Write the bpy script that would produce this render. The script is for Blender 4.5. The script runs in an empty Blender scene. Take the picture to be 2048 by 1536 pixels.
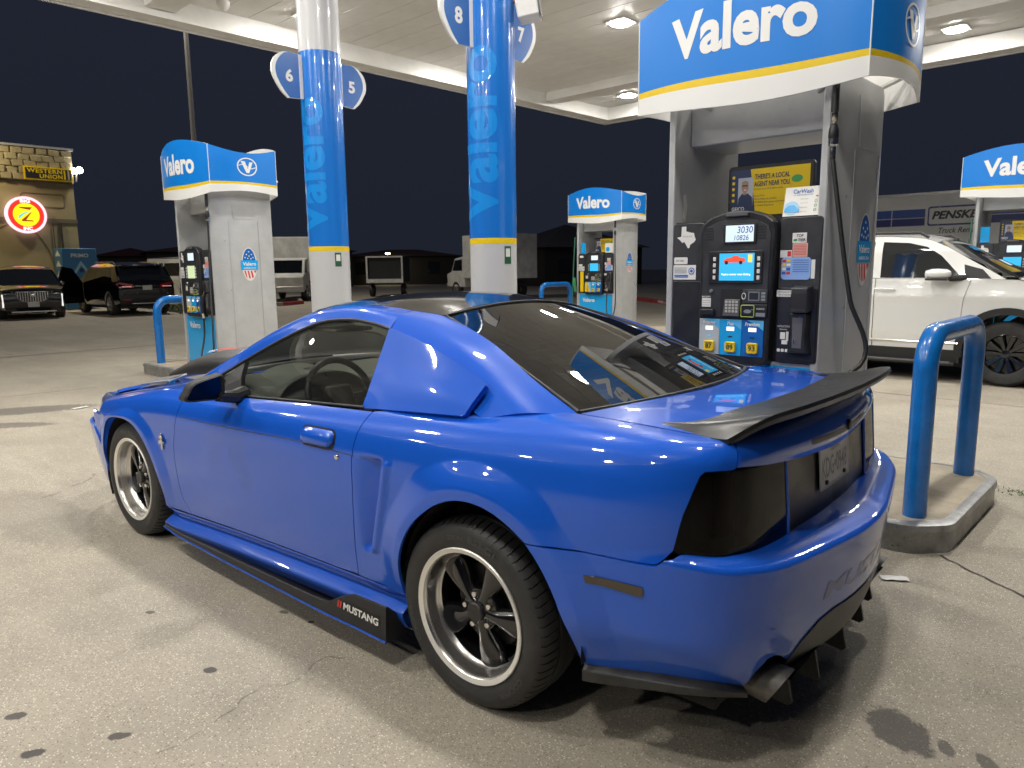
import bpy, bmesh, math, random
from mathutils import Vector, Matrix
from mathutils.geometry import delaunay_2d_cdt
random.seed(7)
R = math.radians
SC = bpy.context.scene
COL = SC.collection

# ------------------------------------------------------------------ camera
cd = bpy.data.cameras.new("camera"); cam = bpy.data.objects.new("camera", cd); COL.objects.link(cam)
cd.sensor_fit = 'HORIZONTAL'; cd.sensor_width = 36.0; cd.lens = 1461.282 / 2048 * 36.0
cd.clip_start = 0.05; cd.clip_end = 900
_yaw, _pit, _rol = R(-49.815), R(9.059), R(-0.65)
_f = Vector((math.cos(_yaw) * math.cos(_pit), math.sin(_yaw) * math.cos(_pit), -math.sin(_pit)))
_r = Vector((math.sin(_yaw), -math.cos(_yaw), 0)); _u = _r.cross(_f)
_c, _s = math.cos(_rol), math.sin(_rol)
_rr = _c * _r + _s * _u; _uu = -_s * _r + _c * _u
cam.matrix_world = Matrix(((_rr.x, _uu.x, -_f.x, -1.585), (_rr.y, _uu.y, -_f.y, 2.538), (_rr.z, _uu.z, -_f.z, 1.463), (0, 0, 0, 1)))
cd.dof.use_dof = True; cd.dof.focus_distance = 4.3; cd.dof.aperture_fstop = 5.0
SC.camera = cam

# ------------------------------------------------------------------ night sky and exposure
W = bpy.data.worlds.new("World"); SC.world = W; W.use_nodes = True
wn = W.node_tree.nodes; wl = W.node_tree.links
bg = wn["Background"]
_tc = wn.new("ShaderNodeTexCoord"); _sx = wn.new("ShaderNodeSeparateXYZ"); _cr = wn.new("ShaderNodeValToRGB")
wl.new(_tc.outputs["Generated"], _sx.inputs[0]); wl.new(_sx.outputs["Z"], _cr.inputs[0]); wl.new(_cr.outputs[0], bg.inputs[0])
_e = _cr.color_ramp.elements
_e[0].position = 0.0; _e[0].color = (0.0100, 0.0122, 0.0200, 1)
_e[1].position = 0.5; _e[1].color = (0.0125, 0.0150, 0.0250, 1)
bg.inputs[1].default_value = 1.0
SC.view_settings.view_transform = 'Standard'; SC.view_settings.look = 'None'
SC.view_settings.exposure = 0.36; SC.view_settings.gamma = 1.0; SC.view_settings.use_curve_mapping = False
SC.render.engine = 'CYCLES'
SC.cycles.max_bounces = 8; SC.cycles.diffuse_bounces = 3; SC.cycles.glossy_bounces = 4; SC.cycles.transparent_max_bounces = 12
SC.cycles.sample_clamp_indirect = 6.0; SC.cycles.use_denoising = True

# ------------------------------------------------------------------ materials
def mat(name, col=(.5, .5, .5), rough=.5, metal=0.0, coat=0.0, emit=None, es=0.0, spec=.5, var=0.0, vscale=4.0, vdet=4.0, bump=0.0, bscale=60.0, dirt=None, rvar=0.0):
    m = bpy.data.materials.new(name); m.use_nodes = True
    nt = m.node_tree; b = nt.nodes["Principled BSDF"]
    b.inputs["Base Color"].default_value = (*col, 1); b.inputs["Roughness"].default_value = rough
    b.inputs["Metallic"].default_value = metal; b.inputs["Specular IOR Level"].default_value = spec
    b.inputs["Coat Weight"].default_value = coat; b.inputs["Coat Roughness"].default_value = .04
    if emit: b.inputs["Emission Color"].default_value = (*emit, 1); b.inputs["Emission Strength"].default_value = es
    if var or bump or rvar:
        tc = nt.nodes.new("ShaderNodeTexCoord")
    if var or rvar:
        n = nt.nodes.new("ShaderNodeTexNoise"); n.inputs["Scale"].default_value = vscale; n.inputs["Detail"].default_value = vdet; n.inputs["Roughness"].default_value = .65
        nt.links.new(tc.outputs["Object"], n.inputs["Vector"])
        if var:
            r = nt.nodes.new("ShaderNodeValToRGB"); nt.links.new(n.outputs["Fac"], r.inputs[0])
            d = dirt or tuple(c * (1 - var) for c in col)
            r.color_ramp.elements[0].position = .32; r.color_ramp.elements[0].color = (*d, 1)
            r.color_ramp.elements[1].position = .68; r.color_ramp.elements[1].color = (*[min(1, c * (1 + var * .35)) for c in col], 1)
            nt.links.new(r.outputs[0], b.inputs["Base Color"])
        if rvar:
            mr = nt.nodes.new("ShaderNodeMapRange"); nt.links.new(n.outputs["Fac"], mr.inputs[0])
            mr.inputs[1].default_value = .3; mr.inputs[2].default_value = .7
            mr.inputs[3].default_value = max(0, rough - rvar); mr.inputs[4].default_value = rough + rvar
            nt.links.new(mr.outputs[0], b.inputs["Roughness"])
    if bump:
        n2 = nt.nodes.new("ShaderNodeTexNoise"); n2.inputs["Scale"].default_value = bscale; n2.inputs["Detail"].default_value = 3
        nt.links.new(tc.outputs["Object"], n2.inputs["Vector"])
        bp = nt.nodes.new("ShaderNodeBump"); bp.inputs["Strength"].default_value = bump; bp.inputs["Distance"].default_value = .01
        nt.links.new(n2.outputs["Fac"], bp.inputs["Height"]); nt.links.new(bp.outputs[0], b.inputs["Normal"])
    return m

def glass(name, tint=(.5, .55, .52), ior=1.5, rough=0.0, boost=1.0, haze=0.0):
    m = bpy.data.materials.new(name); m.use_nodes = True; nt = m.node_tree; nt.nodes.clear()
    o = nt.nodes.new("ShaderNodeOutputMaterial"); t = nt.nodes.new("ShaderNodeBsdfTransparent"); g = nt.nodes.new("ShaderNodeBsdfGlossy")
    f = nt.nodes.new("ShaderNodeFresnel"); f.inputs[0].default_value = ior; mx = nt.nodes.new("ShaderNodeMixShader")
    t.inputs[0].default_value = (*tint, 1); g.inputs["Roughness"].default_value = rough
    mt = nt.nodes.new("ShaderNodeMath"); mt.operation = 'MULTIPLY'; mt.use_clamp = True; mt.inputs[1].default_value = boost
    nt.links.new(f.outputs[0], mt.inputs[0]); nt.links.new(mt.outputs[0], mx.inputs[0])
    nt.links.new(t.outputs[0], mx.inputs[1]); nt.links.new(g.outputs[0], mx.inputs[2])
    if haze:
        df = nt.nodes.new("ShaderNodeBsdfDiffuse"); df.inputs[0].default_value = (.55, .55, .52, 1)
        tc = nt.nodes.new("ShaderNodeTexCoord"); no = nt.nodes.new("ShaderNodeTexNoise"); no.inputs["Scale"].default_value = 9; no.inputs["Detail"].default_value = 6
        nt.links.new(tc.outputs["Object"], no.inputs["Vector"]); ml = nt.nodes.new("ShaderNodeMath"); ml.operation = 'MULTIPLY'; ml.inputs[1].default_value = 2 * haze; nt.links.new(no.outputs["Fac"], ml.inputs[0])
        m2 = nt.nodes.new("ShaderNodeMixShader"); nt.links.new(ml.outputs[0], m2.inputs[0]); nt.links.new(mx.outputs[0], m2.inputs[1]); nt.links.new(df.outputs[0], m2.inputs[2]); nt.links.new(m2.outputs[0], o.inputs[0])
    else: nt.links.new(mx.outputs[0], o.inputs[0])
    return m

def chips(m, col, scale, thr, zfade=None):
    """flecks of another colour (chipped paint, grime) over whatever feeds the base colour"""
    nt = m.node_tree; b = nt.nodes["Principled BSDF"]; L = nt.links.new
    tc = nt.nodes.new("ShaderNodeTexCoord"); n = nt.nodes.new("ShaderNodeTexNoise"); n.inputs["Scale"].default_value = scale; n.inputs["Detail"].default_value = 5; n.inputs["Roughness"].default_value = .7
    L(tc.outputs["Object"], n.inputs["Vector"]); r = nt.nodes.new("ShaderNodeMapRange"); L(n.outputs["Fac"], r.inputs[0]); r.inputs[1].default_value = thr; r.inputs[2].default_value = thr + .02
    x = nt.nodes.new("ShaderNodeMix"); x.data_type = 'RGBA'; L(r.outputs[0], x.inputs[0]); x.inputs[7].default_value = (*col, 1)
    s = b.inputs["Base Color"]
    if s.is_linked: L(s.links[0].from_socket, x.inputs[6])
    else: x.inputs[6].default_value = s.default_value
    L(x.outputs[2], s)
M = {}
M['white'] = mat('white_paint', (.78, .77, .75), .35, var=.12, vscale=3)
M['cream'] = mat('canopy_white', (.80, .79, .76), .45, var=.10, vscale=1.5)
M['vblue'] = mat('sign_blue', (.004, .20, .68), .36, spec=.45)
M['vblue2'] = mat('sign_deep_blue', (.012, .13, .46), .25, coat=.4)
M['vlight'] = mat('sign_light_blue', (.015, .36, .78), .22, coat=.4)
M['yellow'] = mat('sign_yellow', (.80, .56, .012), .3)
M['swhite'] = mat('sign_white', (.80, .80, .78), .3)
M['pgrey'] = mat('pump_grey_metal', (.47, .48, .485), .36, .12, var=.10, vscale=5, rvar=.06)
M['dgrey'] = mat('pump_dark_panel', (.030, .032, .038), .42, var=.25, vscale=9, rvar=.10)
M['dgrey2'] = mat('pump_black_plastic', (.016, .017, .020), .38, var=.2, vscale=12, rvar=.08)
M['mgrey'] = mat('plastic_mid_grey', (.10, .10, .11), .45)
M['lgrey'] = mat('plastic_light_grey', (.45, .44, .40), .45)
M['black'] = mat('matt_black', (.010, .010, .011), .5)
M['rubber'] = mat('rubber', (.022, .022, .022), .62, var=.3, vscale=20, bump=.15, bscale=150)
M['hose'] = mat('hose_rubber', (.014, .015, .016), .42)
M['chrome'] = mat('bright_metal', (.72, .70, .67), .16, 1.0, rvar=.06, vscale=30)
M['steel'] = mat('brushed_steel', (.50, .49, .47), .38, 1.0, rvar=.1, vscale=14)
M['bollard'] = mat('bollard_blue_paint', (.006, .155, .52), .26, coat=.4, var=.16, vscale=14, bump=.05, bscale=40); chips(M['bollard'], (.30, .27, .23), 34, .705)
M['colgrey'] = mat('column_grey', (.52, .525, .54), .3, coat=.3, bump=.10, bscale=26)
M['colblue'] = mat('column_blue_wrap', (.012, .165, .60), .22, coat=.5, bump=.10, bscale=26)
M['collight'] = mat('column_light_blue_print', (.010, .255, .74), .24, coat=.5, bump=.10, bscale=26)
M['red'] = mat('red_print', (.62, .03, .03), .35)
M['paper'] = mat('sticker_white', (.74, .73, .70), .4)
M['ink'] = mat('ink_dark', (.02, .022, .03), .4)
M['inkg'] = mat('ink_grey', (.22, .23, .25), .45)
M['inkb'] = mat('ink_blue', (.02, .11, .42), .4)
M['green'] = mat('ink_green', (.05, .35, .10), .4)
M['pink'] = mat('sticker_pink', (.72, .40, .34), .4)
M['navy'] = mat('print_navy', (.016, .035, .11), .4)
M['lcd'] = mat('lit_lcd', (.3, .35, .4), .3, emit=(.62, .76, 1.0), es=.75)
M['lcdg'] = mat('lit_lcd_green', (.3, .35, .3), .3, emit=(.60, .72, .38), es=.65)
M['scr'] = mat('lit_screen_blue', (.02, .2, .35), .2, emit=(.045, .42, .80), es=.8)
M['scrr'] = mat('lit_screen_red', (.3, .03, .02), .3, emit=(.85, .10, .04), es=.8)
M['scrw'] = mat('lit_screen_white', (.5, .5, .5), .3, emit=(.9, .95, 1), es=.9)
M['scry'] = mat('lit_screen_yellow', (.5, .4, .1), .3, emit=(.85, .70, .10), es=.7)
M['lens'] = mat('lit_canopy_lens', (.9, .9, .9), .4, emit=(1.0, .965, .90), es=250.0)
chips(M['pgrey'], (.22, .21, .20), 11, .69); chips(M['dgrey'], (.11, .11, .11), 16, .66); chips(M['dgrey2'], (.06, .06, .06), 18, .66)
M['lime'] = mat('tap_lime', (.45, .55, .08), .4); M['gs'] = mat('grade_silver', (.42, .47, .50), .35); M['sw'] = mat('grade_swoosh_pale', (.10, .45, .78), .35); M['pb'] = mat('sticker_pale_blue', (.26, .42, .78), .35); M['gh'] = mat('green_hose', (.03, .13, .09), .45)

# ------------------------------------------------------------------ helpers
def link(o, parent=None):
    COL.objects.link(o)
    if parent is not None: o.parent = parent
    return o

def setprops(o, label=None, cat=None, group=None, kind=None):
    if label: o['label'] = label
    if cat: o['category'] = cat
    if group: o['group'] = group
    if kind: o['kind'] = kind
    return o

def thing(name, label, cat, loc=(0, 0, 0), rz=0.0, group=None):
    o = bpy.data.objects.new(name, None); o.empty_display_size = .1; COL.objects.link(o)
    o.location = loc; o.rotation_euler = (0, 0, rz)
    return setprops(o, label, cat, group)

def copy_tree(o, parent=None):
    c = o.copy(); COL.objects.link(c)
    if parent is not None: c.parent = parent
    for ch in list(o.children): copy_tree(ch, c)
    return c

class MB:
    """collects geometry, then links it as ONE mesh object"""
    def __init__(s): s.v = []; s.f = []
    def add(s, vs, fs):
        n = len(s.v); s.v += [tuple(v) for v in vs]; s.f += [tuple(i + n for i in f) for f in fs]; return s
    def box(s, a, b):
        x0, y0, z0 = [min(p, q) for p, q in zip(a, b)]; x1, y1, z1 = [max(p, q) for p, q in zip(a, b)]
        return s.add([(x0, y0, z0), (x1, y0, z0), (x1, y1, z0), (x0, y1, z0), (x0, y0, z1), (x1, y0, z1), (x1, y1, z1), (x0, y1, z1)],
                     [(0, 3, 2, 1), (4, 5, 6, 7), (0, 1, 5, 4), (1, 2, 6, 5), (2, 3, 7, 6), (3, 0, 4, 7)])
    def obox(s, c, ax, ay, az):
        c, ax, ay, az = map(Vector, (c, ax, ay, az)); vs = []
        for k in (-1, 1):
            for i, j in ((-1, -1), (1, -1), (1, 1), (-1, 1)): vs.append(c + i * ax + j * ay + k * az)
        fs = [(0, 3, 2, 1), (4, 5, 6, 7), (0, 1, 5, 4), (1, 2, 6, 5), (2, 3, 7, 6), (3, 0, 4, 7)]
        if ax.cross(ay).dot(az) < 0: fs = [tuple(reversed(f)) for f in fs]
        return s.add(vs, fs)
    def prism(s, poly, fn0, fn1):
        """poly 2D ccw list; fn0/fn1 map (a,b) to the two 3D faces"""
        n = len(poly); vs = [fn0(a, b) for a, b in poly] + [fn1(a, b) for a, b in poly]
        fs = [tuple(reversed(range(n))), tuple(range(n, 2 * n))] + [(i, (i + 1) % n, (i + 1) % n + n, i + n) for i in range(n)]
        return s.add(vs, fs)
    def tube(s, path, r, seg=12, caps=True, closed=False):
        P = [Vector(p) for p in path]; n = len(P); rs = r if isinstance(r, (list, tuple)) else [r] * n
        T = []
        for i in range(n):
            a = P[(i - 1) % n] if (i > 0 or closed) else P[i]; b = P[(i + 1) % n] if (i < n - 1 or closed) else P[i]
            T.append((b - a).normalized())
        up = Vector((0, 0, 1)) if abs(T[0].z) < .9 else Vector((1, 0, 0))
        u = T[0].cross(up).normalized(); vs = []
        for i in range(n):
            u = (u - T[i] * u.dot(T[i])).normalized(); w = T[i].cross(u)
            for k in range(seg):
                t = 2 * math.pi * k / seg; vs.append(P[i] + (u * math.cos(t) + w * math.sin(t)) * rs[i])
        fs = []
        for i in range(n if closed else n - 1):
            for k in range(seg):
                a = i * seg + k; b = i * seg + (k + 1) % seg; j = (i + 1) % n
                fs.append((a, b, j * seg + (k + 1) % seg, j * seg + k))
        if caps and not closed: fs += [tuple(reversed(range(seg))), tuple(range((n - 1) * seg, n * seg))]
        return s.add(vs, fs)
    def cyl(s, p0, p1, r, seg=16, r1=None): return s.tube([p0, p1], [r, r if r1 is None else r1], seg)
    def lathe(s, prof, o=(0, 0, 0), axis='z', seg=32, closed=False):
        vs = []; n = len(prof)
        for k in range(seg):
            t = 2 * math.pi * k / seg; c, d = math.cos(t), math.sin(t)
            for r, h in prof:
                v = {'z': (r * c, r * d, h), 'y': (r * c, h, r * d), 'x': (h, r * c, r * d)}[axis]
                vs.append((v[0] + o[0], v[1] + o[1], v[2] + o[2]))
        fs = []
        for k in range(seg):
            q = (k + 1) % seg
            for i in range(n if closed else n - 1):
                j = (i + 1) % n
                f = (k * n + i, q * n + i, q * n + j, k * n + j)
                fs.append(f if axis != 'y' else tuple(reversed(f)))
        return s.add(vs, fs)
    def grid(s, rows, flip=False):
        n = len(rows[0]); vs = [p for r in rows for p in r]; fs = []
        for i in range(len(rows) - 1):
            for j in range(n - 1):
                f = (i * n + j, i * n + j + 1, (i + 1) * n + j + 1, (i + 1) * n + j)
                fs.append(tuple(reversed(f)) if flip else f)
        return s.add(vs, fs)
    def build(s, name, m, parent=None, loc=None, smooth=None, bevel=0, bseg=2, weld=False, solid=0):
        me = bpy.data.meshes.new(name); me.from_pydata(s.v, [], s.f); me.update()
        if weld:
            bm = bmesh.new(); bm.from_mesh(me); bmesh.ops.remove_doubles(bm, verts=bm.verts, dist=1e-5); bmesh.ops.recalc_face_normals(bm, faces=bm.faces); bm.to_mesh(me); bm.free()
        if smooth is not None:
            me.shade_smooth(); me.set_sharp_from_angle(angle=R(smooth))
        if m: me.materials.append(m)
        o = bpy.data.objects.new(name, me); link(o, parent)
        if loc: o.location = loc
        if solid:
            md = o.modifiers.new('thickness', 'SOLIDIFY'); md.thickness = solid; md.offset = -1
        if bevel:
            md = o.modifiers.new('bevel', 'BEVEL'); md.width = bevel; md.segments = bseg; md.limit_method = 'ANGLE'; md.angle_limit = R(35)
            md.harden_normals = False
            if smooth is None: me.shade_smooth(); me.set_sharp_from_angle(angle=R(30))
        return o

def box(name, a, b, m, parent=None, bevel=0, **k): return MB().box(a, b).build(name, m, parent, bevel=bevel, **k)

_txt = {}
def text2d(s, bold=0.0, shear=0.0, spacing=1.0):
    k = (s, bold, shear, spacing)
    if k in _txt: return _txt[k]
    c = bpy.data.curves.new('t', 'FONT'); c.body = s; c.size = 1; c.resolution_u = 4; c.offset = bold; c.shear = shear; c.space_character = spacing
    c.align_x = 'LEFT'; c.fill_mode = 'FRONT'
    o = bpy.data.objects.new('t', c); COL.objects.link(o)
    dg = bpy.context.evaluated_depsgraph_get(); me = bpy.data.meshes.new_from_object(o.evaluated_get(dg))
    v = [(p.co.x, p.co.y) for p in me.vertices]; f = [tuple(p.vertices) for p in me.polygons]
    bpy.data.objects.remove(o); bpy.data.curves.remove(c); bpy.data.meshes.remove(me)
    if not v: v = [(0, 0)]
    x0 = min(p[0] for p in v); x1 = max(p[0] for p in v); y0 = min(p[1] for p in v); y1 = max(p[1] for p in v)
    _txt[k] = (v, f, (x0, x1, y0, y1)); return _txt[k]

def text(name, s, fn, w, h, m, parent, bold=0.0, shear=0.0, spacing=1.0, cut=0.0, build=True, mb=None):
    """lettering fitted to a w x h rectangle; fn maps (u in 0..w, v in 0..h) to 3D"""
    v, f, (x0, x1, y0, y1) = text2d(s, bold, shear, spacing)
    kx = w / max(1e-6, x1 - x0); ky = h / max(1e-6, y1 - y0)
    v = [((p[0] - x0) * kx, (p[1] - y0) * ky) for p in v]
    if cut:
        bm = bmesh.new(); bv = [bm.verts.new((a, b, 0)) for a, b in v]
        for q in f:
            try: bm.faces.new([bv[i] for i in q])
            except ValueError: pass
        n = int(w / cut)
        for i in range(1, n + 1):
            bmesh.ops.bisect_plane(bm, geom=bm.verts[:] + bm.edges[:] + bm.faces[:], plane_co=(i * cut, 0, 0), plane_no=(1, 0, 0))
        n = int(h / cut)
        for i in range(1, n + 1):
            bmesh.ops.bisect_plane(bm, geom=bm.verts[:] + bm.edges[:] + bm.faces[:], plane_co=(0, i * cut, 0), plane_no=(0, 1, 0))
        bm.verts.index_update(); v = [(q.co.x, q.co.y) for q in bm.verts]; f = [tuple(q.index for q in fc.verts) for fc in bm.faces]; bm.free()
    b = mb or MB(); b.add([fn(a, c) for a, c in v], f)
    return b.build(name, m, parent) if build else b

def lerp(a, b, t): return a + (b - a) * t
def sstep(a, b, x):
    t = max(0.0, min(1.0, (x - a) / (b - a))); return t * t * (3 - 2 * t)
def table(xs, ys, x):
    """monotone-ish cubic through the points (Catmull-Rom on uneven knots)"""
    n = len(xs)
    if x <= xs[0]: return ys[0] + (x - xs[0]) * (ys[1] - ys[0]) / (xs[1] - xs[0])
    if x >= xs[-1]: return ys[-1] + (x - xs[-1]) * (ys[-1] - ys[-2]) / (xs[-1] - xs[-2])
    i = 0
    while x > xs[i + 1]: i += 1
    h = xs[i + 1] - xs[i]; t = (x - xs[i]) / h; d = (ys[i + 1] - ys[i]) / h
    def sl(k):
        if k == 0: return (ys[1] - ys[0]) / (xs[1] - xs[0])
        if k == n - 1: return (ys[-1] - ys[-2]) / (xs[-1] - xs[-2])
        d0 = (ys[k] - ys[k - 1]) / (xs[k] - xs[k - 1]); d1 = (ys[k + 1] - ys[k]) / (xs[k + 1] - xs[k])
        w0 = xs[k + 1] - xs[k]; w1 = xs[k] - xs[k - 1]
        return (d0 * w0 + d1 * w1) / (w0 + w1)
    m0, m1 = sl(i) * h, sl(i + 1) * h
    return (2 * t**3 - 3 * t**2 + 1) * ys[i] + (t**3 - 2 * t**2 + t) * m0 + (-2 * t**3 + 3 * t**2) * ys[i + 1] + (t**3 - t**2) * m1
def catmull(pts, n=8, closed=False):
    P = [Vector(p) for p in pts]; out = []; m = len(P)
    for i in range(m if closed else m - 1):
        p0 = P[(i - 1) % m] if (i > 0 or closed) else P[i] * 2 - P[i + 1]
        p1 = P[i]; p2 = P[(i + 1) % m]; p3 = P[(i + 2) % m] if (i + 2 < m or closed) else P[(i + 1) % m] * 2 - P[i]
        for k in range(n):
            t = k / n; out.append(.5 * ((2 * p1) + (p2 - p0) * t + (2 * p0 - 5 * p1 + 4 * p2 - p3) * t * t + (3 * p1 - p0 - 3 * p2 + p3) * t**3))
    if not closed: out.append(P[-1])
    return out
def inside(poly, x, y):
    c = False; j = len(poly) - 1
    for i in range(len(poly)):
        xi, yi = poly[i]; xj, yj = poly[j]
        if (yi > y) != (yj > y) and x < (xj - xi) * (y - yi) / (yj - yi) + xi: c = not c
        j = i
    return c
def densify(poly, step, closed=True):
    out = []; n = len(poly)
    for i in range(n if closed else n - 1):
        a = poly[i]; b = poly[(i + 1) % n]; k = max(1, int(math.dist(a, b) / step + .5))
        for q in range(k): out.append((lerp(a[0], b[0], q / k), lerp(a[1], b[1], q / k)))
    if not closed: out.append(tuple(poly[-1]))
    return out
def arc2(cx, cy, r, a0, a1, n=24, ry=None):
    return [(cx + r * math.cos(R(lerp(a0, a1, i / n))), cy + (ry or r) * math.sin(R(lerp(a0, a1, i / n)))) for i in range(n + 1)]
def rrect(x0, y0, x1, y1, r, n=4):
    p = []
    for cx, cy, a in ((x1 - r, y0 + r, -90), (x1 - r, y1 - r, 0), (x0 + r, y1 - r, 90), (x0 + r, y0 + r, 180)): p += arc2(cx, cy, r, a, a + 90, n)
    return p

def panel(name, outer, fn, step, m, parent, holes=(), lip=.012, mirror=False, fold=0.0, creases=()):
    """sheet-metal panel: outline in a 2D domain, triangulated with its interior, lifted to 3D by fn, with exact
    normals from fn and a folded edge of depth lip"""
    outer = densify(outer, step); holes = [densify(h, step) for h in holes]
    vs = [Vector(p) for p in outer]; es = [(i, (i + 1) % len(outer)) for i in range(len(outer))]
    for h in holes:
        n = len(vs); vs += [Vector(p) for p in h]; es += [(n + i, n + (i + 1) % len(h)) for i in range(len(h))]
    for cr in creases:
        prev = None
        for q in densify(cr, step * .8, closed=False):
            if inside(outer, *q) and not any(inside(h, *q) for h in holes) and min((q[0] - b[0]) ** 2 + (q[1] - b[1]) ** 2 for b in outer) > (.5 * step) ** 2:
                vs.append(Vector(q))
                if prev is not None: es.append((prev, len(vs) - 1))
                prev = len(vs) - 1
            else: prev = None
    bd = [tuple(v) for v in vs]
    cell = {}
    for q in bd: cell.setdefault((int(q[0] // step), int(q[1] // step)), []).append(q)
    xs = [q[0] for q in outer]; ys = [q[1] for q in outer]
    x = min(xs); row = 0
    ny = int((max(ys) - min(ys)) / step) + 2; nx = int((max(xs) - min(xs)) / step) + 2
    for i in range(nx):
        for j in range(ny):
            a = min(xs) + (i + .5) * step; b = min(ys) + (j + (.25 if i % 2 else .75)) * step
            ci, cj = int(a // step), int(b // step); ok = True
            for di in (-1, 0, 1):
                for dj in (-1, 0, 1):
                    for q in cell.get((ci + di, cj + dj), ()):
                        if (q[0] - a) ** 2 + (q[1] - b) ** 2 < (.55 * step) ** 2: ok = False
            if ok and inside(outer, a, b) and not any(inside(h, a, b) for h in holes): vs.append(Vector((a, b)))
    rv, re, rf, *_ = delaunay_2d_cdt(vs, es, [], 0, 1e-6)
    keep = []
    for f in rf:
        cx = sum(rv[i].x for i in f) / len(f); cy = sum(rv[i].y for i in f) / len(f)
        if inside(outer, cx, cy) and not any(inside(h, cx, cy) for h in holes): keep.append(list(f))
    sgn = -1 if mirror else 1
    e = 8e-4; P = []; N = []
    for q in rv:
        p = Vector(fn(q.x, q.y)); du = Vector(fn(q.x + e, q.y)) - Vector(fn(q.x - e, q.y)); dv = Vector(fn(q.x, q.y + e)) - Vector(fn(q.x, q.y - e))
        n = du.cross(dv)
        n = n.normalized() if n.length > 1e-12 else Vector((0, 0, 1))
        P.append(p); N.append(n)
    flip = getattr(fn, 'flip', False)
    if flip: N = [-n for n in N]
    F = [tuple(reversed(f)) if flip else tuple(f) for f in keep]
    # edge loops
    if lip:
        cnt = {}
        for f in F:
            for i in range(len(f)):
                a, b = f[i], f[(i + 1) % len(f)]; cnt[(a, b)] = 1
        bl = [(a, b) for (a, b) in cnt if (b, a) not in cnt]
        for a, b in bl:
            t = (P[b] - P[a]);
            if t.length < 1e-9: continue
            o = t.normalized().cross(N[a]).normalized()
            k = len(P); P += [P[a].copy(), P[b].copy(), P[b] - N[b] * lip - o * fold, P[a] - N[a] * lip - o * fold]; N += [o, o, o, o]
            F.append((k + 1, k, k + 3, k + 2))
    if mirror:
        P = [Vector((p.x, -p.y, p.z)) for p in P]; N = [Vector((n.x, -n.y, n.z)) for n in N]; F = [tuple(reversed(f)) for f in F]
    me = bpy.data.meshes.new(name); me.from_pydata([tuple(p) for p in P], [], F); me.update(); me.shade_smooth()
    me.normals_split_custom_set_from_vertices([tuple(n) for n in N])
    if m: me.materials.append(m)
    o = bpy.data.objects.new(name, me); link(o, parent); return o

# ------------------------------------------------------------------ station frame (islands run along it)
SA = R(-3.4); SE1 = (math.cos(SA), math.sin(SA)); SE2 = (-math.sin(SA), math.cos(SA))
def ST(a, b, z=0.0): return (-0.9 + a * SE1[0] + b * SE2[0], -2.155 + a * SE1[1] + b * SE2[1], z)
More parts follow.
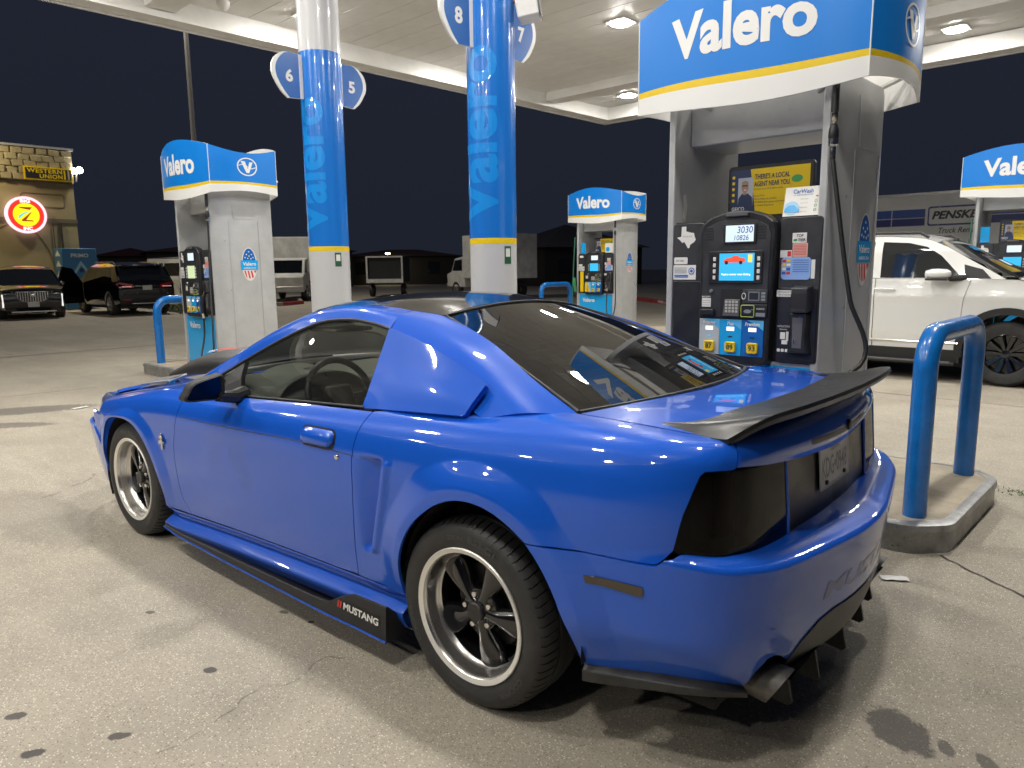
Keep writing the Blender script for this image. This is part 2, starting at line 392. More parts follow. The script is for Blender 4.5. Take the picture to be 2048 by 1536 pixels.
# ================================================================== GROUND
def ground_mat():
    m = bpy.data.materials.new('worn_concrete'); m.use_nodes = True; nt = m.node_tree; L = nt.links.new
    b = nt.nodes["Principled BSDF"]; tc = nt.nodes.new("ShaderNodeTexCoord")
    def N(t, **k):
        n = nt.nodes.new(t)
        for a, v in k.items():
            if a in n.inputs: n.inputs[a].default_value = v
            else: setattr(n, a, v)
        return n
    def noise(sc, det=4, ro=.6):
        n = N("ShaderNodeTexNoise"); n.inputs["Scale"].default_value = sc; n.inputs["Detail"].default_value = det; n.inputs["Roughness"].default_value = ro
        L(tc.outputs["Object"], n.inputs["Vector"]); return n
    def mix(fac, a, bb):
        x = N("ShaderNodeMix"); x.data_type = 'RGBA'
        for i, v in ((0, fac), (6, a), (7, bb)):
            if isinstance(v, (int, float)): x.inputs[i].default_value = v
            elif isinstance(v, tuple): x.inputs[i].default_value = (*v, 1)
            else: L(v, x.inputs[i])
        return x.outputs[2]
    def ramp(v, p0, p1, lo=0.0, hi=1.0):
        r = N("ShaderNodeMapRange"); L(v, r.inputs[0]); r.inputs[1].default_value = p0; r.inputs[2].default_value = p1; r.inputs[3].default_value = lo; r.inputs[4].default_value = hi; return r.outputs[0]
    big = noise(.35, 5, .6); med = noise(2.2, 6, .65); fine = noise(70, 3, .7)
    col = mix(ramp(big.outputs["Fac"], .38, .66), (.415, .372, .298), (.335, .299, .240))
    col = mix(ramp(med.outputs["Fac"], .40, .72, 0, .55), col, (.255, .230, .187))
    # tyre tracks and sweeps drawn out along the driving lane, hairline cracks
    mp0 = N("ShaderNodeMapping"); L(tc.outputs["Object"], mp0.inputs[0]); mp0.inputs["Scale"].default_value = (.22, 1.7, 1); mp0.inputs["Rotation"].default_value = (0, 0, R(4))
    tr = N("ShaderNodeTexNoise"); tr.inputs["Scale"].default_value = 1.1; tr.inputs["Detail"].default_value = 6; tr.inputs["Roughness"].default_value = .6; L(mp0.outputs[0], tr.inputs["Vector"])
    col = mix(ramp(tr.outputs["Fac"], .50, .72, 0, .42), col, (.235, .212, .175)); col = mix(ramp(tr.outputs["Fac"], .44, .30, 0, .40), col, (.52, .47, .39))
    wv = noise(1.3, 3, .5); vc = N("ShaderNodeTexVoronoi"); vc.feature = 'DISTANCE_TO_EDGE'; vc.inputs["Scale"].default_value = .23
    wa = N("ShaderNodeVectorMath"); wa.operation = 'MULTIPLY_ADD'; L(wv.outputs["Color"], wa.inputs[0]); wa.inputs[1].default_value = (.9, .9, 0); L(tc.outputs["Object"], wa.inputs[2]); L(wa.outputs[0], vc.inputs["Vector"])
    ck = ramp(vc.outputs["Distance"], .0016, .0004, 0, .6); cm = N("ShaderNodeMath"); cm.operation = 'MULTIPLY'; L(ck, cm.inputs[0]); L(ramp(med.outputs["Fac"], .52, .58), cm.inputs[1]); col = mix(cm.outputs[0], col, (.07, .06, .05))
    # exposed aggregate: light and dark stones
    vo = N("ShaderNodeTexVoronoi"); vo.inputs["Scale"].default_value = 135; L(tc.outputs["Object"], vo.inputs["Vector"])
    st = N("ShaderNodeSeparateColor"); L(vo.outputs["Color"], st.inputs[0])
    body = ramp(vo.outputs["Distance"], .42, .22)
    light = ramp(st.outputs[0], .52, .68); dark = ramp(st.outputs[1], .54, .68)
    m1 = N("ShaderNodeMath"); m1.operation = 'MULTIPLY'; L(body, m1.inputs[0]); L(light, m1.inputs[1])
    m2 = N("ShaderNodeMath"); m2.operation = 'MULTIPLY'; L(body, m2.inputs[0]); L(dark, m2.inputs[1])
    col = mix(m1.outputs[0], col, (.76, .70, .58)); m2b = N("ShaderNodeMath"); m2b.operation = 'MULTIPLY'; L(m2.outputs[0], m2b.inputs[0]); m2b.inputs[1].default_value = .8
    col = mix(m2b.outputs[0], col, (.085, .072, .058))
    col = mix(ramp(fine.outputs["Fac"], .55, .75, 0, .45), col, (.12, .104, .083))
    # oil drips and damp spots with ragged outlines
    wob = noise(26, 5, .65)
    spots = SPOTS
    sepo = N("ShaderNodeSeparateXYZ"); L(tc.outputs["Object"], sepo.inputs[0])
    tot = None
    for (sx, sy, ra, rb, rot, k) in spots:
        vm = N("ShaderNodeVectorMath"); vm.operation = 'SUBTRACT'; L(tc.outputs["Object"], vm.inputs[0]); vm.inputs[1].default_value = (sx, sy, 0)
        mp = N("ShaderNodeMapping"); mp.vector_type = 'POINT'; L(vm.outputs[0], mp.inputs[0]); mp.inputs["Rotation"].default_value = (0, 0, -rot)
        sc = N("ShaderNodeVectorMath"); sc.operation = 'MULTIPLY'; L(mp.outputs[0], sc.inputs[0]); sc.inputs[1].default_value = (1 / ra, 1 / rb, 0)
        ln = N("ShaderNodeVectorMath"); ln.operation = 'LENGTH'; L(sc.outputs[0], ln.inputs[0])
        ad = N("ShaderNodeMath"); ad.operation = 'MULTIPLY_ADD'; L(wob.outputs["Fac"], ad.inputs[0]); ad.inputs[1].default_value = 1.1; L(ln.outputs["Value"], ad.inputs[2])
        r = ramp(ad.outputs[0], 1.62, 1.42, 0, k)
        if tot is None: tot = r
        else:
            mxx = N("ShaderNodeMath"); mxx.operation = 'MAXIMUM'; L(tot, mxx.inputs[0]); L(r, mxx.inputs[1]); tot = mxx.outputs[0]
    col = mix(tot, col, (.055, .050, .048))
    L(col, b.inputs["Base Color"]); b.inputs["Roughness"].default_value = .72
    bp = N("ShaderNodeBump"); bp.inputs["Strength"].default_value = .35; bp.inputs["Distance"].default_value = .004
    hm = N("ShaderNodeMath"); hm.operation = 'ADD'; L(vo.outputs["Distance"], hm.inputs[0]); L(fine.outputs["Fac"], hm.inputs[1]); L(hm.outputs[0], bp.inputs["Height"]); L(bp.outputs[0], b.inputs["Normal"])
    return m
SPOTS = [(-1.15, .14, .125, .085, 2.3, .80), (-1.28, .145, .04, .025, 2.0, .7), (-1.39, .15, .05, .025, 2.2, .7), (.875, 1.936, .036, .022, .9, .95), (1.14, 1.905, .036, .022, .8, .9), (.757, 1.73, .034, .020, .9, .9), (.902, 1.349, .030, .020, .6, .9),
         (.927, .892, .016, .012, .5, 1.0), (1.096, .912, .024, .015, .4, .8), (1.55, 1.28, .022, .014, .4, .8), (7.5, .15, .85, .25, 1.1, .62), (6.7, .42, .5, .14, .8, .6), (4.3, 1.9, .7, .2, .3, .25), (3.4, 1.15, .8, .25, 0, .22), (-1.6, -1.9, .10, .05, .3, .4)]
GM = ground_mat()
def sheet(name, x0, y0, x1, y1, n):
    b = MB(); b.grid([[(lerp(x0, x1, i / n), lerp(y0, y1, j / n), 0) for j in range(n + 1)] for i in range(n + 1)]); return b
g = sheet('ground', -150, -260, 260, 150, 2).build('ground', GM); setprops(g, kind='structure')
M['joint'] = mat('joint_sealant', (.060, .045, .038), .7, var=.4, vscale=3)
M['redjoint'] = mat('joint_red_sealant', (.16, .062, .045), .7, var=.4, vscale=3)
def strip(name, pts, w, m, z=.004):
    P = [Vector((p[0], p[1], z)) for p in pts]; b = MB(); vs = []
    for i, p in enumerate(P):
        d = ((P[min(i + 1, len(P) - 1)] - P[max(i - 1, 0)]).normalized()); nn = Vector((-d.y, d.x, 0)); ww = w * (1 + .35 * math.sin(i * 2.3))
        vs += [p - nn * ww / 2, p + nn * ww / 2]
    b.add(vs, [(2 * i, 2 * i + 2, 2 * i + 3, 2 * i + 1)[::-1] for i in range(len(P) - 1)])
    o = b.build(name, m); return setprops(o, kind='structure')
def wav(a, b, n, amp): return [(lerp(a[0], b[0], i / n) + random.uniform(-amp, amp), lerp(a[1], b[1], i / n) + random.uniform(-amp, amp)) for i in range(n + 1)]
strip('slab_joint', wav(ST(14.3, -4.6)[:2], ST(14.3, 9)[:2], 20, .008), .045, M['redjoint'])
strip('slab_joint', wav(ST(9.3, 1.6)[:2], ST(10.2, 14)[:2], 20, .006), .014, M['joint'])
strip('slab_joint', wav(ST(-.1, .62)[:2], ST(-.62, .98)[:2], 12, .008), .010, M['joint'])
strip('slab_joint', wav(ST(-.62, .98)[:2], ST(-6, 1.8)[:2], 24, .006), .010, M['joint'])
strip('slab_joint', wav(ST(12.2, -3.6)[:2], ST(11.8, -20)[:2], 20, .008), .02, M['joint'])
strip('slab_joint', wav(ST(-9, -4.2)[:2], ST(12, -4.25)[:2], 40, .006), .014, M['joint'])

# ================================================================== CANOPY
CZ = 5.05; EX, EY = 10.65, -11.1; WX, WY = -1.5, 11.1
can = thing('fuel_canopy', 'large pale flat canopy roof of long ceiling planks over all the pumps', 'canopy', ST(0, 0), SA)
# ceiling planks run along the islands; the ceiling sits above the fascia's lower edge
bm_ = MB(); CH = CZ + .30; pw = .46; k = 0
y = WY - .02
plank_me = None
while y - pw > EY + .3:
    if plank_me is None:
        o = MB().prism([(0, 0), (0, -.012), (.006, -.02), (pw - .012, -.02), (pw - .006, -.012), (pw - .006, 0)], lambda a, b: (WX + .2, -a, b), lambda a, b: (EX - .32, -a, b)).build('ceiling_plank', M['cream'], can, weld=True)
        plank_me = o.data
    else:
        o = bpy.data.objects.new('ceiling_plank', plank_me); link(o, can)
    o.location = (0, y, CH); y -= pw; k += 1
box('roof_deck', (WX, EY, CH + .01), (EX, WY, CH + .35), M['white'], can)
# stepped perimeter: lower return, inner face, outer fascia
def perim(inset0, inset1, z0, z1, name, m):
    b = MB()
    b.box((WX + inset0, EY + inset0, z0), (WX + inset1, WY - inset0, z1)); b.box((EX - inset1, EY + inset0, z0), (EX - inset0, WY - inset0, z1))
    b.box((WX + inset1, EY + inset0, z0), (EX - inset1, EY + inset1, z1)); b.box((WX + inset1, WY - inset1, z0), (EX - inset1, WY - inset0, z1))
    return b.build(name, m, can)
perim(.04, .34, CZ, CZ + .028, 'edge_soffit', M['cream'])
perim(.312, .336, CZ + .03, CH - .002, 'edge_riser', M['cream'])
perim(0, .038, CZ - .03, CZ + .95, 'fascia', M['white'])
M['canlight'] = M['lens']
for sy in (0.0, -8.62, 8.62):
    box('ceiling_beam', (WX + .35, sy - .21, CH - .20), (EX - .35, sy + .21, CH - .022), M['cream'], can)
for sx in (-7.6, 3.0):
    pass
# canopy luminaires: square housing, trim, glowing lens
lm = [None]
def lamp(sx, sy, lbl):
    if lm[0] is None:
        t = thing('canopy_light', lbl, 'ceiling light', ST(sx, sy, CH - .02), SA, 'lights recessed in the canopy ceiling')
        MB().box((-.20, -.20, -.035), (.20, .20, 0)).build('housing', M['white'], t, bevel=.01)
        MB().lathe([(.165, -.036), (.158, -.050), (.120, -.056), (0, -.058)], (0, 0, 0), 'z', 28).build('lens', M['lens'], t, smooth=60)
        lm[0] = t
    else:
        t = copy_tree(lm[0]); t.location = ST(sx, sy, CH - .02); t['label'] = lbl
LX = (-.45, 2.55, 5.95, 9.1); LY = (-9.87, -5.6, -1.9, 1.9, 5.6, 9.87)
for sy in LY:
    for i, sx in enumerate(LX):
        s2 = sx + (.35 if abs(sy) < 9 else 0)
        if sy == -9.87 and sx == 9.1: lb = 'bright ceiling light in the far corner of the canopy behind the big valance'
        elif sy == -9.87 and sx == 2.55: lb = 'bright ceiling light near the canopy edge above the white SUV'
        elif sy == -5.6 and sx == 5.95: lb = 'bright ceiling light between the camera column and the big valance'
        else: lb = 'canopy light %s, %s, %s' % ('on the far lane' if sy < 0 else 'on the coupe lane', ('level with the coupe tail', 'level with the near dispenser', 'level with the columns', 'level with the left dispenser')[i], ('nearest the pumps' if abs(sy) < 2 else 'in the middle line' if abs(sy) < 6 else 'along the outer edge'))
        lamp(s2, sy, lb)
# small dome camera by the left column
t = thing('dome_camera', 'small round dome camera on the canopy edge beside the left column', 'camera', ST(9.9, -.75, CH - .02), SA)
MB().lathe([(0, -.12), (.06, -.10), (.09, -.05), (.10, 0)], (0, 0, 0), 'z', 20).build('dome', M['white'], t, smooth=50)

# ================================================================== COLUMNS
def column(sx, sy, r, nums, top_blue, lbl, bandz, nm_near):
    t = thing('canopy_column', lbl, 'column', ST(sx, sy), SA, 'round columns holding the canopy')
    def ring(nm, z0, z1, rr, m): return MB().lathe([(rr, z0), (rr, z1)], (0, 0, 0), 'z', 48).build(nm, m, t, smooth=60)
    ring('lower_shaft', .1, bandz, r, M['colgrey']); ring('yellow_band', bandz, bandz + .05, r + .0005, M['yellow'])
    ring('blue_wrap', bandz + .05, top_blue, r + .0005, M['colblue']); ring('upper_shaft', top_blue, CH - .2, r, M['colgrey'])
    # brand name reading upwards, printed round the shaft
    text('brand_lettering', 'Valero', lambda u, v: ((r + .002) * math.cos(R(149) - v / r), (r + .002) * math.sin(R(149) - v / r), 1.83 + u), 1.44, .40, M['collight'], t, bold=.03, cut=.025)
    # pump number flags: half-round blades on both sides
    for sg, n, dz in ((1, nums[0], 0), (-1, nums[1], 0)):
        z0 = 3.25; z1 = 3.71; e = r + .002
        up = [(.0, z0 + .012), (.19, z0), (.27, z0 + .07), (.345, z0 + .19), (.36, z0 + .28), (.33, z0 + .37), (.25, z1 - .02), (.19, z1), (0, z1 - .004)]
        oc = [(a, b) for a, b in up[:2]] + [(q.x, q.y) for q in catmull([(a, b, 0) for a, b in up[1:8]], 4)][1:] + [up[8]]
        fl = MB().prism(oc, lambda a, b, sg=sg: (-.012, sg * (e + a), b), lambda a, b, sg=sg: (.012, sg * (e + a), b)).build('number_flag', M['swhite'], t, weld=True)
        ui = [(.045, z0 + .012), (.165, z0 + .004), (.235, z0 + .08), (.303, z0 + .195), (.315, z0 + .28), (.288, z0 + .36), (.215, z1 - .02), (.165, z1 - .002), (.045, z1 - .006)]
        ib = [(a, b) for a, b in ui[:2]] + [(q.x, q.y) for q in catmull([(a, b, 0) for a, b in ui[1:8]], 4)][1:] + [ui[8]]
        for side_ in (-1, 1):
            MB().prism(ib, lambda a, b, sg=sg, k=side_: (k * .0122, sg * (e + a), b), lambda a, b, sg=sg, k=side_: (k * .0142, sg * (e + a), b)).build('blue_face', M['vblue2'], fl, weld=True)
        cx = r + .165
        text('pump_number', n, lambda u, v, sg=sg, cx=cx: (-.0155, sg * cx + .042 - u, 3.412 + v), .084, .128, M['swhite'], fl, bold=.04)
    # inspection sticker
    sa = R(172)
    S = MB(); S.grid([[((r + .002) * math.cos(sa + q), (r + .002) * math.sin(sa + q), z) for z in (bandz - .17, bandz - .02)] for q in [-.17 + .085 * i for i in range(5)]], flip=True); so_ = S.build('permit_sticker', mat('permit_green', (.02, .10, .05), .4), t)
    S = MB(); S.grid([[((r + .003) * math.cos(sa + q), (r + .003) * math.sin(sa + q), z) for z in (bandz - .11, bandz - .04)] for q in [-.11 + .055 * i for i in range(5)]], flip=True); S.build('permit_print', M['paper'], so_)
    return t
C1 = column(6.271, 0, .222, ('6', '5'), 3.75, 'left canopy column, blue wrapped with grey top, flagged 6 and 5', 1.665, 'a')
C2 = column(3.666, 0, .206, ('8', '7'), 4.9, 'right canopy column blue to its top, flagged 8 and 7', 1.665, 'b')
# box speaker on the nearer column
t = thing('loudspeaker', 'small white box speaker bracketed to the right canopy column', 'speaker', ST(3.43, -.21, 3.62), SA + R(35))
q = MB().prism([(-.11, -.09), (.07, -.12), (.10, .05), (-.08, .09)], lambda a, b: (a, -.11, b), lambda a, b: (a, .11, b)).build('cabinet', M['white'], t, bevel=.012, weld=True)
MB().prism([(-.116, -.085), (-.086, .083)][:2] + [(-.092, .084), (-.122, -.084)], lambda a, b: (a, -.09, b), lambda a, b: (a, .09, b)).build('grille', M['mgrey'], t, weld=True)
MB().tube([(.05, .02, .0), (.16, .08, .06), (.24, .10, .06)], .014, 8).build('bracket', mat('orange_bracket', (.55, .22, .05), .5), t)

# ================================================================== ISLANDS AND BOLLARDS
M['isl'] = mat('island_concrete', (.40, .345, .26), .75, var=.30, vscale=5, bump=.3, bscale=120); chips(M['isl'], (.16, .14, .11), 24, .66)
M['islm'] = mat('island_steel_edge', (.36, .36, .36), .38, .55, var=.45, vscale=7); chips(M['islm'], (.07, .06, .05), 22, .655)
def island(sx0, sx1, sy, lbl):
    t = thing('pump_island', lbl, 'pump island', ST(sx0, sy), SA, 'raised concrete pump islands')
    Lx = sx1 - sx0; w = .71; c = .16
    out = [(c, -w), (Lx - c, -w), (Lx, -w + c), (Lx, w - c), (Lx - c, w), (c, w), (0, w - c), (0, -w + c)]
    def inset(d): return [(a + (d if a < .5 * Lx else -d) * (1 if 1 else 0), b + (d if b < 0 else -d)) for a, b in out]
    # round the chamfer points
    def rnd(poly):
        o = []; n = len(poly)
        for i in range(n):
            p, a, b = Vector(poly[i]), Vector(poly[i - 1]), Vector(poly[(i + 1) % n]); d = .07
            p0 = p + (a - p).normalized() * d; p1 = p + (b - p).normalized() * d
            for k in range(5):
                u = k / 4; q = p0 * (1 - u) ** 2 + p * 2 * u * (1 - u) + p1 * u * u; o.append((q.x, q.y))
        return o
    A, B, Cc_ = rnd(out), rnd(inset(.012)), rnd(inset(.045)); n = len(A)
    vs = [(a, b, 0) for a, b in A] + [(a, b, .10) for a, b in A] + [(a, b, .115) for a, b in inset_r(A, -.010)] + [(a, b, .148) for a, b in inset_r(A, -.006)] + [(a, b, .155) for a, b in B] + [(a, b, .155) for a, b in Cc_]
    fs = [(k * n + i, k * n + (i + 1) % n, (k + 1) * n + (i + 1) % n, (k + 1) * n + i) for k in range(5) for i in range(n)]
    MB().add(vs, fs).build('steel_edge', M['islm'], t, smooth=35)
    MB().add([(a, b, .153) for a, b in Cc_], [tuple(range(n))]).build('concrete_top', M['isl'], t)
    return t
def inset_r(A, d):
    n = len(A); out = []
    for i in range(n):
        a = Vector(A[i - 1]); b = Vector(A[(i + 1) % n]); tdir = (b - a).normalized(); out.append((A[i][0] - tdir.y * d, A[i][1] + tdir.x * d))
    return out
island(-.13, 4.55, 0, 'concrete pump island with steel edge beside the blue coupe')
island(5.45, 10.35, 0, 'concrete pump island with steel edge under the left pump')
island(.1, 4.8, -8.62, 'concrete pump island beyond the white SUV at the right edge')
island(5.6, 10.6, -8.62, 'far concrete pump island under the small middle pump')
def bollard(sx, sy, lbl, h=1.085):
    t = thing('hoop_bollard', lbl, 'bollard', ST(sx, sy, .153), SA, 'blue hoop bollards at the island ends')
    r = .057; w = .525; c = .17; H = h - .153
    path = [(0, -w, 0), (0, -w, H * .4), (0, -w, H - c)] + [(0, -w + c - c * math.cos(R(a)), H - c + c * math.sin(R(a))) for a in range(9, 91, 9)] + [(0, w - c + c * math.sin(R(a)), H - c + c * math.cos(R(a))) for a in range(0, 91, 9)] + [(0, w, H * .4), (0, w, 0)]
    MB().tube(path, r, 24).build('steel_hoop', M['bollard'], t, smooth=60)
    return t
bollard(.05, 0, 'big blue hoop bollard at the near island end right of the coupe', 1.10)
bollard(9.97, 0, 'blue hoop bollard at the far island end behind the left pump', 1.06)
bollard(10.2, -8.62, 'distant blue hoop bollard beside the small middle pump', 1.06)
bollard(.35, -8.62, 'blue hoop bollard hidden behind the white SUV', 1.06)
# ================================================================== FUEL DISPENSERS (local: x along the island, +y front, viewer's right is -x)
def flat(fn, pts, d=0.0): return [fn(a, b, d) for a, b in pts]
def decal(name, pts, fn, m, parent, d=.001):
    vs = [fn(a, b, d) for a, b in pts]; return MB().add(vs, [tuple(range(len(pts)))]).build(name, m, parent)
def rect(x0, z0, x1, z1): return [(x0, z0), (x1, z0), (x1, z1), (x0, z1)]
def ell(cx, cz, rx, rz, n=28, a0=0, a1=360): return [(cx + rx * math.cos(R(lerp(a0, a1, i / n))), cz + rz * math.sin(R(lerp(a0, a1, i / n)))) for i in range(n if a1 - a0 == 360 else n + 1)]
def logo(fn, cx, cz, r, parent, m=None):
    """ring with a slanted V and a swash; fn(u right, v up, d)"""
    m = m or M['swhite']; b = MB(); n = 40
    for i in range(n):
        a, c = 2 * math.pi * i / n, 2 * math.pi * (i + 1) / n
        b.add([fn(cx + q * math.cos(t), cz + q * math.sin(t), .001) for t, q in ((a, r), (c, r), (c, r * .88), (a, r * .88))], [(0, 1, 2, 3)])
    b.add([fn(cx + x * r, cz + y * r, .001) for x, y in ((-.62, .58), (-.22, .58), (.08, -.30), (.02, -.66), (-.12, -.66))], [(0, 4, 3, 2, 1)])
    b.add([fn(cx + x * r, cz + y * r, .001) for x, y in ((.22, .52), (.58, .52), (.16, -.66), (.02, -.66), (.05, -.28))], [(0, 4, 3, 2, 1)])
    L = b.build('brand_emblem', m, parent)
    s = MB(); P = [(-.86, .02), (-.55, .16), (-.20, .12), (.05, -.05), (.20, -.20), (.45, -.22), (.86, -.08)]
    P = [(q.x, q.y) for q in catmull([(a, c, 0) for a, c in P], 5)]
    for (a, c), (e, f) in zip(P, P[1:]): s.add([fn(cx + x * r, cz + y * r, .002) for x, y in ((a, c), (e, f), (e, f + .09), (a, c + .09))], [(0, 1, 2, 3)])
    s.build('emblem_swash', m, L)
    return L

def pump(sx, sy, lbl, style='near'):
    t = thing('fuel_dispenser', lbl, 'fuel pump', ST(sx, sy, .153), SA, 'blue and grey fuel dispensers on the islands')
    Z = lambda z: z - .153
    far = style in ('far', 'edge')
    # ---- carcass
    for sg in (1, -1):
        pl = [(.445, .43), (.488, .43), (.545, .22), (.545, -.22), (.488, -.43), (.445, -.43)]
        P = [(-(a + .03), b) for a, b in pl] if sg < 0 else pl
        P = P[::-1] if sg < 0 else P
        if sg > 0: P = [(a, b) for a, b in P][::-1]
        P = P[::-1]
        MB().prism(P if sg > 0 else P, lambda a, b: (a, b, 0), lambda a, b: (a, b, Z(2.50))).build('end_pillar', M['pgrey'], t, weld=True, bevel=.008)
        # pressed recess at the top of the end face
        e = -.575 if sg < 0 else .545
        MB().prism([(-.13, Z(2.12)), (.13, Z(2.12)), (.17, Z(2.40)), (-.17, Z(2.40))], lambda a, b, e=e: (e, a, b), lambda a, b, e=e, sg=sg: (e + sg * .004, a, b)).build('pillar_top_plate', M['pgrey'], t, weld=True)
        MB().box((e - .002, -.205, 0), (e + sg * .006, -.197, Z(2.10))).build('pillar_ridge', M['pgrey'], t); MB().box((e - .002, .197, 0), (e + sg * .006, .205, Z(2.10))).build('pillar_ridge', M['pgrey'], t)
    box('lower_cabinet', (-.515, -.405, .0), (.445, .405, Z(.885)), M['pgrey'], t)
    box('meter_cabinet', (-.515, -.395, Z(.885)), (.445, .395, Z(1.735)), M['dgrey2'], t)
    box('top_beam', (-.515, -.24, Z(2.22)), (.445, .24, Z(2.46)), M['pgrey'], t, bevel=.01)
    for fy in (1, -1):
        F = lambda a, z, d=0.0, fy=fy: (a * fy if fy > 0 else -a - .07, fy * (.407 + d), Z(z))
        bp = decal('blue_lower_panel', rect(-.50, .24, .43, .865), F, M['vlight'], t, .003)
        text('brand_lettering', 'Valero', lambda u, v: F(.34 - u, .70 + v, .005) if fy > 0 else F(.34 - u, .70 + v, .005), .33, .085, M['swhite'], bp, bold=.025)
        decal('kick_plate', rect(-.50, .16, .43, .235), F, M['dgrey'], t, .003)
    # ---- head: side panels and console, both faces
    def headpanels(fy):
        H = (lambda a, z, d=0.0: (a, .397 + d, Z(z))) if fy > 0 else (lambda a, z, d=0.0: (-a - .07, -.397 - d, Z(z)))
        def slab(nm, poly, d0, d1, m, par, bev=.006):
            o = MB().prism(poly, lambda a, b: H(a, b, d0), lambda a, b: H(a, b, d1)).build(nm, m, par, weld=True, bevel=bev); return o
        lp = slab('left_panel', rrect(.222, .893, .438, 1.728, .02), 0, .040, M['dgrey'], t)
        lp2 = slab('lower_door', rrect(.232, .905, .428, 1.365, .02), .040, .046, M['dgrey2'], lp, .004)
        rp = slab('right_panel', rrect(-.512, .893, -.268, 1.730, .02), 0, .040, M['dgrey'], t)
        cons = [(.218, .885), (.222, 1.66), (.205, 1.715), (.15, 1.752), (.06, 1.778), (-.03, 1.785), (-.12, 1.777), (-.20, 1.750), (-.25, 1.712), (-.264, 1.66), (-.240, .885), (-.21, .862), (.19, .862)]
        co = slab('console', cons, 0, .085, M['dgrey2'], t, .012)
        slab('console_top_grip', [(.05, 1.748), (.045, 1.776), (-.09, 1.776), (-.095, 1.748)], .085, .10, M['mgrey'], co, .005)
        inn = [(.192, 1.148), (.195, 1.64), (.175, 1.69), (.10, 1.722), (-.02, 1.735), (-.14, 1.722), (-.215, 1.69), (-.238, 1.64), (-.222, 1.148)]
        ci = slab('console_face', inn, .085, .089, M['dgrey'], co, .003)
        for x0 in (.185, -.150):
            for k in range(5): slab('speaker_slot', rect(x0 - .055, 1.615 + k * .016, x0, 1.622 + k * .016), .089, .091, M['black'], ci, 0)
        if fy < 0: 
            decal('display_glass', rect(-.134, 1.60, .044, 1.695), H, M['lcd'], ci, .0905); decal('touch_screen', rect(-.145, 1.37, .078, 1.532), H, M['scr'], ci, .0925); return
        return H, slab, lp, rp, co, ci, lp2
    headpanels(-1)
    H, slab, lp, rp, co, ci, lp2 = headpanels(1)
    T = lambda nm, s, x, z, w, h, m, par, d=.001, **k: text(nm, s, lambda u, v: H(x - u, z + v, d), w, h, m, par, **k)
    # price display
    ds = slab('price_display', rect(-.150, 1.588, .060, 1.706), .089, .096, M['black'], ci, .004)
    decal('lit_glass', rect(-.134, 1.600, .044, 1.696), H, M['lcd'], ds, .0965)
    if not far and style == 'near':
        T('digits', '3030', .005 - .035, 1.650, .098, .038, M['ink'], ds, .0975, shear=.1); T('digits', '10826', .022 - .035, 1.608, .090, .030, M['ink'], ds, .0975, shear=.1)
    # media screen and soft keys
    sf = slab('screen_frame', rrect(-.195, 1.352, .152, 1.547, .012), .089, .097, M['mgrey'] if 0 else M['dgrey2'], ci, .005)
    decal('lit_screen', rect(-.145, 1.370, .079, 1.532), H, M['lcdg'] if style == 'left' else M['scr'], sf, .098)
    for k in range(4):
        for x0 in (.120, -.163): slab('soft_key', rect(x0 - .018, 1.376 + k * .037, x0, 1.400 + k * .037), .097, .101, M['lgrey'] if far else M['paper'], sf, .002)
    if style == 'near':
        # the advert on the screen: a red open car, a yellow ticket, a line of words
        cr = [(.055, 1.478), (.053, 1.492), (.030, 1.503), (.005, 1.506), (-.012, 1.516), (-.040, 1.518), (-.052, 1.508), (-.082, 1.502), (-.088, 1.490), (-.084, 1.478)]
        o = decal('screen_picture', cr[::-1], H, M['scrr'], sf, .099)
        for x in (.032, -.060): decal('picture_wheel', ell(x, 1.477, .011, .011, 14), H, M['ink'], o, .0995)
        decal('picture_ticket', rect(-.132, 1.478, -.105, 1.524), H, M['scry'], sf, .099)
        T('screen_words', 'Replace canister when blinking', .062, 1.398, .185, .016, M['scrw'], sf, .099, bold=.02)
    # key lock, receipt, pin pad, readers
    MB().lathe([(0, .012), (.010, .011), (.013, .004), (.014, 0)], H(.130, 1.305, .089), 'y', 14).build('key_lock', M['steel'], ci, smooth=40)
    decal('receipt_label', rect(.132, 1.208, .193, 1.262), H, M['paper'], ci, .0905)
    for k in range(3): decal('label_rule', rect(.136, 1.218 + k * .014, .189, 1.2195 + k * .014), H, M['ink'], ci, .092)
    T('receipt_word', 'RECEIPT', .193, 1.266, .06, .009, M['paper'], ci, .0905, bold=.02)
    slab('receipt_slot', [(.098, 1.160), (.198, 1.160), (.190, 1.195), (.105, 1.195)], .089, .115, M['dgrey2'], co, .006)
    slab('pin_recess', rect(-.070, 1.152, .066, 1.318), .089, .092, M['black'], ci, 0)
    kp = slab('pin_pad', [(-.062, 1.155), (.046, 1.155), (.034, 1.258), (-.066, 1.258)], .092, .104, M['mgrey'], ci, .004)
    for r_ in range(4):
        for c_ in range(4): slab('pin_key', rect(.028 - c_ * .022 - .016, 1.178 + r_ * .019, .028 - c_ * .022, 1.192 + r_ * .019), .104, .107, M['lgrey'], kp, .002)
    cr_ = slab('card_reader', rect(-.235, 1.235, -.082, 1.318), .089, .098, M['dgrey'], ci, .006)
    decal('reader_print', rect(-.186, 1.252, -.116, 1.306), H, M['inkg'], cr_, .099); decal('reader_dark', rect(-.180, 1.258, -.122, 1.300), H, M['ink'], cr_, .0995)
    MB().tube([H(-.088 - .012 * math.cos(q), 1.278 + .018 * math.sin(q), .10) for q in [2 * math.pi * k / 16 for k in range(16)]], .002, 6, closed=True).build('tap_symbol', M['paper'], cr_)
    for k in range(3): decal('reader_label', rect(-.222, 1.252 + k * .019, -.196, 1.266 + k * .019), H, M['inkg'], cr_, .099)
    nf = slab('tap_reader', rect(-.235, 1.150, -.070, 1.232), .089, .100, M['dgrey2'], ci, .006)
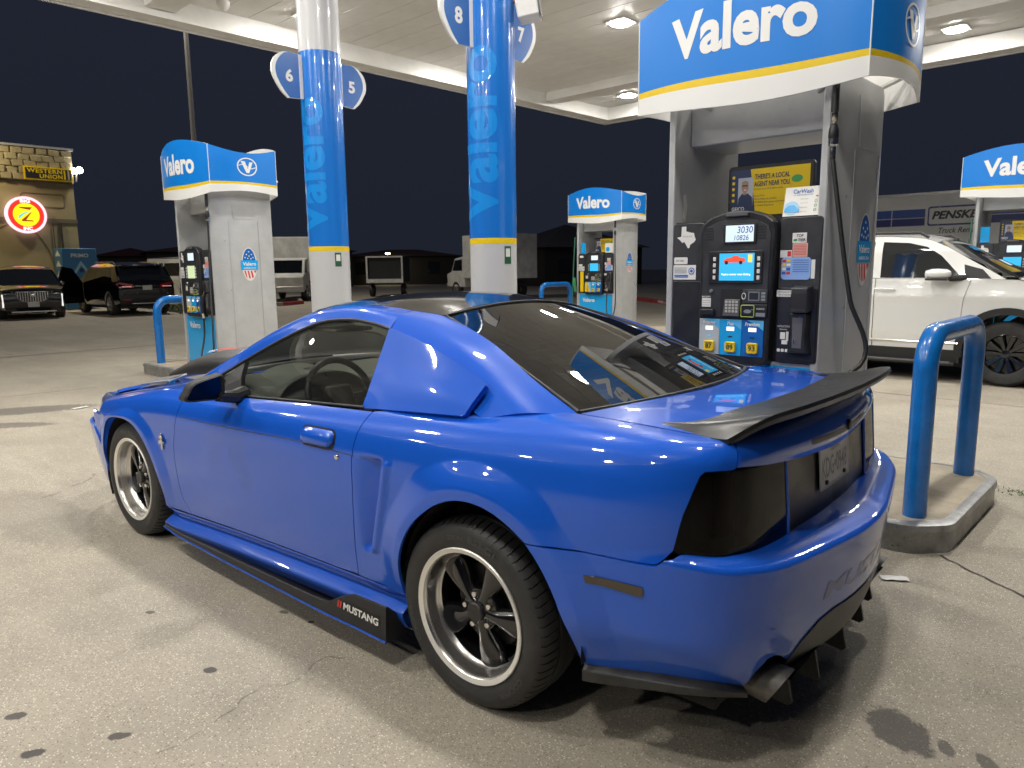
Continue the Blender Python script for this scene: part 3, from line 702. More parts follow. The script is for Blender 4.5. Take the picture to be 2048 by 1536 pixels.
    MB().tube([H(a, b, .101) for a, b in rrect(-.156, 1.155, -.074, 1.224, .008)], .0025, 6, closed=True).build('tap_outline', mat('tap_lime', (.45, .55, .08), .4) if 'lime' not in M else M['lime'], nf)
    decal('tap_light', rect(-.150, 1.196, -.138, 1.202), H, M['green'], nf, .1015); decal('tap_print', rect(-.225, 1.160, -.168, 1.182), H, M['inkg'], nf, .1015); T('tap_word', 'GILBARCO', -.17, 1.20, .05, .010, M['paper'], nf, .1015)
    decal('tap_mark', ell(-.115, 1.188, .024, .012, 14), H, M['inkg'], nf, .1015)
    # grade panel
    GP = [('Regular', '87', .205, .068, mat('grade_silver', (.42, .47, .50), .35) if 'gs' not in M else M['gs']), ('Plus', '89', .066, -.076, M['vlight']), ('Premium', '93', -.078, -.215, M['vblue2'])]
    for (nm, num, xa, xb, mm_) in GP:
        gp = slab('grade_panel', rect(xb, .915, xa, 1.134), .085, .090, mm_, co, .002)
        w = {'Regular': .085, 'Plus': .040, 'Premium': .090}[nm]
        T('grade_word', nm, (xa + xb) / 2 + w / 2, 1.100, w, .022, M['swhite'], gp, .0915, bold=.02)
        decal('price_window', rect((xa + xb) / 2 - .025, 1.066, (xa + xb) / 2 + .025, 1.090), H, M['scrw'] if not far else M['paper'], gp, .0915)
        T('price_digits', '2.79' if nm == 'Regular' else ('3.09' if nm == 'Plus' else '3.39'), (xa + xb) / 2 + .018, 1.071, .036, .014, M['inkg'], gp, .0925) if False else None
        decal('grade_swoosh', [(xb, 1.075), (xb, 1.135), (lerp(xb, xa, .75), 1.135), (lerp(xb, xa, .35), 1.108)], H, mat('grade_swoosh_pale', (.10, .45, .78), .35) if 'sw' not in M else M['sw'], gp, .0909)
        decal('grade_light', ell((xa + xb) / 2, 1.030, .016, .005, 12), H, M['scr'] if nm == 'Regular' else M['navy'], gp, .0912)
        bx = (xa + xb) / 2 - .006
        bt_ = slab('octane_button', rrect(bx - .034, .935, bx + .034, 1.000, .012), .090, .108, M['yellow'], gp, .004)
        T('octane_number', num, bx + .021, .952, .042, .030, M['ink'], bt_, .1095, bold=.02)
        decal('octane_rule', rect(bx - .025, .986, bx + .025, .989), H, M['ink'], bt_, .1095)
    # stickers
    TX = [(.411, 1.640), (.380, 1.645), (.378, 1.707), (.345, 1.707), (.345, 1.677), (.310, 1.668), (.290, 1.665), (.284, 1.640), (.276, 1.625), (.286, 1.610), (.316, 1.592), (.318, 1.576), (.330, 1.570), (.344, 1.592), (.358, 1.612), (.372, 1.605), (.388, 1.622)]
    if style != 'far':
        s_ = decal('state_sticker', TX[::-1], H, M['paper'], lp, .0412); T('sticker_words', 'TEXAS', .372, 1.640, .07, .010, M['inkg'], s_, .0425)
    else: decal('state_sticker', rect(.30, 1.655, .40, 1.70), H, M['paper'], lp, .0412)
    s_ = decal('notice_sticker', rrect(.330, 1.472, .428, 1.515, .008), H, M['paper'], lp, .0412); T('sticker_words', 'PAY HERE', .412, 1.488, .055, .010, M['ink'], s_, .0425)
    s_ = decal('seal_sticker', rect(.270, 1.374, .432, 1.466), H, M['paper'], lp, .0412)
    decal('seal_ring', ell(.300, 1.428, .022, .022), H, M['inkb'], s_, .0425); decal('seal_core', ell(.300, 1.428, .016, .016), H, M['paper'], s_, .043); decal('seal_dot', ell(.300, 1.428, .010, .010), H, M['inkb'], s_, .0435)
    for k in range(5): decal('fine_print', rect(.335, 1.448 - k * .008, .424, 1.4505 - k * .008), H, M['inkg'], s_, .0425)
    for k in range(2): decal('bold_print', rect(.325, 1.398 + k * -.010, .424, 1.404 + k * -.010), H, M['inkb'], s_, .0425)
    s_ = decal('fuel_quality_sticker', rect(-.425, 1.584, -.343, 1.640), H, M['paper'], rp, .0412)
    T('sticker_words', 'TOP', -.366, 1.616, .040, .016, M['ink'], s_, .0425, bold=.02); T('sticker_words', 'TIER', -.375, 1.592, .045, .016, M['ink'], s_, .0425, bold=.02); decal('leaf_print', ell(-.360, 1.600, .012, .007, 14), H, M['green'], s_, .0425)
    s_ = decal('warning_sticker', rect(-.433, 1.505, -.346, 1.582), H, M['pink'], rp, .0412)
    for k in range(7): decal('fine_print', rect(-.427, 1.570 - k * .009, -.352, 1.5725 - k * .009), H, M['red'], s_, .0425)
    s_ = decal('fire_sticker', rect(-.343, 1.502, -.275, 1.544), H, M['paper'], rp, .0412); decal('fire_symbol', rect(-.339, 1.508, -.318, 1.538), H, M['red'], s_, .0425)
    s_ = decal('card_sticker', rrect(-.455, 1.376, -.285, 1.503, .02), H, mat('sticker_pale_blue', (.26, .42, .78), .35) if 'pb' not in M else M['pb'], rp, .0412)
    for r_ in range(4):
        for c_ in range(2): decal('card_logo', rect(-.312 - c_ * .026, 1.475 - r_ * .023, -.290 - c_ * .026, 1.490 - r_ * .023), H, (M['red'], M['yellow'], M['paper'], M['inkb'])[(r_ + c_) % 4], s_, .0425)
    for k in range(6): decal('fine_print', rect(-.445, 1.485 - k * .013, -.352, 1.488 - k * .013), H, M['inkb'], s_, .0425)
    decal('barcode_sticker', rect(-.480, 1.382, -.458, 1.488), H, M['paper'], rp, .0412)
    # nozzle boot and instructions
    np_ = slab('boot_panel', rrect(-.505, .905, -.275, 1.330, .015), .040, .048, M['dgrey2'], rp, .004)
    s_ = decal('ethanol_sticker', rect(-.365, 1.277, -.268, 1.315), H, M['paper'], rp, .0485); T('sticker_words', 'CONTAINS UP TO', -.272, 1.299, .088, .010, M['ink'], s_, .0495); T('sticker_words', '10% ETHANOL', -.280, 1.283, .075, .010, M['ink'], s_, .0495)
    T('instruction_words', 'INSTRUCTIONS', -.280, 1.100, .075, .010, M['paper'], np_, .0495); T('instruction_words', 'Remove', -.296, 1.084, .042, .008, M['paper'], np_, .0495)
    for a, b, c, e in ((-.33, 1.03, -.30, 1.07), (-.35, 1.02, -.335, 1.075), (-.345, 1.0, -.31, 1.025)): decal('instruction_picture', rect(a, b, c, e), H, M['paper'], np_, .0495)
    for k in range(3): decal('instruction_dot', rrect(-.302 - k * .024, .955, -.284 - k * .024, .973, .004), H, M['paper'], np_, .0495)
    bo_ = MB()
    bo_.prism([(-.365, 1.20), (-.372, 1.345), (-.480, 1.345), (-.485, 1.20)], lambda a, b: H(a, b, .048), lambda a, b: H(lerp(-.425, a, .86), b - .012, .115))
    bt2 = bo_.build('nozzle_hood', M['dgrey'], rp, weld=True, bevel=.010)
    slab('hood_mouth', rrect(-.470, 1.215, -.380, 1.300, .01), .114, .116, M['black'], bt2, 0)
    bo2 = MB().prism([(-.352, 1.188), (-.478, 1.188), (-.470, 1.06), (-.490, .955), (-.345, .955), (-.375, 1.06)], lambda a, b: H(a, b, .048), lambda a, b: H(lerp(-.415, a, .80), b, .088)).build('nozzle_cradle', M['dgrey2'], rp, weld=True, bevel=.008)
    slab('cradle_channel', [(-.385, 1.16), (-.445, 1.16), (-.442, .985), (-.388, .985)], .088, .090, M['mgrey'], bo2, .003)
    for z in (1.165, 1.035, 1.02): MB().lathe([(0, .006), (.006, .005), (.008, 0)], H(-.40 - (.03 if z > 1.1 else .0), z, .089), 'y', 10).build('cradle_screw', M['chrome'], bo2)
    # ---- valance: four bowed panels with waved edges
    zt, zb = 3.00, 2.425
    cor = [(.70, .47), (-.715, .47), (-.715, -.43), (.70, -.43)]
    def vpanel(i):
        (x0, y0), (x1, y1) = cor[i], cor[(i + 1) % 4]; end = i % 2 == 1
        d = Vector((x1 - x0, y1 - y0, 0)); nn = Vector((-d.y, d.x, 0)).normalized()
        if nn.dot(Vector((x0 + x1 + .015, y0 + y1 - .04, 0))) < 0: nn = -nn
        bow = .062 if end else .115
        def S(u, v, d_=0.0):
            """u 0..1 from the viewer's left, v 0..1 from the lower edge"""
            s = math.sin(math.pi * u); lo = zb + (.035 * s if end else -.055 * s + .01 * math.sin(2 * math.pi * u)); hi = zt + (-.075 * s if end else .105 * s)
            p = Vector((x0, y0, 0)) + d * u + nn * (bow * 4 * u * (1 - u) + d_)
            return (p.x, p.y, Z(lerp(lo, hi, v)))
        return S, end, d.length
    for i in range(4):
        S, end, Ln = vpanel(i); H_ = zt - zb
        def band(nm, v0, v1, m, par, d0=0.0):
            rows = [[S(u / 24, lerp(v0, v1, k / 3), d0) for k in range(4)] for u in range(25)]
            return MB().grid(rows, flip=True).build(nm, m, par, smooth=60)
        wb_ = band('valance_blue_panel', .235, 1.0, M['vblue'] if not end else M['vblue'], t); band('yellow_stripe', .175, .235, M['yellow'], wb_); band('white_band', 0, .175, M['swhite'], wb_)
        rows = [[S(u / 24, k, -.012) for k in (0, 1)] for u in range(25)]; MB().grid(rows).build('inner_liner', M['white'], wb_, smooth=60)
        rows = [[S(u / 24, v, -dd) for dd in (0, .012)] for v in (0,) for u in range(25)]; MB().grid(rows).build('lower_return', M['white'], wb_)
        rows = [[S(u / 24, 1, -dd) for dd in (0, .012)] for u in range(25)]; MB().grid(rows, flip=True).build('upper_return', M['white'], wb_)
        MB().tube([S(0, v / 6, .0) for v in range(7)], .004, 6).build('corner_trim', M['swhite'], wb_)
        if not end:
            def vt(u, v, S=S, Ln=Ln): return S((.175 * Ln + u) / Ln, .235 + (.245 + v - u * .0) / H_ * .765 / .765 * 1.0, .002)
            text('brand_lettering', 'Valero', lambda u, v, S=S, Ln=Ln: S(.20 + u / Ln, .42 + v / .60, .002), .88, .215, M['swhite'], wb_, bold=.035, cut=.05)
        else:
            logo(lambda a, b, d_, S=S, Ln=Ln: S(.5 + a / Ln, .64 + b / .56, .0015 + d_), 0.02, 0, .135, wb_)
    for a, b in ((.30, .30), (-.37, .30), (.30, -.30), (-.37, -.30)): MB().tube([(a, b * .8, Z(2.44)), (a * 1.9, b * 1.5, Z(2.62))], .016, 6).build('valance_bracket', M['lgrey'], t)
    # ---- oval emblem on the two end faces
    for sg in (1, -1):
        e = .546 if sg > 0 else -.576
        K = (lambda u, v, d=0.0: (e - d, -u - .045, Z(v))) if sg < 0 else (lambda u, v, d=0.0: (e + d, u, Z(v)))
        zc, rx, rz = 1.545, .105, .215
        ov = decal('oval_sticker', ell(0, zc, rx, rz, 36), K, M['paper'], t, .001)
        decal('oval_blue', ell(0, zc, rx - .012, rz - .012, 20, 12, 168), K, M['inkb'] if 0 else M['vblue2'], ov, .002)
        for (a, b) in ((0, .16), (-.035, .125), (.035, .125), (0, .105), (-.055, .085), (.055, .085), (-.02, .075), (.025, .07)):
            st_ = []
            for k in range(10): q = R(90 + 36 * k); r_ = .013 if k % 2 == 0 else .0055; st_.append((a + r_ * math.cos(q), zc + b + r_ * math.sin(q)))
            decal('star_print', st_, K, M['paper'], ov, .003)
        decal('name_band', rect(-.118, zc - .075, .118, zc + .050), K, M['vlight'], ov, .003)
        text('brand_lettering', 'Valero', lambda u, v: K(-.092 + u, zc - .020 + v, .004), .184, .048, M['swhite'], ov, bold=.02)
        text('band_lettering', 'AMERICAN', lambda u, v: K(-.085 + u, zc - .060 + v, .004), .17, .020, M['swhite'], ov, bold=.01)
        for k in range(4):
            x0 = -.078 + k * .044; z0 = zc - .085
            zz = lambda x: zc - (rz - .014) * math.sqrt(max(0, 1 - (x / (rx - .012)) ** 2))
            decal('red_stripe', [(x0, z0), (x0 + .022, z0), (x0 + .040, max(z0 - .10, zz(min(.085, x0 + .040)))), (x0 + .020, max(z0 - .10, zz(x0 + .020)))][::-1], K, M['red'], ov, .003)
        # hose column: swivel, breakaway, coupler
        if sg < 0:
            hx, hy = -.548, .455
            MB().lathe([(0, Z(2.42)), (.020, Z(2.42)), (.020, Z(2.27)), (0, Z(2.27))][::-1], (hx, hy, 0), 'z', 14).build('hose_swivel', M['dgrey2'], t, smooth=40)
            br = MB().lathe([(0, Z(2.27)), (.017, Z(2.27)), (.017, Z(2.225)), (.013, Z(2.22)), (.013, Z(2.20)), (0, Z(2.20))][::-1], (hx, hy, 0), 'z', 14).build('breakaway_metal', M['chrome'], t, smooth=40)
            MB().lathe([(0, Z(2.205)), (.018, Z(2.205)), (.026, Z(2.18)), (.027, Z(2.145)), (.024, Z(2.13)), (0, Z(2.13))][::-1], (hx, hy, 0), 'z', 14).build('breakaway_sleeve', M['dgrey2'], t, smooth=40)
            MB().lathe([(0, Z(2.13)), (.026, Z(2.13)), (.026, Z(2.10)), (.017, Z(2.09)), (.016, Z(2.03)), (0, Z(2.03))][::-1], (hx, hy, 0), 'z', 14).build('breakaway_collar', M['chrome'], t, smooth=40)
    if style == 'near':
        # this hose runs down past the end pillar and round to the filler on the car's far flank
        W0 = Matrix.Translation(ST(sx, sy, .153)) @ Matrix.Rotation(SA, 4, 'Z'); WI = W0.inverted()
        pts = [Vector((-.548, .455, Z(2.04))), Vector((-.572, .46, Z(1.91))), Vector((-.642, .465, Z(1.51))), Vector((-.69, .47, Z(1.27))), Vector((-.765, .485, Z(.91)))] + \
              [WI @ Vector(q) for q in ((.05, -1.42, .62), (-.22, -1.30, .42), (-.56, -1.10, .38), (-.72, -1.02, .55), (-.66, -.985, .76), (-.48, -1.02, .86))]
        MB().tube(catmull(pts, 8), .0125, 10).build('fuel_hose', M['hose'], t, smooth=80)
        MB().tube([WI @ Vector(q) for q in ((-.48, -1.02, .86), (-.36, -1.0, .88), (-.30, -.90, .85))], [.022, .024, .012], 10).build('fuel_nozzle', M['dgrey2'], t, smooth=60)
    else:
        pts = [Vector((-.548, .455, Z(2.04))), Vector((-.556, .46, Z(1.7))), Vector((-.60, .50, Z(1.15))), Vector((-.64, .56, Z(.62))), Vector((-.56, .60, Z(.36))), Vector((-.44, .58, Z(.52))), Vector((-.40, .53, Z(.80))), Vector((-.405, .515, Z(.95)))]
        if style == 'left': pts = [Vector((-.548, .455, Z(2.04))), Vector((-.562, .47, Z(1.75))), Vector((-.62, .52, Z(1.25))), Vector((-.74, .58, Z(.72))), Vector((-.78, .62, Z(.40))), Vector((-.64, .66, Z(.22))), Vector((-.43, .62, Z(.34))), Vector((-.36, .53, Z(.62))), Vector((-.355, .515, Z(.86)))]
        MB().tube(catmull(pts, 8), .0125, 10).build('fuel_hose', M['hose'], t, smooth=80)
        e = pts[-1]
        nz = MB().tube([e, e + Vector((0, .01, .07))], [.016, .018], 10).build('hose_connector', M['chrome'], t)
        nb = MB(); nb.tube([e + Vector((0, .01, .06)), e + Vector((-.005, .015, .18)), e + Vector((-.02, .0, .27))], [.020, .024, .022], 10); nb.tube([e + Vector((-.02, .0, .27)), e + Vector((-.035, -.04, .36)), e + Vector((-.04, -.07, .40))], [.022, .014, .011], 10)
        nb.tube([e + Vector((0, .05, .06)), e + Vector((.0, .075, .15)), e + Vector((-.02, .05, .25))], .006, 6); nb.build('fuel_nozzle', M['dgrey2'], t, smooth=60)
    if far:
        # diesel side: green hose and nozzle, tall yellow notice, bagged buttons
        pts = [Vector((.52, .455, Z(2.1))), Vector((.545, .47, Z(1.5))), Vector((.55, .50, Z(.9))), Vector((.535, .52, Z(.45))), Vector((.49, .52, Z(.35)))]
        MB().tube(catmull(pts, 6), .014, 8).build('diesel_hose', mat('green_hose', (.03, .13, .09), .45) if 'gh' not in M else M['gh'], t, smooth=60)
        MB().tube([(.47, .50, Z(.92)), (.49, .52, Z(1.12)), (.50, .50, Z(1.22))], [.03, .045, .03], 8).build('diesel_nozzle', mat('green_nozzle', (.02, .20, .07), .5), t, smooth=60)
        decal('yellow_notice', rect(.285, .92, .375, 1.36), H, M['yellow'], lp, .052); decal('yellow_bag', [(.14, .93), (.20, .93), (.185, 1.13), (.13, 1.13)], H, M['yellow'], co, .12)
        decal('small_poster', rect(.30, 1.75, .42, 1.98), lambda a, b, d: (a, .36 + d, Z(b)), M['scr'] if 0 else M['vlight'], t, 0)
    return t

PA = pump(1.15, 0, 'large near fuel dispenser with lit price display behind the coupe wing', 'near')
PB_ = pump(8.82, 0, 'fuel dispenser on the left showing its grey end pillar and green screen', 'left')
PC = pump(8.75, -8.62, 'small distant fuel dispenser with yellow notice seen past the right column', 'far')
PD = pump(1.20, -8.62, 'fuel dispenser cut off by the right picture edge beyond the SUV', 'edge')

# ---- things standing on the dispensers
def standing(sx, sy, nm, lbl, cat, loc, small=False):
    p = ST(sx, sy, .153); v = Matrix.Translation(p) @ Matrix.Rotation(SA, 4, 'Z') @ Vector(loc)
    return thing(nm, lbl, cat, v, SA)
def ad_sign(sx, sy, lbl, detail=True):
    t = standing(sx, sy, 'advert_sign', lbl, 'sign', (-.055, .12, 1.59))
    w, h = .275, .34
    MB().prism([(q[0], q[1]) for q in rrect(-w, 0, w, h, .025)], lambda a, b: (a, -.02, b), lambda a, b: (a, .02, b)).build('sign_frame', M['dgrey2'], t, weld=True, bevel=.004)
    K = lambda a, b, d=0.0: (a, .021 + d, b)
    decal('yellow_half', rect(-w + .022, .03, .135, h - .025), K, M['yellow'], t); nv = decal('navy_half', [(.085, .03), (w - .022, .03), (w - .022, h - .025), (.125, h - .025)], K, M['navy'], t, .002)
    def tx(s, x, z, ww, hh, m, **k): text('advert_words', s, lambda u, v: K(x - u, z + v, .003), ww, hh, m, t, **k)
    tx("THERE'S A LOCAL", .095, .250, .225, .032, M['navy'], bold=.02); tx('AGENT NEAR YOU.', .098, .205, .232, .032, M['navy'], bold=.02)
    tx('Contact your local agent today.', .098, .183, .19, .012, M['navy'])
    for k, (ww, s) in enumerate(((.07, 'Greg Giles'), (.15, '719 S Main St, Keller'), (.21, '817-998-6200 | geico.com/keller'), (.13, 'Se habla Espanol'))): tx(s, .098, .142 - k * .020, ww, .012, M['navy'])
    tx('GEICO', .245, .062, .085, .024, M['swhite'], bold=.02); tx('LOCAL OFFICE', .24, .042, .07, .008, M['swhite'])
    # portrait photo print: man with glasses in a dark shirt, before a pale wall
    ph = decal('portrait_print', rect(.105, .09, .205, .265), K, mat('portrait_backdrop', (.45, .50, .58), .5), t, .003)
    decal('portrait_shirt', [(.105, .09), (.205, .09), (.200, .140), (.178, .168), (.140, .168), (.110, .145)], K, M['navy'], ph, .004)
    sk = mat('portrait_skin', (.42, .24, .17), .5); decal('portrait_head', ell(.158, .208, .024, .034, 20), K, sk, ph, .0045); decal('portrait_neck', rect(.148, .160, .170, .182), K, sk, ph, .0043)
    decal('portrait_glasses', rect(.140, .212, .177, .220), K, M['ink'], ph, .005); decal('portrait_smile', ell(.157, .190, .010, .003, 10), K, M['paper'], ph, .005)
    decal('portrait_hair', [(.134, .222), (.138, .240), (.158, .247), (.178, .240), (.182, .222), (.172, .236), (.158, .239), (.144, .236)], K, mat('portrait_grey_hair', (.25, .24, .23), .6), ph, .0047)
    for k in range(5): decal('icon_print', rrect(.228, .262 - k * .036, .246, .280 - k * .036, .004, 2), K, M['yellow'], t, .003)
    decal('mascot_patch', ell(-.175, .235, .035, .022, 16), K, M['green'], t, .002)
    return t
ad_sign(1.15, 0, 'yellow and navy advert board with portrait on the near dispenser')
t = standing(1.15, 0, 'car_wash_sign', 'white CarWash card with blue car leaning on the near dispenser', 'sign', (-.357, .385, 1.585))
K = lambda a, b, d=0.0: (a, .0 + d + b * -.25, b)
MB().prism(rect(-.105, 0, .102, .165), lambda a, b: K(a, b, 0), lambda a, b: K(a, b, .004)).build('card', M['paper'], t, weld=True)
text('card_title', 'CarWash', lambda u, v: K(.055 - u, .128 + v, .006), .115, .024, M['inkb'], t, bold=.015)
text('card_words', 'NO MORE WAITING IN LINE', lambda u, v: K(.050 - u, .115 + v, .006), .11, .007, M['inkb'], t)
decal('foam_print', ell(.055, .045, .045, .040, 18), lambda a, b, d: K(a, b, d), mat('foam_blue', (.35, .60, .80), .5), t, .005)
decal('car_print', [(.095, .025), (.010, .020), (.005, .035), (.020, .048), (.040, .062), (.070, .062), (.092, .045)], lambda a, b, d: K(a, b, d), M['vlight'], t, .007)
for k in range(4):
    text('card_words', ('Ultimate', 'Supreme', 'Deluxe', 'Express')[k], lambda u, v, k=k: K(.008 - u, .092 - k * .024 + v, .006), .045, .007, M['inkg'], t)
    if k < 3: MB().tube([K(-.082 + .007 * math.cos(q), .082 - k * .026 + .007 * math.sin(q), .006) for q in [2 * math.pi * j / 12 for j in range(12)]], .0012, 4, closed=True).build('check_ring', M['green'], t)
decal('red_flash', ell(-.085, .108, .008, .004, 10), lambda a, b, d: K(a, b, d), M['red'], t, .006)
ad_sign(8.75, -8.62, 'tiny yellow and navy advert board on the distant dispenser')
ad_sign(1.20, -8.62, 'yellow advert board on the dispenser at the right picture edge')
t = standing(8.75, -8.62, 'poster_card', 'small white card beside the advert on the distant dispenser', 'sign', (-.33, .36, 1.60)); MB().prism(rect(-.10, 0, .10, .20), lambda a, b: (a, 0, b), lambda a, b: (a, .004, b)).build('card', M['paper'], t, weld=True); decal('card_print', ell(.03, .07, .05, .05, 14), lambda a, b, d: (a, .005 + d, b), M['vlight'], t)
# torn sticker and seal plate on the near pump's inner pillar
t = standing(1.15, 0, 'torn_sticker', 'torn white paper scrap stuck on the near dispenser pillar', 'sticker', (.4445, .30, 1.60)); t.rotation_euler = (0, 0, SA)
MB().add([(-.001, .02, .02), (-.001, -.02, .0), (-.001, -.035, .10), (-.001, -.015, .17), (-.001, .02, .16), (-.001, .01, .09)], [(0, 1, 2, 3, 4, 5)]).build('scrap', M['paper'], t)
# ================================================================== THE BLUE COUPE (x forward, y left, rear axle at x=0)
def paint_mat():
    m = mat('blue_car_paint', (.006, .098, .60), .30, coat=1.0)
    nt = m.node_tree; b = nt.nodes["Principled BSDF"]
    b.inputs["Coat Roughness"].default_value = .03; b.inputs["Coat IOR"].default_value = 1.55; b.inputs["Specular IOR Level"].default_value = .08
    tc = nt.nodes.new("ShaderNodeTexCoord")
    # road film: a little dust low on the body and faint swirl marks in the clear coat
    n = nt.nodes.new("ShaderNodeTexNoise"); n.inputs["Scale"].default_value = 7; n.inputs["Detail"].default_value = 7; n.inputs["Roughness"].default_value = .7
    nt.links.new(tc.outputs["Object"], n.inputs["Vector"])
    sp = nt.nodes.new("ShaderNodeSeparateXYZ"); nt.links.new(tc.outputs["Object"], sp.inputs[0])
    mr = nt.nodes.new("ShaderNodeMapRange"); nt.links.new(sp.outputs["Z"], mr.inputs[0]); mr.inputs[1].default_value = .72; mr.inputs[2].default_value = .14; mr.inputs[3].default_value = .02; mr.inputs[4].default_value = .20
    mu = nt.nodes.new("ShaderNodeMath"); mu.operation = 'MULTIPLY'; nt.links.new(mr.outputs[0], mu.inputs[0]); nt.links.new(n.outputs["Fac"], mu.inputs[1])
    mx = nt.nodes.new("ShaderNodeMix"); mx.data_type = 'RGBA'; mx.inputs[6].default_value = (.006, .098, .60, 1); mx.inputs[7].default_value = (.20, .19, .17, 1)
    nt.links.new(mu.outputs[0], mx.inputs[0]); nt.links.new(mx.outputs[2], b.inputs["Base Color"])
    n2 = nt.nodes.new("ShaderNodeTexNoise"); n2.inputs["Scale"].default_value = 26; n2.inputs["Detail"].default_value = 6
    nt.links.new(tc.outputs["Object"], n2.inputs["Vector"])
    m2 = nt.nodes.new("ShaderNodeMapRange"); nt.links.new(n2.outputs["Fac"], m2.inputs[0]); m2.inputs[1].default_value = .35; m2.inputs[2].default_value = .75; m2.inputs[3].default_value = .015; m2.inputs[4].default_value = .06
    nt.links.new(m2.outputs[0], b.inputs["Coat Roughness"])
    return m
M['paint'] = paint_mat()
M['gloss'] = mat('gloss_black_wrap', (.008, .008, .009), .12, coat=.6, rvar=.04, vscale=9)
M['satin'] = mat('satin_black', (.014, .014, .015), .36, rvar=.08, vscale=7, var=.3)
M['satin2'] = mat('dark_satin_panel', (.020, .020, .021), .42)
M['trim'] = mat('black_trim_plastic', (.018, .018, .019), .5, var=.3, vscale=18)
M['dusty'] = mat('dusty_black_plastic', (.032, .032, .031), .5, var=.5, vscale=26, dirt=(.016, .016, .017))
M['wheelblk'] = mat('gloss_black_spoke', (.006, .006, .007), .16, coat=.7, rvar=.06, vscale=16)
M['lip'] = mat('polished_wheel_lip', (.86, .84, .79), .42, .55, rvar=.05, vscale=22)
M['dish'] = mat('polished_wheel_dish', (.72, .70, .67), .25, .95, rvar=.02, vscale=9)
M['tyre'] = mat('tyre_rubber', (.030, .030, .030), .58, var=.35, vscale=14, bump=.08, bscale=220)
M['tyretext'] = mat('tyre_raised_letters', (.055, .055, .055), .45)
M['well'] = mat('wheel_well_liner', (.012, .012, .012), .8)
M['exh'] = mat('stained_exhaust_steel', (.20, .19, .17), .55, .6, var=.5, vscale=14, dirt=(.08, .075, .07))
M['dash'] = mat('grey_dashboard', (.21, .21, .185), .6, var=.12, vscale=8)
M['seat'] = mat('dark_seat_cloth', (.035, .035, .036), .85)
M['wheelrim'] = mat('leather_black', (.014, .014, .014), .38)
M['sideglass'] = glass('side_window_glass', (.66, .70, .66), 1.5, haze=.012)
M['rearglass'] = glass('tinted_rear_glass', (.055, .055, .056), 1.55, 0.0, 1.35)
M['wsglass'] = glass('windscreen_glass', (.55, .58, .55), 1.45, haze=.10)
M['smoke'] = glass('smoked_lamp_cover', (.16, .14, .14), 1.40, .01, .75)
M['mirror'] = mat('mirror_glass', (.035, .036, .04), .03, 1.0)
M['amber'] = mat('smoked_amber_lens', (.055, .042, .022), .22, coat=.5)
M['plate'] = mat('licence_plate', (.55, .55, .52), .35, var=.12, vscale=25)
M['heat'] = mat('defroster_line', (.30, .27, .25), .5)

car = thing('coupe_car', 'shiny blue two-door coupe with black rear wing, black roof and smoked tail lamps', 'car')

# ---- plan curve (arc length s, 0 at the rear axle, forward positive, wraps round the tail to the right side)
_half = [(-.6, 3.605), (-.42, 3.57), (-.2, 3.61), (0, 3.62), (.2, 3.61), (.42, 3.57), (.63, 3.525), (.79, 3.385), (.874, 3.14), (.905, 2.86), (.915, 2.573), (.914, 2.2), (.912, 1.5), (.912, .8), (.915, .2),
         (.914, -.15), (.905, -.40), (.885, -.60), (.850, -.745), (.790, -.842), (.70, -.897), (.60, -.932), (.45, -.960), (.30, -.985), (.15, -1.008), (0, -1.016)]
_pc = [(x, y, 0) for y, x in _half[3:]]
_pcm = [(x, -y, 0) for y, x in reversed(_half[3:-1])]
_cv = [(p.x, p.y) for p in catmull(_pc + _pcm, 14)]
_cum = [0.0]
for i in range(1, len(_cv)): _cum.append(_cum[-1] + math.dist(_cv[i], _cv[i - 1]))
_k0 = next(i for i in range(len(_cv)) if _cv[i][0] <= 0 and _cv[i][1] > 0)
_t0 = _cum[_k0 - 1] + (_cum[_k0] - _cum[_k0 - 1]) * _cv[_k0 - 1][0] / (_cv[_k0 - 1][0] - _cv[_k0][0])
_S = [_t0 - c for c in _cum]           # decreasing list
import bisect
_Srev = _S[::-1]; _cvrev = _cv[::-1]
def _raw(s):
    i = bisect.bisect_left(_Srev, s); i = max(1, min(len(_Srev) - 1, i))
    t = (s - _Srev[i - 1]) / (_Srev[i] - _Srev[i - 1])
    return lerp(_cvrev[i - 1][0], _cvrev[i][0], t), lerp(_cvrev[i - 1][1], _cvrev[i][1], t)
_i0 = min(range(len(_cv)), key=lambda i: abs(_cv[i][1]) + (9 if _cv[i][0] > 0 else 0))
S_TAIL = _S[_i0]                       # s of the tail centre line (negative)
def plan(s):
    a = _raw(s - .015); b = _raw(s + .015); m = _raw(s)
    x = (a[0] + b[0] + 2 * m[0]) / 4; y = (a[1] + b[1] + 2 * m[1]) / 4
    dx, dy = b[0] - a[0], b[1] - a[1]; l = math.hypot(dx, dy)
    return x, y, -dy / l, dx / l       # outward normal: left of the forward direction
def s_of_y(y):                         # arc length on the tail for a given y (tail half)
    lo, hi = S_TAIL - 1.2, S_TAIL + 1.2
    for _ in range(40):
        m = (lo + hi) / 2
        if _raw(m)[1] < y: lo = m
        else: hi = m
    return lo

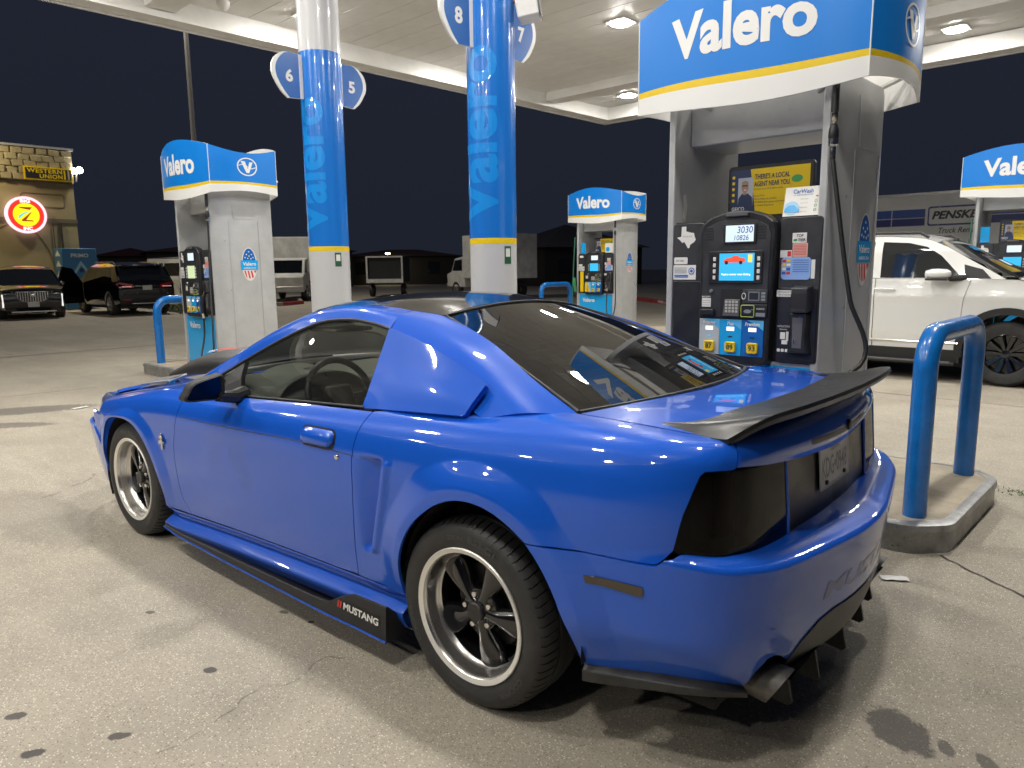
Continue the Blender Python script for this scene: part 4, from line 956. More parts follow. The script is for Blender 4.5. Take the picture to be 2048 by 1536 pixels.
# ---- section tables
_W = [.10, .20, .30, .42, .55, .66, .76, .82, .88, .94, 1.00, 1.08, 1.16]
_low = [(-.052, .10), (-.040, .20), (-.030, .30), (-.0185, .42), (-.009, .55), (-.003, .66)]
_ST = {
    3.25: [(0, .615), (-.012, .648), (-.04, .678), (-.09, .698), (-.14, .708), (-.20, .714), (-.27, .722)],
    2.85: [(0, .672), (-.012, .710), (-.036, .740), (-.085, .762), (-.14, .770), (-.21, .776), (-.29, .783)],
    2.25: [(0, .745), (-.013, .788), (-.036, .822), (-.080, .848), (-.13, .858), (-.20, .864), (-.28, .870)],
    1.5: [(0, .765), (-.011, .815), (-.036, .858), (-.090, .891), (-.125, .897), (-.17, .900), (-.22, .902)],
    .6: [(0, .775), (-.010, .832), (-.032, .884), (-.078, .928), (-.115, .944), (-.17, .956), (-.24, .966)],
    0.0: [(0, .780), (-.008, .838), (-.026, .893), (-.065, .943), (-.115, .970), (-.18, .988), (-.25, .998)],
    -.35: [(-.001, .780), (-.008, .840), (-.023, .900), (-.058, .955), (-.105, .985), (-.17, 1.001), (-.235, 1.006)],
    -.80: [(-.002, .780), (-.006, .838), (-.012, .895), (-.022, .945), (-.052, .978), (-.11, .990), (-.18, .992)],
}
_sk = sorted(_ST)
_sec = {k: _low + _ST[k] for k in _sk}
def section(s, w):
    s = max(_sk[0], min(_sk[-1], s))
    o = [table(_W, [p[0] for p in _sec[k]], w) for k in _near(s)]; z = [table(_W, [p[1] for p in _sec[k]], w) for k in _near(s)]
    ks = _near(s); return table(ks, o, s), table(ks, z, s)
def _near(s):
    i = bisect.bisect_left(_sk, s); a = max(0, min(len(_sk) - 4, i - 2)); return _sk[a:a + 4]

RA = (-.055, .340, .383); FA = (2.575, .325, .366)     # wheel openings
def bump_at(s, w):
    d = 0.0
    for cx, cz, r in (RA, FA):
        q = math.hypot(s - cx, w - cz)
        if q < r + .2:
            k = sstep(cz - .14, cz + .14, w); e = q - r; h = .030 if cx < 1 else .021; wd = .120 if cx < 1 else .100
            S_ = lambda v: (math.sqrt(v * v + .006 ** 2) + v) / 2
            f = 1 - (S_(e - .030) - S_(e - wd)) / (wd - .030)
            d += k * h * max(0, f)
    # scoop ahead of the rear wheel
    if .30 < s < .66 and .36 < w < .82:
        top = .775 - .02 * (s - .37); v = (top - w) / (top - .418)
        if -.1 < v < 1.1:
            ridge = lerp(.385, .497, v)          # rear vane line
            left = lerp(.575, .560, v)
            e = sstep(-.02, .05, v) * (1 - sstep(.93, 1.02, v))
            t = (s - ridge) / max(.02, left - ridge)
            if 0 < t < 1: d -= e * .040 * (1 - sstep(.0, 1, t)) * sstep(0, .22, t)
            d += e * .010 * (1 - sstep(0, .035, abs(s - ridge + .016)))
    return d
def U(s):                                        # tail panel inset above the bumper shelf
    t = abs(s - S_TAIL); y = t
    return -table([0, .15, .30, .45, .62, .78, .92, 1.05, 1.18, 1.4], [.146, .139, .124, .104, .086, .062, .036, .014, .003, 0], t)
def side(s, w):
    x, y, nx, ny = plan(s); o, z = section(s, w); o += bump_at(s, w)
    if s < -.5: o += U(s) * sstep(.62, .70, w)
    return (x + nx * o, y + ny * o, z)
side.flip = True
def tail(s, w):
    x, y, nx, ny = plan(s); o = table([.60, .66, .72, .80, .90, .96], [0, -.001, -.004, -.010, -.018, -.024], w) + U(s)
    return (x + nx * o, y + ny * o, w)
tail.flip = True
def zshelf(s): return table([0, .3, .6, .8, .95, 1.1, 1.4, 1.8], [.648, .650, .660, .675, .688, .684, .662, .648], abs(s - S_TAIL))
def bumper(s, w):
    x, y, nx, ny = plan(s); t = abs(s - S_TAIL); rear = 1 - sstep(.55, 1.25, t)
    of_r = table([.22, .30, .40, .50, .575, .612, .634, .645], [-.085, -.052, -.026, -.011, -.002, .0005, -.0005, -.011], w)
    of_s = table([.22, .30, .42, .55, .645], [-.052, -.036, -.0185, -.009, -.004], w) + bump_at(s, w)
    of_c = 0.0
    # tucked-in lower corner
    of_c = -.045 * (1 - sstep(.28, .46, w)) * math.exp(-((t - .98) / .28) ** 2)
    o = lerp(of_s, of_r, rear) + of_c; zs = zshelf(s)
    z = w + (zs - .648) * sstep(.45, .62, w)
    if w > .645:
        k = min(1, (w - .645) / .155); depth = -U(s) + .012
        o = lerp(o, -max(depth, .014), k) if True else o
        z = zs + .0 + .004 * math.sin(k * math.pi) - (1 - k) * .0
        z = lerp(.645 + (zs - .648), zs + .010, sstep(0, .25, k))
    return (x + nx * o, y + ny * o, z)
bumper.flip = True

# ---- outlines in (s, w)
G = .0022
door_f = [(1.940, .250), (1.970, .282), (2.012, .33), (2.026, .44), (2.022, .575), (1.985, .68), (1.945, .765), (1.925, .85), (1.915, .925)]
door_r = [(.600, .300), (.597, .42), (.583, .60), (.566, .78), (.552, .88), (.542, .955)]
def off(poly, d): return [(a + d, b) for a, b in poly]
def cat2(p, n=6): return [(q.x, q.y) for q in catmull([(a, b, 0) for a, b in p], n)]
dF, dR = cat2(door_f), cat2(door_r)
sill = lambda s: table([.3, .6, 1.4, 2.2], [.300, .294, .272, .238], s)
def sillpts(a, b, n=12): return [(lerp(a, b, i / n), sill(lerp(a, b, i / n))) for i in range(n + 1)]
def arch(c, z0, z1, n=40, front_first=True):
    """points on the wheel opening from the rear foot over the top to the front foot"""
    cx, cz, r = c; a0 = math.asin((z0 - cz) / r); a1 = math.asin((z1 - cz) / r)
    return [(cx - r * math.cos(lerp(a0, math.pi - a1, i / n)), cz + r * math.sin(lerp(a0, math.pi - a1, i / n))) for i in range(n + 1)]

seam_b = [(-.276, .6525), (-.359, .658), (-.511, .661), (-.658, .661), (-.674, .662), (-.697, .678), (-.7175, .696)]     # quarter / bumper seam
lamp_out = [(-.7262, .7282), (-.7423, .7862), (-.7672, .850), (-.7882, .8978), (-.8039, .910), (-.8607, .9099), (-.9315, .905)]
lid_seam = [(-.283, 1.153), (-.335, 1.147), (-.443, 1.148), (-.546, 1.146), (-.648, 1.1406), (-.790, 1.109), (-.892, 1.072), (-.9354, 1.036), (-.968, 1.005), (-.968, .9686), (-.9565, .9333), (-.9457, .908)]
def flare_lines(c, wd, n=60):
    return [[(c[0] + (c[2] + d) * math.cos(R(a)), c[1] + (c[2] + d) * math.sin(R(a))) for a in [-25 + 230 * i / n for i in range(n + 1)]] for d in (.022, .030, .038, wd - .008, wd, wd + .008)]
SCL = [[(lerp(.385, .497, v) + d, lerp(.775, .418, v)) for v in [i / 20 for i in range(21)]] for d in (-.004, -.016, -.030, .004, .025, .045)] + [[(lerp(.385, .575, v), lerp(.775, .771, v) + d) for v in [i / 10 for i in range(11)]] for d in (-.018, -.004, .006)]
CR = {'quarter_panel': flare_lines(RA, .120) + SCL, 'front_fender': flare_lines(FA, .100), 'door': []}
def side_pair(name, outline, step, label=None, mats='paint'):
    o = panel(name, outline, side, step, M[mats], car, creases=CR[name])
    o2 = panel(name, outline, side, step * 1.6, M[mats], car, mirror=True)
    return o, o2
# door
door_o = [(a - G, b) for a, b in dF] + [(a + G, b) for a, b in reversed(dR)] + [(s, w + G) for s, w in sillpts(.602, 1.953)][1:-1]
DOOR, DOOR2 = side_pair('door', door_o, .020)
# quarter panel: seam, wheel opening, door edge, belt, lid seam, lamp
ra = arch(RA, .655, .300)
ra = [q for q in ra if q[0] > -.275 or q[1] > .655]
q_o = [(a - G, b) for a, b in dR] + [(.45, 1.0), (.30, 1.05), (.10, 1.10), (-.10, 1.14)] + lid_seam + list(reversed(lamp_out)) + \
      [(a, b + G) for a, b in reversed(seam_b)] + [q for q in ra if q[0] > -.272] + [(.325, .302)] + [(s, w + G) for s, w in sillpts(.36, .594, 4)]
QUART, QUART2 = side_pair('quarter_panel', q_o, .013)
# fender
fa = arch(FA, .245, .300)
f_o = [(a + G, b) for a, b in reversed(dF)] + [(s, w + G) for s, w in sillpts(1.965, 2.215, 4)] + fa[::1] + [(2.96, .33), (3.03, .50), (3.08, .565), (3.09, .61), (3.02, .68), (2.94, .755), (2.93, .85), (2.9, .92), (2.85, 1.09), (2.5, 1.12), (2.1, 1.12), (1.93, 1.06)]
FEND, FEND2 = side_pair('front_fender', f_o, .018)
# sill and rocker
def rocker(a, b):
    x, y, nx, ny = plan(a); zt = sill(a) - G
    ys = [(-.031, zt), (-.034, zt - .012), (-.060, zt - .040), (-.050, zt - .052), (-.018, zt - .072), (-.010, zt - .084), (-.022, zt - .115), (-.060, zt - .160), (-.16, zt - .17)]
    t = b * (len(ys) - 1); i = min(len(ys) - 2, int(t)); k = t - i
    o = table(list(range(len(ys))), [q[0] for q in ys], t); z = table(list(range(len(ys))), [q[1] for q in ys], t)
    e = sstep(.36, .44, a) * (1 - sstep(2.12, 2.20, a))
    return (x + nx * o, y + ny * o - (1 - e) * .012, z)
rocker.flip = False
for mir in (False, True):
    rows = [[rocker(lerp(.34, 2.22, i / 60), j / 40) for j in range(41)] for i in range(61)]
    if mir: rows = [[(p[0], -p[1], p[2]) for p in r] for r in rows]
    MB().grid(rows, flip=mir).build('side_skirt', M['paint'], car, smooth=60)
# black lip under the sill with its upswept printed end
def lip_side(mir):
    sg = -1 if mir else 1
    top = [(2.20, .905, .150), (2.0, .925, .152), (1.5, .938, .160), (1.0, .945, .165), (.80, .948, .168), (.72, .948, .176), (.62, .946, .228), (.56, .944, .250), (.37, .944, .256)]
    b = MB(); n = len(top); vs = []
    for x, y, z in top:
        zb = lerp(.135, .118, (2.2 - x) / 1.83)
        vs += [(x, sg * (y - .060), max(z - .05, zb + .006)), (x, sg * (y - .008), z), (x, sg * y, z - .003), (x, sg * (y + .006), zb + .008), (x, sg * (y + .004), zb), (x, sg * (y - .10), zb)]
    fs = []
    for i in range(n - 1):
        for k in range(6):
            f = (i * 6 + k, i * 6 + (k + 1) % 6, (i + 1) * 6 + (k + 1) % 6, (i + 1) * 6 + k)
            fs.append(f if mir else tuple(reversed(f)))
    fs += [tuple(range(6)) if mir else tuple(reversed(range(6))), tuple(range((n - 1) * 6, n * 6)) if not mir else tuple(reversed(range((n - 1) * 6, n * 6)))]
    b.add(vs, fs); o = b.build('skirt_lip', M['trim'], car, smooth=40, weld=True)
    # thin blue edge along the bottom
    eb = MB(); eb.tube([(x, sg * (y + .006), lerp(.135, .118, (2.2 - x) / 1.83) + .003) for x, y, z in top], .0045, 6); eb.build('edge_strip', M['paint'], o)
    if not mir:
        def mp(u, v): return (.625 - u, .9515 + .0, .152 + v + (u - .1) * .012)
        text('lettering', 'MUSTANG', lambda u, v: (.612 - u - v * .15, .9535, .178 + v - u * .02), .205, .030, M['swhite'], o, bold=.03)
        for k in range(2):
            MB().add([(.650 - k * .014, .9535, .178), (.641 - k * .014, .9535, .178), (.632 - k * .014, .9535, .208), (.641 - k * .014, .9535, .208)], [(3, 2, 1, 0)]).build('red_slash', M['red'], o)
    return o
lip_side(False); lip_side(True)

# rear bumper, one skin from wheel to wheel
sL = -.30
def barch():
    a = arch(RA, .285, .30); return [q for q in a if q[0] < -.2 and q[1] < .634 and q[1] > .29]
def bw(s, z):
    lo, hi = .30, .646
    for _ in range(40):
        m = (lo + hi) / 2
        if bumper(s, m)[2] < z: lo = m
        else: hi = m
    return lo
ra_b = [(-.2755, .637), (-.305, .603), (-.335, .5635), (-.357, .530), (-.3762, .4965), (-.397, .446), (-.4147, .393), (-.425, .340), (-.4312, .2886)]
sM = lambda s: 2 * S_TAIL - s
left_edge = [(a, b) for a, b in ra_b]
bot = [(-.5636, .2996), (-.7235, .3139), (-.9213, .3027), (-1.005, .272), (-1.029, .317), (-1.0653, .3546), (-1.10, .356), (-1.1325, .344), (-1.19, .305), (-1.25, .268), (s_of_y(.35), .260), (s_of_y(.2), .258)]
topl = [(a, bw(a, side(a, b)[2] - G)) for a, b in seam_b[:-2]] + [(-.697, .640), (-.7185, .652)] + [(-.7582, .70), (-.8277, .735), (-.9409, .775), (-1.076, .79), (s_of_y(.5), .80), (s_of_y(.25), .80), (S_TAIL, .80)]
half = left_edge + bot
b_o = half + [(S_TAIL, .257)] + [(sM(a), b) for a, b in reversed(half)] + [(sM(a), b) for a, b in topl] + [(a, b) for a, b in reversed(topl[:-1])]
BUMP = panel('rear_bumper', b_o, bumper, .0115, M['paint'], car)
# satin insert between the exhausts
def ins(y, w): 
    q = bumper(s_of_y(y), w); x, yy, nx, ny = plan(s_of_y(y)); return (q[0] + nx * .004, q[1] + ny * .004, q[2])
ins.flip = False
ins_o = [(-.50, .262), (.50, .262), (.485, .300), (.440, .352), (.36, .392), (.27, .405), (-.27, .405), (-.36, .392), (-.44, .352), (-.485, .300)]
ins_f = lambda y, w: ins(-y, w)
ins_f.flip = False
panel('bumper_insert', ins_o, ins_f, .02, M['satin2'], car, lip=.008)
def bt(y, w, d=.001):
    s = s_of_y(y); q = bumper(s, w); x, yy, nx, ny = plan(s); return (q[0] + nx * d, q[1] + ny * d, q[2])
text('embossed_lettering', 'MUSTANG', lambda u, v: bt(.36 - u, .462 + v), .80, .058, mat('blue_recessed_letters', (.008, .045, .30), .35, coat=.6), BUMP, bold=.02, cut=.03, shear=.15)
# side marker lens
mk = [(-.4649, .5719), (-.4713, .5555), (-.6349, .5444), (-.643, .549), (-.6407, .5655), (-.60, .5675)]
mk = mk[::-1]
def mkf(s, w): 
    p = bumper(s, w); x, y, nx, ny = plan(s); return (p[0] + nx * .005, p[1] + ny * .005, p[2])
mkf.flip = True
panel('side_marker', mk, mkf, .02, M['amber'], car, lip=.008); panel('side_marker', mk, mkf, .02, M['amber'], car, lip=.008, mirror=True)

# tail lamps and the satin panel between them
iy = .425
lo = [(-.7185, .7041), (-.7415, .8039), (-.7669, .8654), (-.7946, .9164), (-.82, .921), (-.8637, .9199), (-.9508, .9133), (-1.0872, .9033), (s_of_y(iy), .8884), (s_of_y(iy + .004), .7699), (s_of_y(iy + .012), .650), (-1.0761, .650), (-.9409, .665), (-.8277, .682), (-.7582, .690)]
def lampf(d):
    def f(s, w):
        p = tail(s, w); x, y, nx, ny = plan(s); return (p[0] + nx * d, p[1] + ny * d, p[2])
    f.flip = True; return f
for mir in (False, True):
    L = panel('tail_lamp', lo, lampf(-.055), .03, M['black'], car, lip=0, mirror=mir)
    panel('smoked_cover', lo, lampf(.004), .02, M['smoke'], L, lip=.05, mirror=mir)
    for k, (a, b) in enumerate(((-.76, -.84), (-.86, -.96), (-.98, -1.08))):
        r = rrect(b, .72, a, .90 - .005 * k, .015, 3)
        panel('reflector', r, lampf(-.030 - .006 * k), .02, mat('dark_red_reflector' if k else 'dark_chrome', (.10, .010, .012) if k else (.18, .18, .18), .2, .6 if not k else 0, coat=.5), L, lip=.02, mirror=mir)
cp = [(iy - .006, .70), (iy - .014, .884), (.2, .874), (0, .868), (-.2, .874), (-iy + .014, .884), (-iy + .006, .70), (-iy, .655), (iy, .655)]
cpf = lambda y, w: lampf(.0)(s_of_y(-y), w)
CP = panel('tail_panel', [(-a, b) for a, b in cp][::-1], cpf, .03, M['satin'], car, lip=.01)
for sg in (1, -1):
    st = [lampf(.004)(s_of_y(sg * (iy - .001 + .004 * i / 8)), lerp(.665, .888, i / 8)) for i in range(9)]
    MB().tube(st, .0055, 8).build('blue_divider', M['paint'], car, smooth=60)
# licence plate
PL = box('licence_plate', (-.874, -.1525, .733), (-.871, .1525, .886), M['plate'], car, bevel=.001)
pm = PL.matrix_world
for v in PL.data.vertices: v.co.x += (v.co.z - .733) * .085
px = lambda z: -.8746 + (z - .733) * .085
text('plate_number', 'KDG\u20220948', lambda u, v: (px(.765 + v), .130 - u, .765 + v), .262, .068, M['inkg'], PL, bold=.012)
text('plate_state', 'TEXAS', lambda u, v: (px(.845 + v), .045 - u, .847 + v), .10, .022, M['inkg'], PL, bold=.01)
fr = MB()
for a, b in (((-.1525, .733), (.1525, .738)), ((-.1525, .881), (.1525, .886)), ((-.1525, .738), (-.147, .881)), ((.147, .738), (.1525, .881))):
    fr.add([(px(b[1] if k else a[1]) - .002, y, z) for k, (y, z) in enumerate(((a[0], a[1]), (b[0], b[1])))] , []) if False else None
    z0, z1 = a[1], b[1]; y0, y1 = a[0], b[0]
    fr.add([(px(z0) - .0015, y0, z0), (px(z0) - .0015, y1, z0), (px(z1) - .0015, y1, z1), (px(z1) - .0015, y0, z1)], [(0, 3, 2, 1)])
fr.build('plate_border', M['lgrey'], PL)
for y, z in ((.095, .752), (-.095, .752), (.095, .874), (-.095, .874)): MB().lathe([(0, -.007), (.007, -.006), (.009, 0)], (px(z), y, z), 'x', 10).build('plate_bolt', M['black'], PL)

# decklid
def patch(rows, n=None, flip=False, sx=1.0, sy=1.0):
    """bicubic surface through a grid of points, domain (0..sx, 0..sy)"""
    R_, C_ = len(rows), len(rows[0]); rows = [[Vector(p) for p in r] for r in rows]
    def cr(p0, p1, p2, p3, t): return .5 * ((2 * p1) + (p2 - p0) * t + (2 * p0 - 5 * p1 + 4 * p2 - p3) * t * t + (3 * p1 - p0 - 3 * p2 + p3) * t**3)
    def line(P, t):
        m = len(P); t = t * (m - 1); i = max(0, min(m - 2, int(math.floor(t)))); k = t - i
        p0 = P[i - 1] if i > 0 else P[i] * 2 - P[i + 1]; p3 = P[i + 2] if i + 2 < m else P[i + 1] * 2 - P[i]
        return cr(p0, P[i], P[i + 1], p3, k)
    def f(a, b): return tuple(line([line(r, a / sx) for r in rows], b / sy))
    f.flip = flip; return f
def sym(half): return half + [(x, -y, z) for x, y, z in reversed(half[:-1])]
LS = [side(*q) for q in lid_seam]
def ls(x):                       # lid edge (y, z) along the top seam
    xs = [-p[0] for p in LS[:9]]; return table(xs, [p[1] for p in LS[:9]], -x) - .005, table(xs, [p[2] for p in LS[:9]], -x)
def lrow(xe, xc, zc, k=.012):
    ye, ze = ls(xe); return sym([(xe, ye, ze), (lerp(xe, xc, .45), ye * .74, ze + (zc - ze) * .50 + k * .3), (lerp(xe, xc, .80), ye * .36, ze + (zc - ze) * .86 + k * .2), (xc, 0, zc)])
def lrear(e, xc, zc): return sym([(e[0], e[1] - .005, e[2]), (lerp(e[0], xc, .50), .50, lerp(e[2], zc, .42)), (lerp(e[0], xc, .87), .25, lerp(e[2], zc, .80)), (xc, 0, zc)])
lid_rows = [lrow(-.290, -.425, 1.017), lrow(-.43, -.53, 1.020), lrow(-.56, -.63, 1.019), lrow(-.68, -.73, 1.014), lrear(LS[6], -.835, 1.000), lrear((LS[8][0], LS[8][1], LS[8][2]), -.872, .975), lrear(LS[9], -.890, .942), lrear(LS[10], -.893, .910), lrear(LS[11], -.876, .868)]
lidf = patch(lid_rows, flip=True, sx=1.38, sy=.62)
LID = panel('decklid', [(0.004, 0), (1.376, 0), (1.376, .62), (0.004, .62)], lidf, .02, M['paint'], car, lip=.02)
hp = rrect(.43, .505, .95, .545, .006, 2)
def lidoff(d):
    def f(a, b):
        p = Vector(lidf(a, b)); e = 1e-3; n = (Vector(lidf(a, b + e)) - p).cross(Vector(lidf(a + e, b)) - p).normalized()
        return tuple(p + n * d)
    return f
panel('handle_recess', hp, lidoff(.0015), .03, M['satin2'], LID, lip=0)
MB().lathe([(0, -.012), (.016, -.011), (.019, -.004), (.019, .02)], (-.889, -.045, .925), 'x', 20).build('lid_lock', M['black'], LID, smooth=40)

# rear wing
wy = [-.672, -.655, -.64, -.62, -.59, -.55, -.50, -.40, -.25, 0, .25, .40, .50, .55, .59, .62, .64, .655, .672]
def wing_sec(y):
    a = abs(y)
    le = table([0, .25, .50, .55, .59, .62, .64, .672], [-.742, -.728, -.695, -.672, -.625, -.565, -.505, -.50], a); 
    te = table([0, .25, .40, .50, .55, .59, .62, .64, .672], [-.945, -.938, -.925, -.908, -.893, -.872, -.842, -.812, -.778], a)
    zt = table([0, .25, .40, .50, .55, .59, .62, .64, .672], [1.076, 1.076, 1.074, 1.070, 1.066, 1.058, 1.040, 1.018, .992], a)
    zl = table([0, .25, .50, .55, .60, .64, .672], [1.040, 1.039, 1.033, 1.022, 1.010, 1.002, .997], a)
    zb = table([0, .50, .56, .60, .64, .672], [1.018, 1.010, .992, .985, .982, .980], a)
    mid = lerp(le, te, .5); zm = lerp(zl, zt, .46) - .003
    return [(le, y, zb), (le + .004, y, zl - .004), (le - .012, y, zl), (mid, y, zm), (te + .025, y, zt - .002), (te, y, zt + .001), (te - .004, y, zt - .010), (te + .010, y, zt - .030), (lerp(te, mid, .7), y, lerp(zb, zt - .02, .25))]
ws = [wing_sec(y) for y in [lerp(wy[i], wy[i + 1], k / 3) for i in range(len(wy) - 1) for k in range(3)] + [wy[-1]]]
wb = MB(); n = 9; vs = [p for r in ws for p in r]; fs = []
for i in range(len(ws) - 1):
    for k in range(n): fs.append((i * n + k, i * n + (k + 1) % n, (i + 1) * n + (k + 1) % n, (i + 1) * n + k))
fs += [tuple(reversed(range(n))), tuple(range((len(ws) - 1) * n, len(ws) * n))]
wb.add(vs, fs).build('rear_wing', M['satin'], car, smooth=32, weld=True)

# ---- greenhouse (left half in y > 0, mirrored for the right)
Bc = [(1.93, .790, .893), (1.82, .775, .940), (1.65, .708, 1.035), (1.40, .655, 1.148), (1.15, .618, 1.234), (.95, .606, 1.255), (.80, .609, 1.247), (.665, .620, 1.228)]
Cc = [(2.05, .730, .905), (1.90, .712, .985), (1.72, .645, 1.085), (1.50, .575, 1.198), (1.25, .525, 1.283), (1.0, .496, 1.306), (.85, .482, 1.304), (.700, .466, 1.292)]
Mc = [tuple((a + b) / 2 + d for a, b, d in zip(p, q, (0, .012, .014))) for p, q in zip(Bc, Cc)]
railf = patch([Bc, Mc, Cc], sx=1.5, sy=.2); railf.flip = False
for mir in (False, True): panel('roof_rail', [(0, 0), (1.496, 0), (1.496, .2), (0, .2)], railf, .02, M['paint'], car, lip=.015, mirror=mir)
# sail panel
so = [(.662, .621, 1.227), (.50, .652, 1.172), (.32, .702, 1.095), (.15, .756, 1.010), (.02, .792, .970)]
si = [(.697, .467, 1.291), (.50, .462, 1.268), (.20, .535, 1.190), (-.06, .612, 1.083), (-.281, .664, .998)]
sm = [tuple((a + b) / 2 + d for a, b, d in zip(p, q, (0, .016, .016))) for p, q in zip(so, si)]
sailf = patch([so, sm, si], sx=.95, sy=.22); sailf.flip = False
for mir in (False, True): panel('sail_panel', [(0.002, 0), (.95, 0), (.95, .22), (0.002, .22)], sailf, .018, M['paint'], car, lip=.015, mirror=mir)
# raised quarter window cover
cv_rows = [[(.668, .624, 1.232), (.655, .686, 1.132), (.643, .746, 1.036), (.632, .806, .938)],
           [(.47, .656, 1.197), (.452, .712, 1.112), (.442, .768, 1.035), (.434, .818, .954)],
           [(.25, .698, 1.143), (.25, .742, 1.085), (.25, .788, 1.027), (.25, .824, .967)],
           [(.045, .738, 1.080), (.055, .766, 1.047), (.066, .795, 1.012), (.078, .818, .976)]]
covf = patch(cv_rows, sx=.34, sy=.62); covf.flip = False
cvo = [(0, 0), (.34, 0), (.34, .60), (.325, .618), (.02, .62), (0.0, .60)]
for mir in (False, True):
    panel('quarter_window_cover', cvo, covf, .018, M['paint'], car, lip=.020, mirror=mir)
# side glass and its rubber, mirror triangle
glass_top = catmull([(x, y - .008, z - .008) for x, y, z in Bc[1:]], 6)
def sideglass(a, b):
    """a along the window 0..1, b from belt 0 to the roof rail 1"""
    t = glass_top[0] if a <= 0 else None
    k = a * (len(glass_top) - 1); i = min(len(glass_top) - 2, int(k)); top = glass_top[i].lerp(glass_top[i + 1], k - i)
    bx = lerp(1.80, .622, a); bot = Vector((bx, .800, table([.6, 1.05, 1.56, 1.8], [.944, .920, .892, .884], bx) - .006))
    p = bot.lerp(top, b); p.y += .012 * math.sin(b * math.pi); return tuple(p)
for mir in (False, True):
    sg = -1 if mir else 1
    rows = [[sideglass(i / 40, j / 10) for j in range(11)] for i in range(41)]
    rows = [[(x, y * sg, z) for x, y, z in r] for r in rows]
    MB().grid(rows, flip=not mir).build('side_window', M['sideglass'], car, smooth=80)
    MB().tube([(p.x, (p.y + .005) * sg, p.z + .004) for p in glass_top], .0075, 8).build('window_seal', M['trim'], car, smooth=60)
    MB().tube([tuple(Vector(sideglass(a / 20, 0)) * 1 + Vector((0, .004, .004))) if not mir else (sideglass(a / 20, 0)[0], -sideglass(a / 20, 0)[1] - .004, sideglass(a / 20, 0)[2] + .004) for a in range(21)], .006, 8).build('belt_seal', M['trim'], car, smooth=60)
    tri = [sideglass(.0, .0), sideglass(.235, .0), sideglass(.20, .45), sideglass(.175, .97), sideglass(.10, .85), sideglass(.03, .6)]
    t3 = [(x, (y + .006) * sg, z) for x, y, z in tri]; t4 = [(x, (y - .02) * sg, z) for x, y, z in tri]
    MB().add(t3 + t4, [tuple(range(6)) if mir else tuple(reversed(range(6)))] + [((i, (i + 1) % 6, (i + 1) % 6 + 6, i + 6)) for i in range(6)]).build('mirror_sail', M['trim'], car)
# roof
roof_rows = [sym([tuple(Cc[2 + 2]), (1.30, .35, 1.306), (1.335, .18, 1.316), (1.345, 0, 1.318)]),
             sym([tuple(Cc[5]), (1.06, .35, 1.330), (1.08, .18, 1.342), (1.085, 0, 1.346)]),
             sym([tuple(Cc[6]), (.82, .35, 1.330), (.815, .18, 1.344), (.815, 0, 1.349)]),
             sym([(.53, .456, 1.276), (.525, .33, 1.298), (.515, .18, 1.312), (.51, 0, 1.316)])]
rooff = patch(roof_rows, sx=1.0, sy=.75); rooff.flip = True
panel('roof_skin', [(0, 0), (1, 0), (1, .75), (0, .75)], rooff, .03, M['gloss'], car, lip=.012)
# rear glass: tinted pane with dark border and defroster lines
rg = []
for e, c in (((.522, .452, 1.272), (.500, 1.311)), ((.27, .515, 1.199), (.215, 1.222)), ((-.01, .587, 1.097), (-.11, 1.118)), ((-.272, .652, 1.002), (-.408, 1.018))):
    rg.append(sym([(lerp(c[0], e[0], k * k), e[1] * k, lerp(c[1], e[2], k * k)) for k in (1, .75, .5, .25, 0)]))
rgf = patch(rg, sx=1.25, sy=.95); rgf.flip = True
RG = panel('rear_window', [(0.0, 0), (1.25, 0), (1.25, .95), (0.0, .95)], rgf, .03, M['rearglass'], car, lip=0)
def rgo(d):
    def f(a, b):
        p = Vector(rgf(a, b)); e = 1e-3; n = (Vector(rgf(a, b + e)) - p).cross(Vector(rgf(a + e, b)) - p).normalized()
        return p + n * d
    return f
bd = MB(); f_ = rgo(-.003)
inner = rrect(.045, .04, 1.205, .89, .05, 5)
bo = densify([(0, 0), (1.25, 0), (1.25, .95), (0, .95)], .05); 
panel('glass_border', [(0, 0), (1.25, 0), (1.25, .95), (0, .95)], rgo(-.003), .04, M['black'], RG, lip=0, holes=[inner])
dl = MB()
for i in range(15): dl.tube([f_(lerp(.05, 1.2, k / 20), .13 + i * .05) for k in range(21)], .0016, 4)
dl.build('defroster_lines', M['heat'], RG)
sea = MB().tube([rgo(.002)(a, b) for a, b in densify([(0, .945), (0, 0), (1.25, 0), (1.25, .945)], .05, closed=False)], .006, 6); sea.build('glass_seal', M['trim'], car, smooth=60)
MB().tube([rgo(.001)(lerp(0, 1.25, k / 24), .955) for k in range(25)], .011, 6).build('lower_seal', M['dusty'], car, smooth=60)
# windscreen
wsr = [sym([(2.02, .735, .905), (2.14, .52, .925), (2.20, .26, .935), (2.22, 0, .94)]),
       sym([(1.68, .655, 1.090), (1.76, .45, 1.12), (1.79, .22, 1.13), (1.80, 0, 1.135)]),
       sym([(1.27, .53, 1.282), (1.31, .35, 1.304), (1.345, .18, 1.314), (1.355, 0, 1.316)])]
wsf = patch(wsr, sx=1.4, sy=.9); wsf.flip = True
panel('windscreen', [(0, 0), (1.4, 0), (1.4, .9), (0, .9)], wsf, .05, M['wsglass'], car, lip=0)
